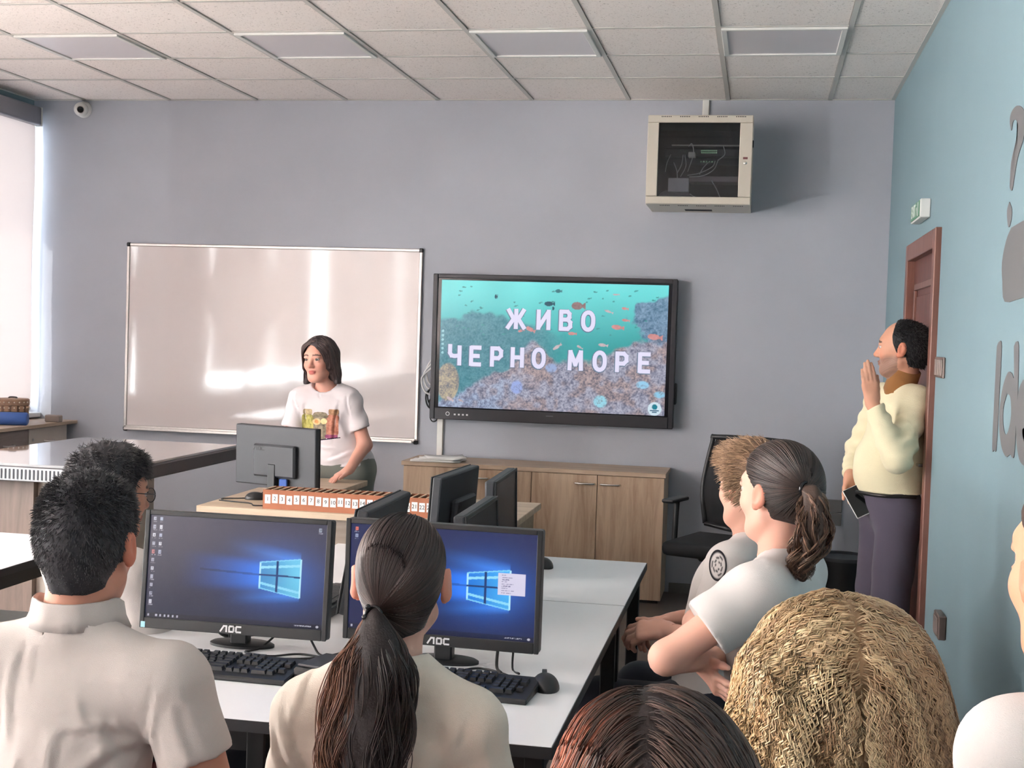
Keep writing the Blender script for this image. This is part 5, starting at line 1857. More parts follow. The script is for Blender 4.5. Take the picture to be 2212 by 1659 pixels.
def fold(a, b, w, amp, yc=0.0, back=True):
    """a cloth fold seen from behind (or in front): a ridge with a sharper furrow on one side, along the x-z segment a-b"""
    a, b = np.array(a, float), np.array(b, float)
    ab = b - a
    L = np.linalg.norm(ab)
    u = ab / L
    n = np.array((-u[1], u[0]))
    def f(P):
        q = np.stack([P[..., 0] - a[0], P[..., 2] - a[1]], -1)
        t = np.clip(q @ u / L, -0.3, 1.3)
        d = q @ n + 0.006 * np.sin(t * 5)
        env = np.exp(-((t - 0.5) / 0.42) ** 4)
        pr = np.exp(-(d / w) ** 2) - 0.75 * np.exp(-((d - 1.3 * w) / (0.6 * w)) ** 2)
        side = (P[..., 1] < yc) if back else (P[..., 1] > yc)
        return amp * pr * env * side
    return f
def arm_folds(a, b, n, amp, rmax=0.11, seed=0):
    """ring folds round a sleeve between the joints a and b"""
    a, b = np.array(a, float), np.array(b, float)
    ab = b - a
    L = np.linalg.norm(ab)
    u = ab / L
    s, t_ = frame_of(Vector(u))
    s, t_ = np.array(s), np.array(t_)
    r = np.random.default_rng(seed)
    p1, p2 = r.uniform(0, 6.3, 2)
    def f(P):
        q = P - a
        t = q @ u / L
        rad = q - (t * L)[..., None] * u
        ph = np.arctan2(rad @ t_, rad @ s)
        m = (np.sqrt((rad * rad).sum(-1)) < rmax) & (t > -0.15) & (t < 1.05)
        w = np.sin(2 * PI * n * t + 1.3 * np.sin(ph + p1) + 0.9 * np.sin(2 * ph + p2))
        return amp * (np.abs(w) ** 0.7 * np.sign(w)) * m * (0.55 + 0.45 * np.cos(ph - p2))
    return f

# ------------------------------------------------------------------ people
def capped(a, b, ra, rb, flat=None):
    """cone whose far end b is cut square (a sleeve, a trouser leg)"""
    a, b = np.array(a, float), np.array(b, float)
    ax = (b - a) / np.linalg.norm(b - a)
    q = ('c', a, b + ax * 0.04, (ra, rb), 0, 0, flat)
    return lambda P: np.maximum(Field.one(q, P), (P - b) @ ax)
class FField(Field):
    """field with extra function primitives"""
    def __init__(self):
        super().__init__()
    def fn(self, f, lo, hi, k=0.02, op=0):
        self.p.append(('f', np.array(lo, float), np.array(hi, float), (0, 0), k, op, f))
        return self
_one, _box = Field.one, Field.box
Field.one = staticmethod(lambda q, P: q[6](P) if q[0] == 'f' else _one(q, P))
Field.box = staticmethod(lambda q: (q[1], q[2]) if q[0] == 'f' else _box(q))

def sleeve(f, a, b, ra, rb, k=0.03, flat=None):
    a, b = np.array(a, float), np.array(b, float)
    m = max(ra, rb)
    f.fn(capped(a, b, ra, rb, flat), np.minimum(a, b) - m, np.maximum(a, b) + m, k)

def make_body(t, J, H, skin=(205, 156, 134), w=1.0, fem=False, hands=(), face=None, brow=None, lips=(176, 104, 96), beard=None, armk=1.0, legk=1.0, hres=0.0042, bres=0.010, belly=0.0, feet=None):
    """one continuous skin surface: torso, neck, head, arms, hands, legs"""
    f = Field()
    add_torso(f, J, w, belly * .6, off=-0.012)
    nk = np.array(J['neck'], float)
    nr = (0.049 if fem else 0.056) * H.s
    f.cone(H((0, -0.022, -0.045)), nk + (H((0, -0.03, -.1)) - nk) * 0.0 - np.array((0, 0, 0.02)), nr, nr * 1.08, k=0.03)
    add_head(f, H, fem, face is not None)
    for s, e, wr in (('sl', 'el', 'wl'), ('sr', 'er', 'wr')):
        f.cone(J[s], J[e], 0.046 * armk, 0.037 * armk, k=0.03)
        f.cone(J[e], J[wr], 0.039 * armk, 0.025 * armk, k=0.02)
    hb = []
    for hd in hands:
        g = Field()
        add_hand(g, **hd)
        f.p += g.p
        hb.append(g.bounds(0.006))
    hasl = {h_['which'] for h_ in J.get('nohand', [])} if False else set()
    for hp, kn, an in (('hl', 'kl', 'al'), ('hr', 'kr', 'ar')):
        f.cone(J[hp], J[kn], 0.075 * legk, 0.052 * legk, k=0.04)
        f.cone(J[kn], J[an], 0.052 * legk, 0.034 * legk, k=0.03)
    zc = H((0, -0.03, -0.135))[2]
    lo, hi = f.bounds()
    parts = [f.mesh(hres, lo=(lo[0], lo[1], zc), hi=hi)]
    # head slab only round the head
    V, F = f.mesh(bres, hi=(hi[0], hi[1], zc + 2 * bres))
    C = V[F].mean(1)
    keep = C[:, 2] < zc + bres
    for (a, b) in hb:
        keep &= ~((C > a + 0.004).all(1) & (C < b - 0.004).all(1))
    parts.append((V, F[keep]))
    for (a, b) in hb:
        parts.append(f.mesh(0.0034, lo=a, hi=b))
    V, F = join(parts)
    c = skin_cols(V, H, skin, lips if face else None, brow, beard)
    o = mesh_np('body', V, F, M_skin, t, True, c)
    if face:
        add_eyes(t, H, face)
    return o, f

def make_shirt(t, J, m, H, w=1.0, belly=0.0, off=0.012, hem=0.0, sl=0.6, sr=0.6, res=0.0075, neck=None, name='shirt', disp=(), srad=0.064, long=False, nk_tilt=0.25, nk_r=0.066, cuff=(0.036, 0.036), kk=0.05):
    f = FField()
    add_torso(f, J, w, belly, off=off, k=kk)
    if long:
        for s, e, wr, r in (('sl', 'el', 'wl', cuff[0]), ('sr', 'er', 'wr', cuff[1])):
            f.cone(J[s], J[e], srad, srad * .86, k=0.03)
            e_, w_ = np.array(J[e], float), np.array(J[wr], float)
            sleeve(f, e_, e_ + (w_ - e_) * (sl if s == 'sl' else sr), srad * .86, r, k=0.02)
    else:
        for s, e, fr in (('sl', 'el', sl), ('sr', 'er', sr)):
            a, b = np.array(J[s], float), np.array(J[e], float)
            sleeve(f, a, a + (b - a) * fr, srad, srad * 1.04, k=0.016)
    nk = np.array(J['neck'], float)
    hd = H((0, -0.02, -0.06))
    ax = hd - nk
    ax /= np.linalg.norm(ax)
    fw = H.R @ np.array((0, 1, 0)); fw[2] = 0
    a2 = ax + fw * nk_tilt
    a2 /= np.linalg.norm(a2)
    base = nk + np.array((0, 0, 0.0)) if neck is None else np.array(neck, float)
    f.cone(base, base + a2 * 0.2, nk_r, nk_r * 1.15, k=0.006, op=1)
    f.disp = list(disp)
    if not long:
        f.disp += [arm_folds(J['sl'], J['el'], 2.6, 0.0028, rmax=0.085, seed=5), arm_folds(J['sr'], J['er'], 2.6, 0.0028, rmax=0.085, seed=6)]
    hz = np.array(J['pelvis'])[2] - 0.02 + hem
    f.cuts = [lambda P: hz - P[..., 2]] if hem is not None else []
    V, F = f.mesh(res)
    return mesh_np(name, V, F, m, t, True), f

def make_trousers(t, J, m, w=1.0, off=0.012, res=0.011, legk=1.0, top=None, disp=(), name='trousers', end=0.97):
    f = FField()
    pel = np.array(J['pelvis'], float)
    sl, sr = np.array(J['hl'], float), np.array(J['hr'], float)
    lat = sr - sl; lat /= np.linalg.norm(lat)
    fw = np.cross(np.array((0, 0, 1.0)), lat)
    R = np.stack([lat, fw, np.array((0, 0, 1.0))], -1)
    f.ell(pel, (0.165 * w + off, 0.118 * w + off, 0.125), R, k=0.02)
    for hp, kn, an in (('hl', 'kl', 'al'), ('hr', 'kr', 'ar')):
        f.cone(J[hp], J[kn], (0.082 + off) * legk, (0.060 + off) * legk, k=0.05)
        a, b = np.array(J[kn], float), np.array(J[an], float)
        sleeve(f, a, a + (b - a) * end, (0.058 + off) * legk, (0.046 + off) * legk, k=0.03)
    f.disp = list(disp)
    if top is not None:
        f.cuts = [lambda P: P[..., 2] - top]
    V, F = f.mesh(res)
    return mesh_np(name, V, F, m, t, True)

def make_shoes(t, J, m, fwd):
    for an in ('al', 'ar'):
        a = np.array(J[an], float)
        d = np.array(fwd, float); d /= np.linalg.norm(d)
        f = Field()
        z0 = -a[2]
        f.cone(a + np.array((0, 0, z0 + 0.045)) - d * 0.03, a + np.array((0, 0, z0 + 0.035)) + d * 0.13, 0.042, 0.034, k=0.02)
        f.cone(a + np.array((0, 0, z0 + 0.05)), a + np.array((0, 0, 0.02)), 0.044, 0.042, k=0.03)
        f.cuts = [lambda P: 0.002 - P[..., 2]]
        V, F = f.mesh(0.010)
        mesh_np('shoe', V, F, m, t, True)

def cap(H, off, zb=-0.075, hl=0.074, side=0.012, nape=0.030, mass=None, disp=()):
    """hair mass over the skull, ending at hairline, temples and nape"""
    f = Field()
    H.ell(f, (0, -0.012, 0.036), (0.073 + off, 0.094 + off, 0.081 + off), k=0.01)
    H.ell(f, (0, -0.042, 0.006), (0.060 + off, 0.060 + off, 0.066 + off * .6), k=0.03)
    H.cone(f, (0, -0.044, -0.02), (0, -0.048, -0.10), 0.046 + off * .5, 0.040 + off * .3, k=0.04)
    if mass: mass(f)
    zz = [-0.2, -0.035, -0.02, 0.0, 0.02, 0.05, min(hl, .11) - 0.004, hl + 0.002]
    yy = [-0.030, -0.028, side - .008, side, side + .008, 0.045 if hl < .12 else 0.030, 0.062 if hl < .12 else 0.022, 0.2 if hl < .12 else 0.02]
    def cut(P):
        L = H.inv(P)
        zx = L[..., 2] - 0.10 * np.clip(np.abs(L[..., 0]) - .03, 0, 1) * 0
        return np.maximum((L[..., 1] - np.interp(zx, zz, yy)) * 0.7, (zb - L[..., 2] + 0.30 * np.clip(np.abs(L[..., 0]) - nape, 0, 1))) * H.s
    f.cuts = [cut]
    f.disp = list(disp)
    return f, cut

def short_hair(t, H, off, n, ln, r, c0, c1, base, flow, lift=0.5, seed=0, zb=-0.075, hl=0.074, side=0.012, res=0.005, mass=None, disp=(), keep=None, nape=0.03, fade=None):
    f, cut = cap(H, off, zb, hl, side, nape, mass, disp)
    V, F = f.mesh(res)
    o = mesh_np('hair', V, F, M_hairbase, t, True, np.tile(np.array(s2l(base)), (len(V), 1)))
    lo, hi = f.bounds(0.0)
    g = Field(); g.p = f.p; g.disp = f.disp
    R = surface_roots(g, n, lo, hi, (lambda P: (cut(P) < -0.002)) if keep is None else (lambda P: (cut(P) < -0.002) & keep(P)), seed)
    rg = np.random.default_rng(seed + 1)
    nrm = g.grad(R)
    P = R - nrm * 0.002
    out = [P]
    L = np.full(len(R), ln) * rg.uniform(0.6, 1.2, len(R))
    if fade is not None:
        L = L * fade(R)
    jit = rg.normal(0, 0.22, R.shape)
    st = 4
    for s in range(st):
        d = flow(R) + jit + nrm * lift * (1 - s / st * .6)
        d /= np.linalg.norm(d, axis=-1, keepdims=True)
        P = P + d * (L / st)[:, None]
        out.append(P)
    V, F, per = hair_tubes(np.stack(out, 1), r, 3)
    mesh_np('hair_strands', V, F, M_hair, o, True, strand_cols(len(R), per, c0, c1, seed + 2))
    return o, f

def seated(base, sx, hip_z=0.55, fwd=(0, 1)):
    pass

M_tee_w = cloth_mat('white_tee_cotton', (208, 202, 199))
M_polo = cloth_mat('white_pique_cotton', (198, 189, 184), bscale=1100, bump=0.5)
M_tee_g = cloth_mat('off_white_tee_cotton', (222, 208, 194))
M_denim = cloth_mat('dark_navy_trousers', (42, 44, 54), bump=.4)
M_shoe = mat('dark_shoe', (40, 38, 40), rough=.6)

def J_seated(base, neck, sw, yaw, pel_z=0.56, lean=0.0, thigh=0.40):
    """seated skeleton in coordinates relative to base: yaw is the way the body faces"""
    fw = np.array((-math.sin(yaw), math.cos(yaw), 0.0))
    rt = np.array((math.cos(yaw), math.sin(yaw), 0.0))
    nk = np.array(neck, float) - np.array((base[0], base[1], 0))
    pel = np.array((nk[0], nk[1], pel_z)) - fw * lean
    J = dict(pelvis=pel, neck=nk)
    J['chest'] = pel + (nk - pel) * 0.60 + fw * 0.01
    sh = nk + np.array((0, 0, -0.078)) - fw * 0.005
    J['sl'] = sh - rt * sw
    J['sr'] = sh + rt * sw
    J['hl'] = pel - rt * 0.09 + fw * 0.03 + np.array((0, 0, -0.03))
    J['hr'] = pel + rt * 0.09 + fw * 0.03 + np.array((0, 0, -0.03))
    J['kl'] = pel - rt * 0.12 + fw * thigh + np.array((0, 0, -0.04))
    J['kr'] = pel + rt * 0.12 + fw * thigh + np.array((0, 0, -0.04))
    J['al'] = J['kl'] * np.array((1, 1, 0)) - fw * 0.02 + np.array((0, 0, 0.09))
    J['ar'] = J['kr'] * np.array((1, 1, 0)) - fw * 0.02 + np.array((0, 0, 0.09))
    return J, fw, rt

# ---------------- boy in the polo shirt, front left, seen from behind
base = np.array((-1.10, 2.02, 0))
t = person('boy in a white polo shirt with short black hair, seated before the left monitor', base, 0)
J, fw, rt = J_seated(base, (-1.10, 2.015, 1.055), 0.180, 0.0, pel_z=0.55, lean=0.03)
J['el'] = J['sl'] + np.array((-0.072, 0.02, -0.25)); J['wl'] = J['el'] + np.array((0.10, 0.19, -0.045))
J['er'] = J['sr'] + np.array((0.074, 0.02, -0.25)); J['wr'] = J['er'] + np.array((-0.10, 0.19, -0.045))
H = Frame(np.array((-1.093, 2.045, 1.186)) - base, yaw=0.10, pitch=-0.06, s=0.93)
make_body(t, J, H, skin=(198, 142, 120), w=0.80, armk=1.18, bres=0.009, hands=(dict(wrist=J['wl'], d=(0.1, 1, 0.0), palm_n=(0, 0, -1), side=1), dict(wrist=J['wr'], d=(-0.1, 1, 0.0), palm_n=(0, 0, -1), side=-1)))
b0 = J['neck']
X_ = lambda px, py: ((px - 180) / 1260 + b0[0], b0[2] - (py - 1325) / 1290)
folds = [fold(X_(*q[0]), X_(*q[1]), q[2], q[3], b0[1]) for q in (((100, 1352), (92, 1570), .010, .0045), ((60, 1390), (45, 1560), .012, .005), ((140, 1350), (128, 1440), .006, .003), ((250, 1440), (275, 1530), .007, .004),
         ((350, 1545), (240, 1600), .012, .007), ((355, 1520), (215, 1500), .010, .0045), ((352, 1590), (290, 1659), .012, .007), ((215, 1500), (195, 1700), .012, .005), ((290, 1480), (330, 1640), .011, .005), ((20, 1500), (80, 1700), .014, .006), ((140, 1560), (110, 1720), .012, .005),
         ((418, 1395), (366, 1560), .006, -.0045), ((440, 1450), (470, 1600), .010, .004), ((400, 1480), (385, 1590), .009, .004), ((450, 1420), (490, 1500), .008, .003), ((230, 1340), (180, 1352), .005, .002))]
folds += [wrinkle(26, 0.0015, (1, .4, .6), 3), crease(b0 + (-0.163, -.075, -.02), b0 + (-0.178, -.075, -.16), 0.005, -0.004)]
make_shirt(t, J, M_polo, H, w=0.84, off=0.014, hem=-0.05, sl=0.50, sr=0.50, srad=0.060, disp=folds, nk_tilt=0.20, nk_r=0.060, res=0.007)
bm = B()
nn = 40
ring = []
for lvl, (rr, zz) in enumerate([(0.080, -0.008), (0.0715, 0.012), (0.068, 0.034), (0.0655, 0.036), (0.0665, 0.006), (0.074, -0.006)]):
    row = []
    for k in range(nn + 1):
        a = -PI / 2 + (k / nn - .5) * 2 * 2.75
        front = max(0, math.sin(a))
        wob = 0.0012 * math.sin(a * 9) + .001 * math.sin(a * 17 + 1)
        p = Vector(((rr + wob) * math.cos(a) * 1.06, (rr + wob) * math.sin(a) * 1.0 + 0.008 + 0.018 * front, zz - 0.030 * front + 0.004 * math.cos(a) ** 2))
        row.append(bm.verts.new(Vector(b0 + (0, 0.004, 0.008)) + p))
    ring.append(row)
for i in range(len(ring)):
    for k in range(nn):
        A, Bq = ring[i], ring[(i + 1) % len(ring)]
        bm.faces.new((A[k], A[k + 1], Bq[k + 1], Bq[k]))
obj('collar', bm, M_polo, t, True)
make_trousers(t, J, M_denim)
make_shoes(t, J, M_shoe, fw)
def crown_flow(H, k=1.0, swirl=0.0, fwd=0.5, down=1.0):
    def fl(P):
        L = H.inv(P)
        d = np.stack([L[:, 0] * 6 * k, L[:, 1] * 3 * k + fwd, -np.ones(len(L)) * down * np.clip(1 - L[:, 2] / 0.10, 0.1, 1.3)], -1)
        d[:, 0] += swirl * np.sin(L[:, 1] * 60)
        return d @ H.R.T
    return fl
short_hair(t, H, 0.008, 8000, 0.011, 0.0007, (36, 35, 38), (86, 82, 84), (48, 46, 50), crown_flow(H, 1, .3, -0.1, 1.0), lift=0.40, seed=21, zb=-0.082, res=0.005, mass=lambda f: H.ell(f, (0, -0.005, 0.066), (0.062, 0.080, 0.058), k=0.03), disp=[wrinkle(150, 0.0014, (1, .6, .8), 5)], fade=lambda R: np.clip(0.35 + (H.inv(R)[:, 2] + 0.06) / 0.14, 0.3, 1.15))

# ---------------- girl with the long ponytail, centre, seen from behind
base = np.array((-0.598, 2.18, 0))
t = person('girl with a long dark ponytail in an off-white tee, seated before the right monitor', base, 0)
J, fw, rt = J_seated(base, (-0.598, 2.165, 1.02), 0.150, 0.05, pel_z=0.53, lean=0.02)
J['sl'] = J['sl'] + np.array((0.006, 0, -0.040)); J['sr'] = J['sr'] + np.array((-0.002, 0, -0.040))
J['el'] = J['sl'] + np.array((-0.042, 0.04, -0.23)); J['wl'] = J['el'] + np.array((0.07, 0.18, -0.02))
J['er'] = J['sr'] + np.array((0.040, 0.04, -0.23)); J['wr'] = J['er'] + np.array((-0.07, 0.18, -0.02))
H = Frame(np.array((-0.590, 2.194, 1.131)) - base, yaw=0.15, pitch=-0.02, s=0.965)
make_body(t, J, H, skin=(212, 166, 148), fem=True, w=0.78, armk=0.9, bres=0.009, hands=(dict(wrist=J['wl'], d=(0.2, 1, 0.0), palm_n=(0, 0, -1), side=1, s=.92), dict(wrist=J['wr'], d=(-0.2, 1, 0.0), palm_n=(0, 0, -1), side=-1, s=.92)))
b0 = J['neck']
X_ = lambda px, py: ((px - 860) / 1240 + b0[0], b0[2] - (py - 1400) / 1270)
folds = [fold(X_(*q[0]), X_(*q[1]), q[2], q[3], b0[1]) for q in (((640, 1510), (690, 1690), .011, .006), ((690, 1490), (655, 1640), .010, .004), ((610, 1480), (600, 1660), .008, -.005), ((700, 1440), (680, 1560), .008, .0035), ((1030, 1560), (1010, 1690), .010, -.006), ((1045, 1500), (1000, 1640), .012, .007),
         ((930, 1640), (905, 1720), .010, .006), ((990, 1590), (960, 1700), .010, .005), ((1050, 1480), (985, 1540), .010, .0045), ((1080, 1530), (1095, 1680), .009, .004), ((940, 1520), (1010, 1500), .014, .003), ((620, 1560), (640, 1700), .010, .005))]
folds += [wrinkle(24, 0.0015, (1, .3, .7), 9)]
make_shirt(t, J, M_tee_g, H, w=0.80, off=0.013, hem=-0.06, sl=0.80, sr=0.80, srad=0.053, disp=folds, nk_tilt=0.16, nk_r=0.060, res=0.007)
make_trousers(t, J, M_denim, w=.95)
make_shoes(t, J, M_shoe, fw)
tie = H((-0.030, -0.108, -0.040))
f, cut = cap(H, 0.003, zb=-0.088, hl=0.080, side=-0.016, nape=0.010, disp=[wrinkle(95, 0.0012, (.9, .2, .5), 2)])
V, F = f.mesh(0.0045)
hr_ = mesh_np('hair', V, F, M_hairbase, t, True, np.tile(np.array(s2l((44, 36, 38))), (len(V), 1)))
g = Field(); g.p = f.p
lo, hi = f.bounds(0)
Rts = surface_roots(g, 3000, lo, hi, lambda P: (cut(P) < -0.001) & (H.inv(P)[:, 1] < 0.03), 31)
def to_tie(P, s):
    d = tie - P
    d = d / (np.linalg.norm(d, axis=-1, keepdims=True) + 1e-6)
    return d
P = flow_strands(g, Rts, to_tie, 40, 0.0078, np.random.default_rng(3).uniform(0.0002, 0.0022, len(Rts)), stick=0.9, goal=tie)
dist = np.linalg.norm(P - tie, axis=-1)
V, F, per = hair_tubes(P, 0.00085, 3, taper=0.03)
def side_streak(H_, Rp):
    x = H_.inv(Rp)[:, 0]
    def s(c, tt):
        k = np.clip((-x - 0.02) / 0.06, 0, 1)[:, None] * (tt > 0.45)
        return c * (1 - k * .6) + np.array(s2l((110, 88, 78))) * k * .6
    return s
mesh_np('hair_strands', V, F, M_hair, hr_, True, strand_cols(len(Rts), per, (40, 31, 31), (80, 62, 58), 5, side_streak(H, Rts)))
def ponytail(parent, spine, rads, n, m, c0, c1, seed, wave=0.006, wl=9.0, sr=0.0011, base_c=(42, 34, 34), splay=0.3, streak=None, flat=1.0, res=0.006):
    S = np.array([tuple(v) for v in spline(spine, 10)])
    mm = len(S)
    R_ = np.interp(np.linspace(0, 1, mm), np.linspace(0, 1, len(rads)), rads)
    f = Field()
    for i in range(0, mm - 5, 3):
        f.cone(S[i], S[min(i + 3, mm - 1)], R_[i] * .86, R_[min(i + 3, mm - 1)] * .86, k=0.012, flat=((0, 1, 0), flat))
    f.disp = [wrinkle(110, 0.0022, (1, .5, .22), seed)]
    V, F = f.mesh(res)
    o = mesh_np('ponytail', V, F, M_hairbase, parent, True, np.tile(np.array(s2l(base_c)), (len(V), 1)))
    rg = np.random.default_rng(seed)
    u = np.linspace(0, 1, m)
    C = np.stack([np.interp(u, np.linspace(0, 1, mm), S[:, a]) for a in range(3)], -1)
    Ru = np.interp(u, np.linspace(0, 1, mm), R_)
    nl = max(8, n // 14)
    la, lr = rg.uniform(0, 2 * PI, nl), np.sqrt(rg.uniform(0.25, 1.08, nl))
    lp, lw = rg.uniform(0, 6.3, nl), rg.uniform(0.7, 1.35, nl)
    which = rg.integers(0, nl, n)
    ang = la[which] + rg.normal(0, 0.10, n)
    rad = np.clip(lr[which] + rg.normal(0, 0.07, n), 0.1, 1.2)
    end = rg.uniform(0.80, 1.0, n)
    uu = u[None] * end[:, None]
    Cx = np.stack([np.interp(uu, u, C[:, a]) for a in range(3)], -1)
    Rr = np.interp(uu, u, Ru)
    ph = lp[which][:, None] + rg.normal(0, .25, n)[:, None]
    w1 = np.sin(uu * wl * lw[which][:, None] + ph) * wave * np.clip(uu * 3, 0, 1)
    w2 = np.cos(uu * wl * 1.2 * lw[which][:, None] + ph * 1.7) * wave * np.clip(uu * 3, 0, 1)
    px = np.cos(ang)[:, None] * rad[:, None] * Rr + w1
    py = np.sin(ang)[:, None] * rad[:, None] * Rr * flat + w2 * flat
    P = Cx + np.stack([px, py, np.zeros_like(px)], -1)
    V, F, per = hair_tubes(P, sr, 3)
    st = None if streak is None else streak(np.cos(ang), rg)
    mesh_np('ponytail_strands', V, F, M_hair, o, True, strand_cols(n, per, c0, c1, seed + 1, st))
    return o
def red_left(cx, rg):
    def s(c, tt):
        k = (np.clip(-cx * 1.6 - .15, 0, 1) * rg.uniform(.3, 1, len(cx)))[:, None]
        return c * (1 - k) + np.array(s2l((158, 112, 90))) * k
    return s
ponytail(hr_, [tie + (0, -.004, 0), tie + (0.010, -0.026, -0.035), tie + (0.008, -0.034, -0.10), tie + (0.000, -0.040, -0.18), tie + (-0.004, -0.052, -0.255), tie + (-0.016, -0.058, -0.32)],
         [0.012, 0.030, 0.058, 0.068, 0.070, 0.062, 0.030], 1500, 34, (30, 24, 25), (74, 58, 54), 17, wave=0.008, wl=13, flat=0.62, streak=red_left)
bm = B()
for k in range(3):
    rr = 0.010 + 0.0015 * k
    tube(bm, [Vector(tie) + Vector((rr * math.cos(a), -0.006 - 0.004 * k + 0.3 * rr * math.sin(a) * (k - 1), rr * math.sin(a))) for a in [2 * PI * q / 14 for q in range(14)]], 0.0035, 6, closed=True)
for a in range(4):
    bmesh.ops.create_uvsphere(bm, u_segments=8, v_segments=6, radius=0.005, matrix=Matrix.Translation(Vector(tie) + Vector((0.012 * math.cos(a * 1.9) - .004, -0.02, 0.014 * math.sin(a * 1.7)))))
obj('hair_tie', bm, mat('black_glossy_hair_tie', (20, 20, 24), rough=.2), hr_, True)

# ---------------- boy with glasses beyond the left monitor
base = np.array((-1.70, 3.22, 0))
t = person('boy with glasses and short dark hair, seated sideways beyond the boy in the polo', base, 0)
J, fw, rt = J_seated(base, (-1.695, 3.235, 0.985), 0.165, -0.55, pel_z=0.50)
J['el'] = J['sl'] + np.array((0.02, 0.10, -0.25)); J['wl'] = J['el'] + fw * 0.2 + np.array((0.05, 0, 0.02))
J['er'] = J['sr'] + np.array((0.05, 0.04, -0.25)); J['wr'] = J['er'] + fw * 0.2 + np.array((0, 0.02, 0.02))
H = Frame(np.array((-1.672, 3.238, 1.105)) - base, yaw=-0.62, pitch=-0.10, s=1.0)
make_body(t, J, H, skin=(192, 140, 118), face=(50, 38, 32), brow=(40, 34, 34), bres=0.011, hands=(dict(wrist=J['wl'], d=fw, palm_n=(0, 0, -1), side=1), dict(wrist=J['wr'], d=fw, palm_n=(0, 0, -1), side=-1)))
make_shirt(t, J, M_tee_w, H, off=0.016, hem=-0.05, sl=0.85, sr=0.85, srad=0.072, disp=[wrinkle(24, 0.003, (1, .3, .7), 19)], res=0.009)
make_trousers(t, J, M_denim)
make_shoes(t, J, M_shoe, fw)
short_hair(t, H, 0.016, 5500, 0.017, 0.0008, (36, 35, 38), (84, 79, 80), (48, 46, 50), crown_flow(H, 1, .5, 0.2, .9), lift=0.2, seed=41, zb=-0.06, hl=0.055, side=0.020, res=0.006, mass=lambda f: H.ell(f, (0, 0.004, 0.075), (0.07, 0.082, 0.052), k=0.03), disp=[wrinkle(100, 0.003, (1, .6, .8), 6)])
gl = bpy.data.objects.new('glasses', None)
COL.objects.link(gl)
gl.parent = t
M_rim = mat('thin_black_rim', (24, 24, 26), rough=.3)
M_lens = thin_glass('spectacle_lens', (0.93, 0.94, 0.95))
for s in (-1, 1):
    c = H((s * 0.033, 0.101, 0.002))
    P = [Vector(c) + Vector(H.R @ np.array((0.024 * math.cos(a), 0.0, 0.019 * math.sin(a)))) for a in [2 * PI * q / 20 for q in range(20)]]
    obj('rim', tube(B(), P, 0.0013, 6, closed=True), M_rim, gl, True)
    bm = B()
    vs = [bm.verts.new(p) for p in P]
    r_ = bmesh.ops.extrude_face_region(bm, geom=[bm.faces.new(vs)])
    bmesh.ops.translate(bm, verts=[v for v in r_['geom'] if isinstance(v, bmesh.types.BMVert)], vec=Vector(H.R @ np.array((0, -.001, 0))))
    obj('lens', bm, M_lens, gl)
    obj('temple', tube(B(), spline([H((s * 0.057, 0.100, 0.006)), H((s * 0.074, 0.07, 0.008)), H((s * 0.083, 0.0, 0.008)), H((s * 0.084, -0.02, -0.01))], 5), 0.0014, 6), M_rim, gl, True)
obj('bridge', tube(B(), spline([H((-0.010, 0.104, 0.006)), H((0, 0.109, 0.009)), H((0.010, 0.104, 0.006))], 4), 0.0014, 6), M_rim, gl, True)

# ---------------- boy on the right with light brown hair
base = np.array((0.02, 3.90, 0))
t = person('boy with light brown hair in a badged white tee, facing left, hands in lap', base, 0)
yb = 1.15
J, fw, rt = J_seated(base, (0.0, 3.89, 1.005), 0.160, yb, pel_z=0.50, lean=-0.02)
J['pelvis'] = J['pelvis'] + np.array((-0.07, 0, 0)); J['chest'] = J['pelvis'] * .4 + J['neck'] * .6 + fw * 0.02
J['el'] = np.array((-0.095, 3.685, 0.725)) - base; J['wl'] = np.array((-0.235, 3.83, 0.718)) - base
J['er'] = np.array((-0.04, 4.08, 0.755)) - base; J['wr'] = np.array((-0.205, 3.95, 0.728)) - base
H = Frame(np.array((-0.010, 3.86, 1.143)) - base, yaw=0.80, pitch=-0.03, s=1.0)
make_body(t, J, H, skin=(220, 170, 150), face=(80, 70, 60), brow=(120, 92, 70), armk=0.88, hres=0.0045, hands=(dict(wrist=J['wl'], d=(-1, 0.15, -0.12), palm_n=(0.1, .6, -.7), side=-1, curl=(.5, .5, .55, .6)), dict(wrist=J['wr'], d=(-1, -.25, -0.2), palm_n=(0.1, -.5, -.8), side=1, curl=(.5, .55, .6, .6))))
b0 = J['neck']
shb, shf = make_shirt(t, J, M_tee_w, H, w=0.96, off=0.016, hem=-0.03, sl=0.62, sr=0.62, srad=0.070, disp=[wrinkle(26, 0.003, (.5, 1, .7), 29), crease(J['sl'] + (-.02, -.02, -.05), J['pelvis'] + (-.14, -.06, .08), .02, .008), crease(J['sl'] + (-.05, 0, -.12), J['pelvis'] + (-.16, 0, .02), .02, .008)], nk_r=0.064, res=0.0075)
make_trousers(t, J, M_denim)
make_shoes(t, J, M_shoe, fw)
short_hair(t, H, 0.018, 6000, 0.030, 0.0010, (112, 86, 66), (196, 160, 128), (120, 92, 72), crown_flow(H, .6, .4, 0.9, .55), lift=0.28, seed=51, zb=-0.055, hl=0.065, side=0.014, res=0.0055, mass=lambda f: H.ell(f, (0, 0.015, 0.085), (0.062, 0.080, 0.046), k=0.03), disp=[wrinkle(110, 0.003, (1, .6, .8), 8)])
# round badge on the chest
def project_on(f, p, d, n=60):
    p = np.array(p, float); d = np.array(d, float); d /= np.linalg.norm(d)
    for _ in range(n):
        v = float(f.ev(p[None])[0])
        if v < 0.0006: break
        p = p + d * max(v * 0.8, 0.0004)
    return p

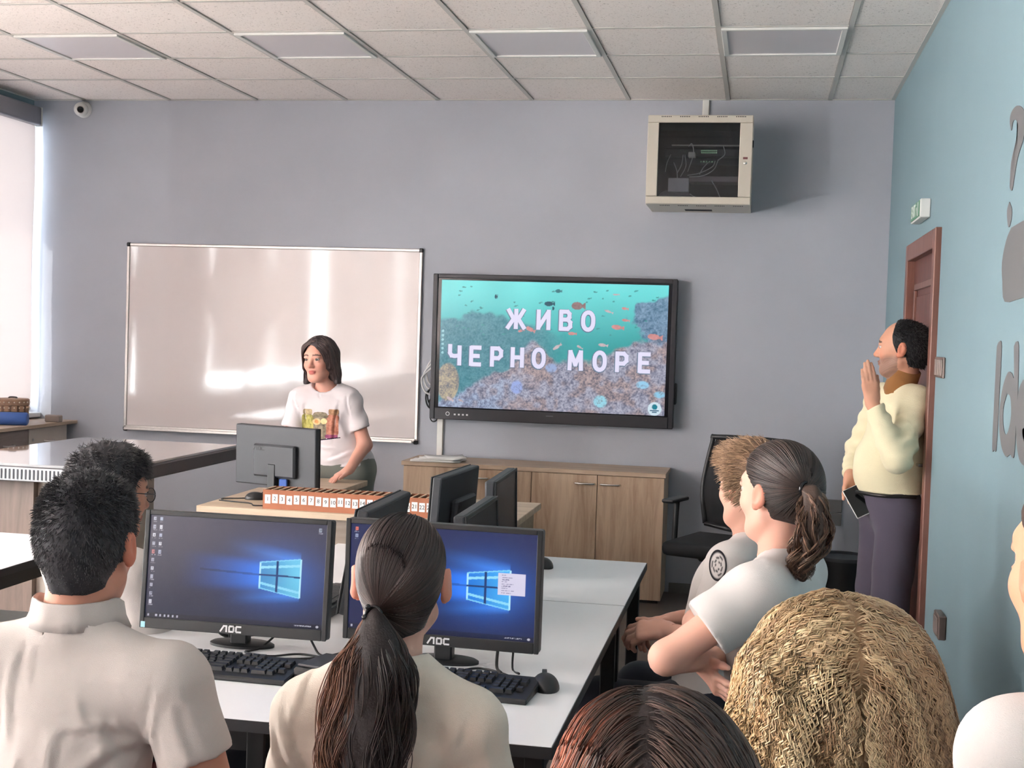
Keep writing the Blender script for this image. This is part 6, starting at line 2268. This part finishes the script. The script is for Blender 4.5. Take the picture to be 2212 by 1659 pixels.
_bc = np.array((-0.093, 3.78, 0.940)) - base
ts_boy = None
def badge(shirt, fld, c, r0, parent):
    Vb, Fb, Cb = [], [], []
    n, m = 36, 9
    for i in range(n):
        for j in range(m):
            a_, q = 2 * PI * i / n, j / (m - 1)
            Vb.append((c[0] + 0.62 * r0 * q * math.cos(a_), -0.5, c[2] + r0 * q * math.sin(a_)))
            dark = q > 0.84 or (0.2 < q < 0.7 and (int(i / 4) + j) % 3 == 0)
            Cb.append(s2l((44, 42, 46)) if dark else s2l((206, 200, 198)))
    Q = np.array(Vb)
    for _ in range(60):
        Q[:, 1] += np.clip(fld.ev(Q) - 0.0015, -0.004, 0.05) * 0.7
    okv = np.abs(fld.ev(Q) - 0.0015) < 0.003
    for i in range(n):
        for j in range(m - 1):
            i2 = (i + 1) % n
            if not (okv[i * m + j] and okv[i * m + j + 1] and okv[i2 * m + j] and okv[i2 * m + j + 1]): continue
            Fb.append((i * m + j, i * m + j + 1, i2 * m + j + 1, i2 * m + j))
    F = np.array(Fb)
    V2 = np.concatenate([Q, Q + np.array((0, 0.002, 0))])
    mesh_np('chest_badge', V2, np.concatenate([F, F[:, ::-1] + len(Q)]), vcol_mat('badge_print', rough=.9, spec=.1), shirt, True, np.concatenate([np.array(Cb)] * 2))
badge(shb, shf, _bc, 0.040, t)

# ---------------- girl with the brown ponytail beside him
base = np.array((0.09, 3.22, 0))
t = person('girl with a wavy brown ponytail in a white tee, arms crossed, facing left', base, 0)
yb = 1.28
J, fw, rt = J_seated(base, (0.062, 3.225, 1.065), 0.148, yb, pel_z=0.54, lean=-0.02)
J['pelvis'] = J['pelvis'] + np.array((0.05, 0.0, 0)); J['chest'] = J['pelvis'] * .4 + J['neck'] * .6 + fw * 0.01
J['el'] = np.array((-0.185, 3.03, 0.830)) - base; J['wl'] = np.array((-0.05, 3.20, 0.80)) - base
J['er'] = np.array((-0.13, 3.42, 0.830)) - base; J['wr'] = np.array((-0.10, 3.15, 0.790)) - base
H = Frame(np.array((0.055, 3.205, 1.203)) - base, yaw=0.80, pitch=-0.02, s=0.985)
make_body(t, J, H, skin=(224, 172, 152), fem=True, face=(80, 70, 60), brow=(90, 70, 58), w=0.94, armk=1.0, hres=0.0042, hands=(dict(wrist=J['wr'], d=(0.35, -0.75, -0.35), palm_n=(.8, .4, .3), side=1, curl=(.35, .35, .4, .4), s=.92),))
make_shirt(t, J, M_tee_w, H, w=0.98, off=0.016, hem=-0.06, sl=0.58, sr=0.58, srad=0.072, disp=[wrinkle(24, 0.003, (.5, 1, .7), 39), crease(J['sl'] + (.0, -.05, .03), J['sl'] + (.12, -.06, -.03), .006, .003), crease(J['sl'] + (-.03, -.05, -.1), J['sl'] + (.08, -.03, -.2), .02, .008)], nk_r=0.060, res=0.0075, nk_tilt=0.3)
make_trousers(t, J, M_denim)
make_shoes(t, J, M_shoe, fw)
tie = H((-0.030, -0.112, 0.020))
f, cut = cap(H, 0.009, zb=-0.070, hl=0.074, side=0.004, nape=0.012, disp=[wrinkle(95, 0.0015, (.3, .9, .5), 2)])
V, F = f.mesh(0.0048)
hr_ = mesh_np('hair', V, F, M_hairbase, t, True, np.tile(np.array(s2l((50, 41, 38))), (len(V), 1)))
g = Field(); g.p = f.p
lo, hi = f.bounds(0)
Rts = surface_roots(g, 2400, lo, hi, lambda P: cut(P) < -0.001, 61)
P = flow_strands(g, Rts, lambda P, s: (tie - P) / (np.linalg.norm(tie - P, axis=-1, keepdims=True) + 1e-6), 26, 0.009, np.random.default_rng(3).uniform(0.0002, 0.0028, len(Rts)), stick=0.9, goal=tie)
V, F, per = hair_tubes(P, 0.0010, 3, taper=0.03)
mesh_np('hair_strands', V, F, M_hair, hr_, True, strand_cols(len(Rts), per, (36, 28, 27), (84, 66, 58), 65))
ponytail(hr_, [tie, tie + (0.016, -0.016, -0.012), tie + (0.020, -0.026, -0.07), tie + (0.012, -0.026, -0.13), tie + (-0.008, -0.022, -0.175), tie + (0.004, -0.024, -0.205)],
         [0.010, 0.020, 0.032, 0.033, 0.024, 0.008], 800, 30, (62, 46, 40), (150, 112, 88), 67, wave=0.012, wl=16, sr=0.0012, base_c=(70, 54, 46), flat=0.8)
obj('hair_tie', tube(B(), [Vector(tie) + Vector(H.R @ np.array((0.016 * math.cos(a), 0.0, 0.016 * math.sin(a)))) for a in [2 * PI * q / 14 for q in range(14)]], 0.005, 6, closed=True), bpy.data.materials['black_glossy_hair_tie'], hr_, True)

# ---------------- man in the cream sweater at the door
base = np.array((0.60, 6.06, 0))
t = person('man in a cream V-neck sweater leaning at the door, hand raised, phone in the other', base, 0)
w_ = lambda *p: np.array(p, float) - base
J = dict(pelvis=w_(.590, 6.07, .86), chest=w_(.605, 6.075, 1.18), neck=w_(.610, 6.06, 1.375), sl=w_(.664, 5.935, 1.315), sr=w_(.545, 6.215, 1.315),
         el=w_(.580, 5.755, 1.085), wl=w_(.472, 5.80, 1.315), er=w_(.47, 6.37, 1.075), wr=w_(.420, 6.17, .965),
         hl=w_(.62, 5.99, .82), hr=w_(.565, 6.15, .82), kl=w_(.595, 5.95, .46), kr=w_(.545, 6.13, .46), al=w_(.645, 5.965, .09), ar=w_(.60, 6.14, .09))
H = Frame(w_(.608, 6.035, 1.548), yaw=1.30, pitch=0.0, s=1.04)
make_body(t, J, H, skin=(212, 158, 132), face=(50, 40, 34), brow=(36, 32, 32), beard=(96, 86, 82), lips=(170, 104, 94), hres=0.0038, armk=1.05,
          hands=(dict(wrist=J['wl'], d=(-0.16, 0.05, 1), palm_n=(-.15, .95, .0), side=-1, curl=(.12, .08, .10, .14), spread=-.05, thumb=(.30, .25)), dict(wrist=J['wr'], d=(0.10, -0.10, -1), palm_n=(.5, -.8, -.15), side=1, curl=(.5, .6, .6, .6), spread=.05)))
M_sweater = cloth_mat('cream_knit_wool', (236, 226, 192), bscale=420, bump=.9)
sw_f = [wrinkle(22, 0.003, (.6, .6, .8), 49)]
sw_f += [arm_folds(J['el'], J['wl'], 4.5, 0.0055, seed=1), arm_folds(J['sl'], J['el'], 3.2, 0.006, seed=2), arm_folds(J['er'], J['wr'], 4.5, 0.0055, seed=3), arm_folds(J['sr'], J['er'], 3.5, 0.004, seed=4)]
make_shirt(t, J, M_sweater, H, w=0.98, belly=0.035, off=0.016, hem=0.075, sl=0.92, sr=0.95, srad=0.068, long=True, cuff=(0.038, 0.038), disp=sw_f, nk_r=0.064, nk_tilt=0.62, res=0.0065, name='sweater', neck=J['neck'] + np.array((0, 0, 0.0)))
obj('turtleneck', tube(B(), [Vector(J['neck'] + (0.012, 0.0, -0.05)), Vector(J['neck'] + (-0.004, 0.0, 0.0)), Vector(J['neck'] * .5 + H((0, -.02, -.09)) * .5), Vector(H((0, -0.024, -0.085)))], [0.070, 0.068, 0.065, 0.063], 28), cloth_mat('brown_knit', (150, 104, 62), bscale=400), t, True)
bm = B()
tube(bm, spline([Vector(J['pelvis'] + (x * 1.02, y * 1.0, 0.052)) for x, y in [(-.15, -.06), (-.05, -.17), (.09, -.15)]], 6), 0.008, 8)
obj('belt', bm, mat('dark_belt', (30, 28, 28), rough=.4), t, True)
make_trousers(t, J, cloth_mat('charcoal_wool', (84, 78, 92), bump=.3), w=0.90, off=0.018, legk=1.02, top=J['pelvis'][2] + 0.10, disp=[wrinkle(18, 0.004, (.5, .5, .9), 59)], res=0.010)
make_shoes(t, J, M_shoe, (-1, -.4, 0))
def bald(P):
    L = H.inv(P)
    return np.random.default_rng(1).random(len(P)) < np.clip(np.hypot(L[:, 0] / 0.03, (L[:, 1] + 0.055) / 0.035) - .1, 0.25, 1)
short_hair(t, H, 0.0075, 3600, 0.014, 0.0010, (20, 19, 21), (48, 44, 44), (26, 25, 27), crown_flow(H, 1, .2, -0.4, 1.0), lift=0.12, seed=71, zb=-0.080, hl=0.150, side=0.018, res=0.005, keep=bald)
ph = thing('mobile_phone', 'white-edged mobile phone held low in the man\'s hand', 'phone', (0.445, 6.02, 0.868))
_l = Vector((0.46, -0.42, -0.78)).normalized()
_s = Vector((0.84, 0.10, 0.42)); _s = (_s - _l * _s.dot(_l)).normalized()
_n = _s.cross(-_l)
ph.rotation_euler = Matrix(((_s.x, -_l.x, _n.x), (_s.y, -_l.y, _n.y), (_s.z, -_l.z, _n.z))).to_euler()
obj('case', bx(B(), -0.037, 0.037, -0.072, 0.072, -0.004, 0.004, 0.004, seg=2), M_white_pl, ph)
obj('phone_screen', bx(B(), -0.034, 0.034, -0.069, 0.069, 0.0041, 0.0048, 0.0003), mat('phone_glass', (16, 16, 18), rough=.12), ph)

# ---------------- woman presenting behind the teacher's desk
base = np.array((-2.20, 6.66, 0))
t = person('woman in a white tee with a jar print, standing behind the teacher desk', base, 0)
w_ = lambda *p: np.array(p, float) - base
J = dict(pelvis=w_(-2.145, 6.70, .84), chest=w_(-2.205, 6.67, 1.08), neck=w_(-2.222, 6.645, 1.258), sl=w_(-2.092, 6.645, 1.180), sr=w_(-2.358, 6.620, 1.175),
         el=w_(-2.005, 6.64, .955), wl=w_(-2.032, 6.475, .842), er=w_(-2.40, 6.58, .955), wr=w_(-2.36, 6.46, .838),
         hl=w_(-2.06, 6.70, .80), hr=w_(-2.23, 6.69, .80), kl=w_(-2.06, 6.70, .44), kr=w_(-2.24, 6.69, .44), al=w_(-2.06, 6.72, .09), ar=w_(-2.25, 6.71, .09))
H = Frame(w_(-2.247, 6.600, 1.392), yaw=PI - 0.22, pitch=-0.05, tilt=0.05, s=0.975)
make_body(t, J, H, skin=(214, 160, 142), fem=True, face=(66, 52, 42), brow=(70, 52, 46), lips=(186, 96, 92), w=0.94, hres=0.0034, armk=0.98,
          hands=(dict(wrist=J['wl'], d=(-0.62, -0.55, -0.40), palm_n=(-.15, -.2, -1), side=1, curl=(.18, .2, .22, .25), spread=.28, thumb=(.7, .0), s=.92), dict(wrist=J['wr'], d=(0.5, -0.6, -0.38), palm_n=(.1, -.2, -1), side=-1, curl=(.2, .2, .22, .25), spread=.2, s=.92)))
b0 = J['chest']
X_ = lambda px, py: ((px - 700) / 400 + J['neck'][0] + .0, J['neck'][2] - (py - 838) / 415)
tf = [fold(X_(*q[0]), X_(*q[1]), q[2], q[3], J['neck'][1], True) for q in (((735, 870), (720, 960), .010, .006), ((665, 870), (660, 930), .010, .005), ((710, 1000), (770, 980), .012, .009), ((700, 1025), (775, 1005), .012, .009), ((695, 965), (735, 975), .009, .006), ((755, 850), (757, 905), .006, -.005), ((640, 850), (648, 900), .006, -.005), ((695, 850), (697, 870), .005, -.003))] + [wrinkle(22, 0.002, (1, .4, .6), 77), crease(J['sl'] + (-.05, -.1, -.06), J['pelvis'] + (.05, -.12, .16), .014, .006), crease(J['sr'] + (.06, -.1, -.06), J['pelvis'] + (-.08, -.12, .2), .014, .006), crease(J['pelvis'] + (-.05, -.13, .10), J['pelvis'] + (.16, -.06, .06), .014, .010), crease(J['pelvis'] + (-.03, -.14, .05), J['pelvis'] + (.15, -.08, .0), .014, .009), crease(J['pelvis'] + (-.05, -.13, .15), J['pelvis'] + (.06, -.12, .17), .010, .008),
      crease(J['sl'] + (-.045, -.06, .0), J['sl'] + (-.035, -.08, -.12), .006, -.005), crease(J['sr'] + (.045, -.06, .0), J['sr'] + (.035, -.08, -.12), .006, -.005)]
ts, tsf = make_shirt(t, J, cloth_mat('white_presenter_tee', (216, 208, 210)), H, w=0.98, off=0.014, hem=0.02, sl=0.66, sr=0.66, srad=0.058, disp=tf, nk_r=0.066, nk_tilt=0.55, res=0.0065)
for s in (-1, 1):   # bust
    pass
make_trousers(t, J, cloth_mat('grey_green_shorts', (120, 122, 116)), w=.98, off=0.012, top=J['pelvis'][2] + 0.05, name='trousers')
make_shoes(t, J, M_shoe, (0, -1, 0))
# jar print on the tee: a small drawing laid on the cloth
def jar_print(W=130, Hh=108):
    y, x = np.mgrid[0:Hh, 0:W]
    u, v = x / (W - 1), y / (Hh - 1)
    n = vnoise((Hh, W), (16, 20), 4)
    n2 = vnoise((Hh, W), (30, 36), 6)
    img = np.tile(np.array(s2l((232, 224, 226))), (Hh, W, 1))
    a = np.zeros((Hh, W), bool)
    def put(m, c0, c1):
        img[m] = lerp3(L3(*c0), L3(*c1), n * .6 + n2 * .4)[m]
        a[m] = True
    jar = lambda x0, x1, y0, y1: (np.abs((u - (x0 + x1) / 2) / ((x1 - x0) / 2)) ** 4 + np.abs((v - (y0 + y1) / 2) / ((y1 - y0) / 2)) ** 6) < 1
    put(jar(.30, .70, .10, .95), (96, 88, 78), (170, 158, 136))
    put(jar(.02, .34, .18, .72), (128, 124, 66), (200, 190, 116))
    put(jar(.06, .30, .02, .20), (140, 120, 96), (196, 176, 140))
    put(jar(.66, .96, .16, .84), (148, 84, 72), (206, 148, 124))
    put(jar(.70, .94, .0, .18), (120, 84, 66), (190, 150, 116))
    put(np.hypot((u - .42) / .10, (v - .40) / .10) < 1, (196, 160, 110), (226, 206, 160))
    put(np.hypot((u - .42) / .05, (v - .40) / .055) < 1, (206, 140, 90), (220, 160, 110))
    put(np.hypot((u - .60) / .08, (v - .38) / .09) < 1, (196, 176, 120), (230, 216, 170))
    put(jar(.30, .70, .20, .27), (90, 82, 70), (150, 140, 120))
    put(jar(.64, .94, .78, .90), (130, 60, 96), (170, 100, 130))
    put((np.abs(v - (.99 - .2 * np.clip(u - .35, 0, 1))) < .02) & (u > .34), (40, 30, 50), (60, 44, 66))
    return img, a
img, a = jar_print()
Hh, W = a.shape
cx, cz = -2.222 - base[0], 1.055
pts = np.zeros((Hh, W, 3))
fwv = np.array((0.04, -1.0, 0.0))
P = np.stack(np.meshgrid(np.linspace(-.108, .108, W), np.linspace(.085, -.085, Hh)), -1)
Q = np.stack([cx + P[..., 0], np.full((Hh, W), -0.30), cz + P[..., 1]], -1).reshape(-1, 3)
for _ in range(50):
    dv = tsf.ev(Q)
    Q[:, 1] += np.clip(dv - 0.0012, -0.004, 0.05) * 0.7
i = (np.arange(Hh - 1)[:, None] * W + np.arange(W - 1)[None])
ok = a[:-1, :-1] & a[1:, :-1] & a[:-1, 1:] & a[1:, 1:]
i = i[ok]
F = np.stack([i + W, i + W + 1, i + 1, i], -1)
V2 = np.concatenate([Q, Q + np.array((0, 0.002, 0))])
F2 = np.concatenate([F, F[:, ::-1] + len(Q)])
M_print = vcol_mat('tee_print', rough=.9, spec=.1)
mesh_np('jar_print', V2, F2, M_print, ts, True, np.concatenate([img.reshape(-1, 3)] * 2))
# bob hair
def bob_mass(f):
    for s in (-1, 1):
        H.cone(f, (s * 0.066, -0.030, 0.03), (s * 0.076, -0.020, -0.075), 0.030, 0.030, k=0.03)
        H.cone(f, (s * 0.076, -0.020, -0.075), (s * 0.097, -0.012, -0.122), 0.028, 0.018, k=0.02)
        H.cone(f, (s * 0.060, 0.040, 0.06), (s * 0.074, 0.022, -0.04), 0.018, 0.018, k=0.03)
    H.cone(f, (0, -0.06, -0.02), (0, -0.055, -0.12), 0.060, 0.055, k=0.03)
f = Field()
H.ell(f, (0, -0.012, 0.036), (0.084, 0.103, 0.091), k=0.01)
bob_mass(f)
def bcut(P):
    L = H.inv(P)
    x, y, z = L[..., 0], L[..., 1], L[..., 2]
    # face opening: an oval in front, parted above her left eye
    op = 1 - np.sqrt(((x - 0.010) / 0.071) ** 2 + ((z + 0.032) / 0.112) ** 2)
    front = np.where(y > 0.02, op * 0.06, -0.05 + (y - 0.0) * 0)
    return np.maximum(np.where(y > 0.015, front, -0.02), -0.132 - z) * H.s
f.cuts = [bcut]
f.disp = [wrinkle(90, 0.0018, (1, .7, .12), 4)]
V, F = f.mesh(0.0042)
hr_ = mesh_np('hair', V, F, M_hairbase, t, True, np.tile(np.array(s2l((62, 52, 54))), (len(V), 1)))
g = Field(); g.p = f.p
lo, hi = f.bounds(0)
Rts = surface_roots(g, 2200, lo, hi, lambda P: (bcut(P) < -0.001) & (H.inv(P)[:, 2] > -0.08), 81)
def bobflow(P, s):
    L = H.inv(P)
    d = np.stack([np.sign(L[:, 0] + 0.02) * np.clip(L[:, 2] / .08, 0, 1) * 1.2, -0.15 * np.ones(len(L)), -np.ones(len(L))], -1)
    return d @ H.R.T
P = flow_strands(g, Rts, bobflow, 12, 0.007, np.random.default_rng(4).uniform(0.0003, 0.003, len(Rts)), stick=0.8)
okk = (bcut(P.reshape(-1, 3)).reshape(P.shape[:2]) < 0.004).all(1)
P = P[okk]
V, F, per = hair_tubes(P, 0.0011, 3)
mesh_np('hair_strands', V, F, M_hair, hr_, True, strand_cols(len(P), per, (50, 40, 42), (112, 90, 86), 83))
for s in (-1, 1):
    bm = B()
    c = Vector(H((s * 0.080, 0.004, -0.052)))
    tube(bm, [c + Vector((0.010 * math.cos(a), 0, 0.016 * math.sin(a))) for a in [2 * PI * q / 16 for q in range(16)]], 0.0018, 6, closed=True)
    obj('earring', bm, M_chrome, t, True)

# ---------------- the two heads of hair in front, and the person at the right edge
def big_hair(t, H, mass, n, steps, ds, c0, c1, basec, flow, seed, r=0.0012, wave=0.0, wl=30, streak=None, res=0.007, lift=(0.0005, 0.006), disp=(), keepz=None, locks=0, name='hair'):
    f = Field()
    mass(f)
    f.disp = list(disp)
    V, F = f.mesh(res)
    bc = np.tile(np.array(s2l(basec)), (len(V), 1))
    if streak is not None:
        bc = streak(bc, np.full((len(V), 1), 0.3), V)
    o = mesh_np(name, V, F, M_hairbase, t, True, bc)
    g = Field(); g.p = f.p; g.disp = f.disp
    lo, hi = f.bounds(0)
    R = surface_roots(g, n, lo, hi, (lambda P: P[:, 2] > -10) if keepz is None else keepz, seed)
    Rp = surface_roots(g, n // 4, lo, hi, lambda P: (np.abs(H.inv(P)[:, 0]) < 0.035) & (H.inv(P)[:, 2] > -0.03), seed + 3)
    R = np.concatenate([R, Rp])
    rg = np.random.default_rng(seed)
    if locks:
        # strands gather into locks: pull every root towards its nearest lock centre
        C = R[rg.permutation(len(R))[:locks]]
        idx = np.concatenate([np.argmin(((R[k:k + 500, None] - C[None]) ** 2).sum(-1), 1) for k in range(0, len(R), 500)])
        R = C[idx] + (R - C[idx]) * np.where((np.abs(H.inv(R)[:, 0]) < 0.03) & (H.inv(R)[:, 2] > -0.05), 1.0, 0.6)[:, None]
        ph = rg.uniform(0, 6.3, locks)[idx] + rg.normal(0, .35, len(R))
        wlk = rg.uniform(.75, 1.3, locks)[idx]
        lf = rg.uniform(lift[0], lift[1], locks)[idx] + rg.uniform(0, 0.0018, len(R))
        tone = rg.normal(0, 1, locks)[idx]
    else:
        ph = rg.uniform(0, 6.3, len(R)); wlk = rg.uniform(.8, 1.2, len(R)); lf = rg.uniform(lift[0], lift[1], len(R)); tone = rg.normal(0, 1, len(R))
    P = flow_strands(g, R, flow, steps, ds, lf, stick=0.8)
    if wave:
        nr = np.stack([g.grad(P[:, k]) for k in range(P.shape[1])], 1)
        T = np.gradient(P, axis=1); T /= np.linalg.norm(T, axis=-1, keepdims=True) + 1e-9
        S = np.cross(T, nr)
        u = np.linspace(0, 1, P.shape[1])[None]
        s_ = np.sin(u * wl * wlk[:, None] + ph[:, None])
        c_ = np.cos(u * wl * wlk[:, None] + ph[:, None] * 1.3)
        P = P + S * (s_ * wave)[..., None] + nr * (np.abs(c_) * wave * .8)[..., None]
    V, F, per = hair_tubes(P, r, 3, taper=0.2)
    tt_ = np.clip(0.5 + 0.25 * tone + rg.normal(0, .14, len(R)), 0, 1)[:, None]
    c = np.array(s2l(c0)) * (1 - tt_) + np.array(s2l(c1)) * tt_
    if streak is not None:
        c = streak(c, tt_, R)
    mesh_np('hair_strands', V, F, M_hair, o, True, np.repeat(c, per, 0))
    return o

base = np.array((0.115, 1.80, 0))
t = person('person with big curly blond hair seen from behind, lower right', base, 0)
J, fw, rt = J_seated(base, (0.115, 1.80, 0.97), 0.165, 0.15, pel_z=0.48)
J['el'] = J['sl'] + np.array((-0.04, 0.06, -0.26)); J['wl'] = J['el'] + np.array((0.06, 0.2, 0.03))
J['er'] = J['sr'] + np.array((0.0, 0.06, -0.26)); J['wr'] = J['er'] + np.array((-0.08, 0.2, -0.02))
H = Frame(np.array((0.117, 1.82, 1.098)) - base, yaw=0.15, s=0.98)
make_body(t, J, H, skin=(216, 168, 148), fem=True, hres=0.006, bres=0.012, hands=(dict(wrist=J['wl'], d=(0.2, 1, 0.0), palm_n=(0, 0, -1), side=1, s=.92), dict(wrist=J['wr'], d=(-0.2, 1, 0.0), palm_n=(0, 0, -1), side=-1, s=.92)))
make_shirt(t, J, M_tee_w, H, off=0.014, hem=-0.05, sl=0.6, sr=0.6, srad=0.07, res=0.010)
make_trousers(t, J, M_denim); make_shoes(t, J, M_shoe, fw)
def bmass(f):
    H.ell(f, (0, -0.015, 0.035), (0.098, 0.108, 0.090), k=0.02)
    H.ell(f, (-0.050, -0.030, -0.030), (0.082, 0.095, 0.110), k=0.05)
    H.ell(f, (0.050, -0.030, -0.035), (0.084, 0.095, 0.115), k=0.05)
    H.ell(f, (0, -0.055, -0.10), (0.120, 0.078, 0.130), k=0.06)
    H.ell(f, (-0.06, -0.045, -0.14), (0.082, 0.075, 0.120), k=0.05)
    H.ell(f, (0.07, -0.045, -0.15), (0.086, 0.075, 0.120), k=0.05)
def bflow(P, s):
    L = H.inv(P)
    k = np.clip((L[:, 2] - 0.02) / 0.09, 0, 1)
    d = np.stack([np.sign(L[:, 0] - 0.004) * (0.25 + 1.6 * k), -0.5 * k, -(1.05 - 0.55 * k)], -1)
    return d @ H.R.T
def bsun_tint(c, tt, P):  # sunlight put into the hair colour: gold on the left, darker on the right
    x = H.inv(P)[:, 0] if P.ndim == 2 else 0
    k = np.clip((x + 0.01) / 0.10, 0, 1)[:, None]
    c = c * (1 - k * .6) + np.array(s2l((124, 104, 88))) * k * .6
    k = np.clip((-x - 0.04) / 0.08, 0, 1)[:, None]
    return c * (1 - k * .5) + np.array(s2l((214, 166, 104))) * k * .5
big_hair(t, H, bmass, 13000, 34, 0.0058, (162, 128, 94), (246, 220, 178), (172, 138, 104), bflow, 91, r=0.0010, wave=0.0034, wl=58, streak=bsun_tint, disp=[wrinkle(70, 0.004, (1, .4, .25), 12)], locks=1100, lift=(0.0005, 0.011))

base = np.array((-0.085, 1.30, 0.010))
t = person('person with smooth reddish-brown hair seen from behind, bottom centre, nearest the camera', base, 0)
J, fw, rt = J_seated(base, (-0.085, 1.29, 0.965), 0.165, 0.05, pel_z=0.48)
J['el'] = J['sl'] + np.array((-0.04, 0.06, -0.26)); J['wl'] = J['el'] + np.array((0.06, 0.2, 0.03))
J['er'] = J['sr'] + np.array((0.04, 0.06, -0.26)); J['wr'] = J['er'] + np.array((-0.06, 0.2, 0.03))
H = Frame(np.array((-0.088, 1.30, 1.095)) - base, yaw=0.12, s=0.98)
make_body(t, J, H, skin=(210, 160, 140), fem=True, hres=0.006, bres=0.012, hands=(dict(wrist=J['wl'], d=(0.2, 1, 0.0), palm_n=(0, 0, -1), side=1, s=.92), dict(wrist=J['wr'], d=(-0.2, 1, 0.0), palm_n=(0, 0, -1), side=-1, s=.92)))
make_shirt(t, J, M_tee_w, H, off=0.014, hem=-0.05, sl=0.6, sr=0.6, srad=0.07, res=0.010)
make_trousers(t, J, M_denim); make_shoes(t, J, M_shoe, fw)
def nmass(f):
    H.ell(f, (0, -0.015, 0.035), (0.090, 0.108, 0.090), k=0.02)
    H.ell(f, (-0.020, -0.030, -0.05), (0.098, 0.092, 0.115), k=0.05)
    H.ell(f, (0.024, -0.030, -0.06), (0.100, 0.090, 0.125), k=0.05)
    H.ell(f, (0, -0.045, -0.16), (0.110, 0.065, 0.12), k=0.05)
def nflow(P, s):
    L = H.inv(P)
    k = np.clip((L[:, 2] - 0.03) / 0.09, 0, 1)
    d = np.stack([np.sign(L[:, 0] + 0.012) * (0.15 + 1.3 * k), -0.9 * k, -(1.05 - 0.5 * k)], -1)
    return d @ H.R.T
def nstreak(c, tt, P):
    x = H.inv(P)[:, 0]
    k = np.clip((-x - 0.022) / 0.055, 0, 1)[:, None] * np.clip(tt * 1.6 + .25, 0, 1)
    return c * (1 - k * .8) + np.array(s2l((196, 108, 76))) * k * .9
big_hair(t, H, nmass, 8000, 26, 0.0062, (46, 34, 32), (112, 84, 72), (54, 42, 40), nflow, 95, r=0.00085, wave=0.0016, wl=10, streak=nstreak, disp=[wrinkle(40, 0.0025, (1, .4, .3), 13)], locks=900, lift=(0.0003, 0.004), res=0.006)

base = np.array((0.375, 1.64, 0))
t = person('person in a white shirt cut off by the right edge of the picture', base, 0)
J, fw, rt = J_seated(base, (0.462, 1.63, 1.168), 0.160, 0.35, pel_z=0.60)
J['el'] = J['sl'] + np.array((0.03, -0.03, -0.27)); J['wl'] = J['el'] + np.array((0.02, 0.2, -0.02))
J['er'] = J['sr'] + np.array((-0.01, 0.03, -0.27)); J['wr'] = J['er'] + np.array((-0.1, 0.18, -0.02))
H = Frame(np.array((0.381, 1.60, 1.312)) - base, yaw=0.40, pitch=-0.05, s=1.03)
make_body(t, J, H, skin=(220, 158, 128), face=(70, 56, 46), brow=(84, 66, 56), hres=0.0042, bres=0.011, hands=(dict(wrist=J['wl'], d=(0, 1, -.1), palm_n=(0, 0, -1), side=1), dict(wrist=J['wr'], d=(-.4, .9, -.1), palm_n=(0, 0, -1), side=-1)))
make_shirt(t, J, M_tee_w, H, off=0.018, hem=-0.05, sl=0.6, sr=0.6, srad=0.078, res=0.008, disp=[wrinkle(30, 0.003, (.4, .7, .8), 99), crease(J['sl'] + (.05, -.04, .05), J['sl'] + (-.03, -.06, -.03), .010, .006)])
make_trousers(t, J, M_denim); make_shoes(t, J, M_shoe, fw)
f, cut = cap(H, 0.004, zb=-0.06, hl=0.09, side=-0.030, disp=[wrinkle(120, 0.0015, (1, .6, .8), 5)])
V, F = f.mesh(0.005)
mesh_np('hair', V, F, M_hairbase, t, True, np.tile(np.array(s2l((74, 58, 50))), (len(V), 1)))

# ------------------------------------------------------------------ chairs under the seated people
M_red = cloth_mat('dark_red_upholstery', (112, 40, 44), bump=.4)
def student_chair(label, x, y, yaw):
    t = thing('student_chair', label, 'chair', (x, y, 0), yaw, 'red classroom chairs')
    obj('seat', bx(B(), -0.21, 0.21, -0.19, 0.21, 0.375, 0.41, 0.014, seg=2), M_red, t, True)
    bm = B()
    g = []
    for i in range(9):
        row = []
        for j in range(5):
            u, v = -1 + i / 4, j / 4
            row.append(bm.verts.new((u * 0.20, -0.215 - 0.05 * (1 - u * u) - 0.05 * v, 0.58 + 0.21 * v - 0.02 * (u ** 4) * v)))
        g.append(row)
    for i in range(8):
        for j in range(4):
            bm.faces.new((g[i][j], g[i + 1][j], g[i + 1][j + 1], g[i][j + 1]))
    r = bmesh.ops.extrude_face_region(bm, geom=list(bm.faces))
    bmesh.ops.translate(bm, verts=[v for v in r['geom'] if isinstance(v, bmesh.types.BMVert)], vec=(0, -0.022, 0))
    obj('backrest', bm, M_red, t, True)
    for s in (-1, 1):
        obj('leg', tube(B(), [(s * 0.19, 0.18, 0.375), (s * 0.21, 0.21, 0.0)], 0.011, 8), M_black_metal, t, True)
        obj('leg', tube(B(), [(s * 0.19, -0.16, 0.375), (s * 0.21, -0.24, 0.0)], 0.011, 8), M_black_metal, t, True)
        obj('back_post', tube(B(), spline([(s * 0.17, -0.10, 0.37), (s * 0.17, -0.25, 0.385), (s * 0.17, -0.268, 0.56), (s * .17, -0.275, 0.74)], 5), 0.010, 8), M_black_metal, t, True)
    return t
student_chair('red-backed chair of the boy in the polo shirt', -1.10, 1.97, 0.0)
student_chair('red-backed chair of the girl with the long dark ponytail', -0.60, 2.13, 0.0)
student_chair('chair of the boy with glasses', -1.67, 3.20, -0.55)
student_chair('chair of the boy with light brown hair', 0.06, 3.89, 1.15)
student_chair('chair of the girl with the brown ponytail', 0.105, 3.22, 1.28)
student_chair('chair under the person with curly blond hair', 0.115, 1.74, 0.15)
student_chair('chair under the person with reddish-brown hair', -0.085, 1.24, 0.05)
student_chair('chair under the person at the right edge of the picture', 0.40, 1.52, 0.1)
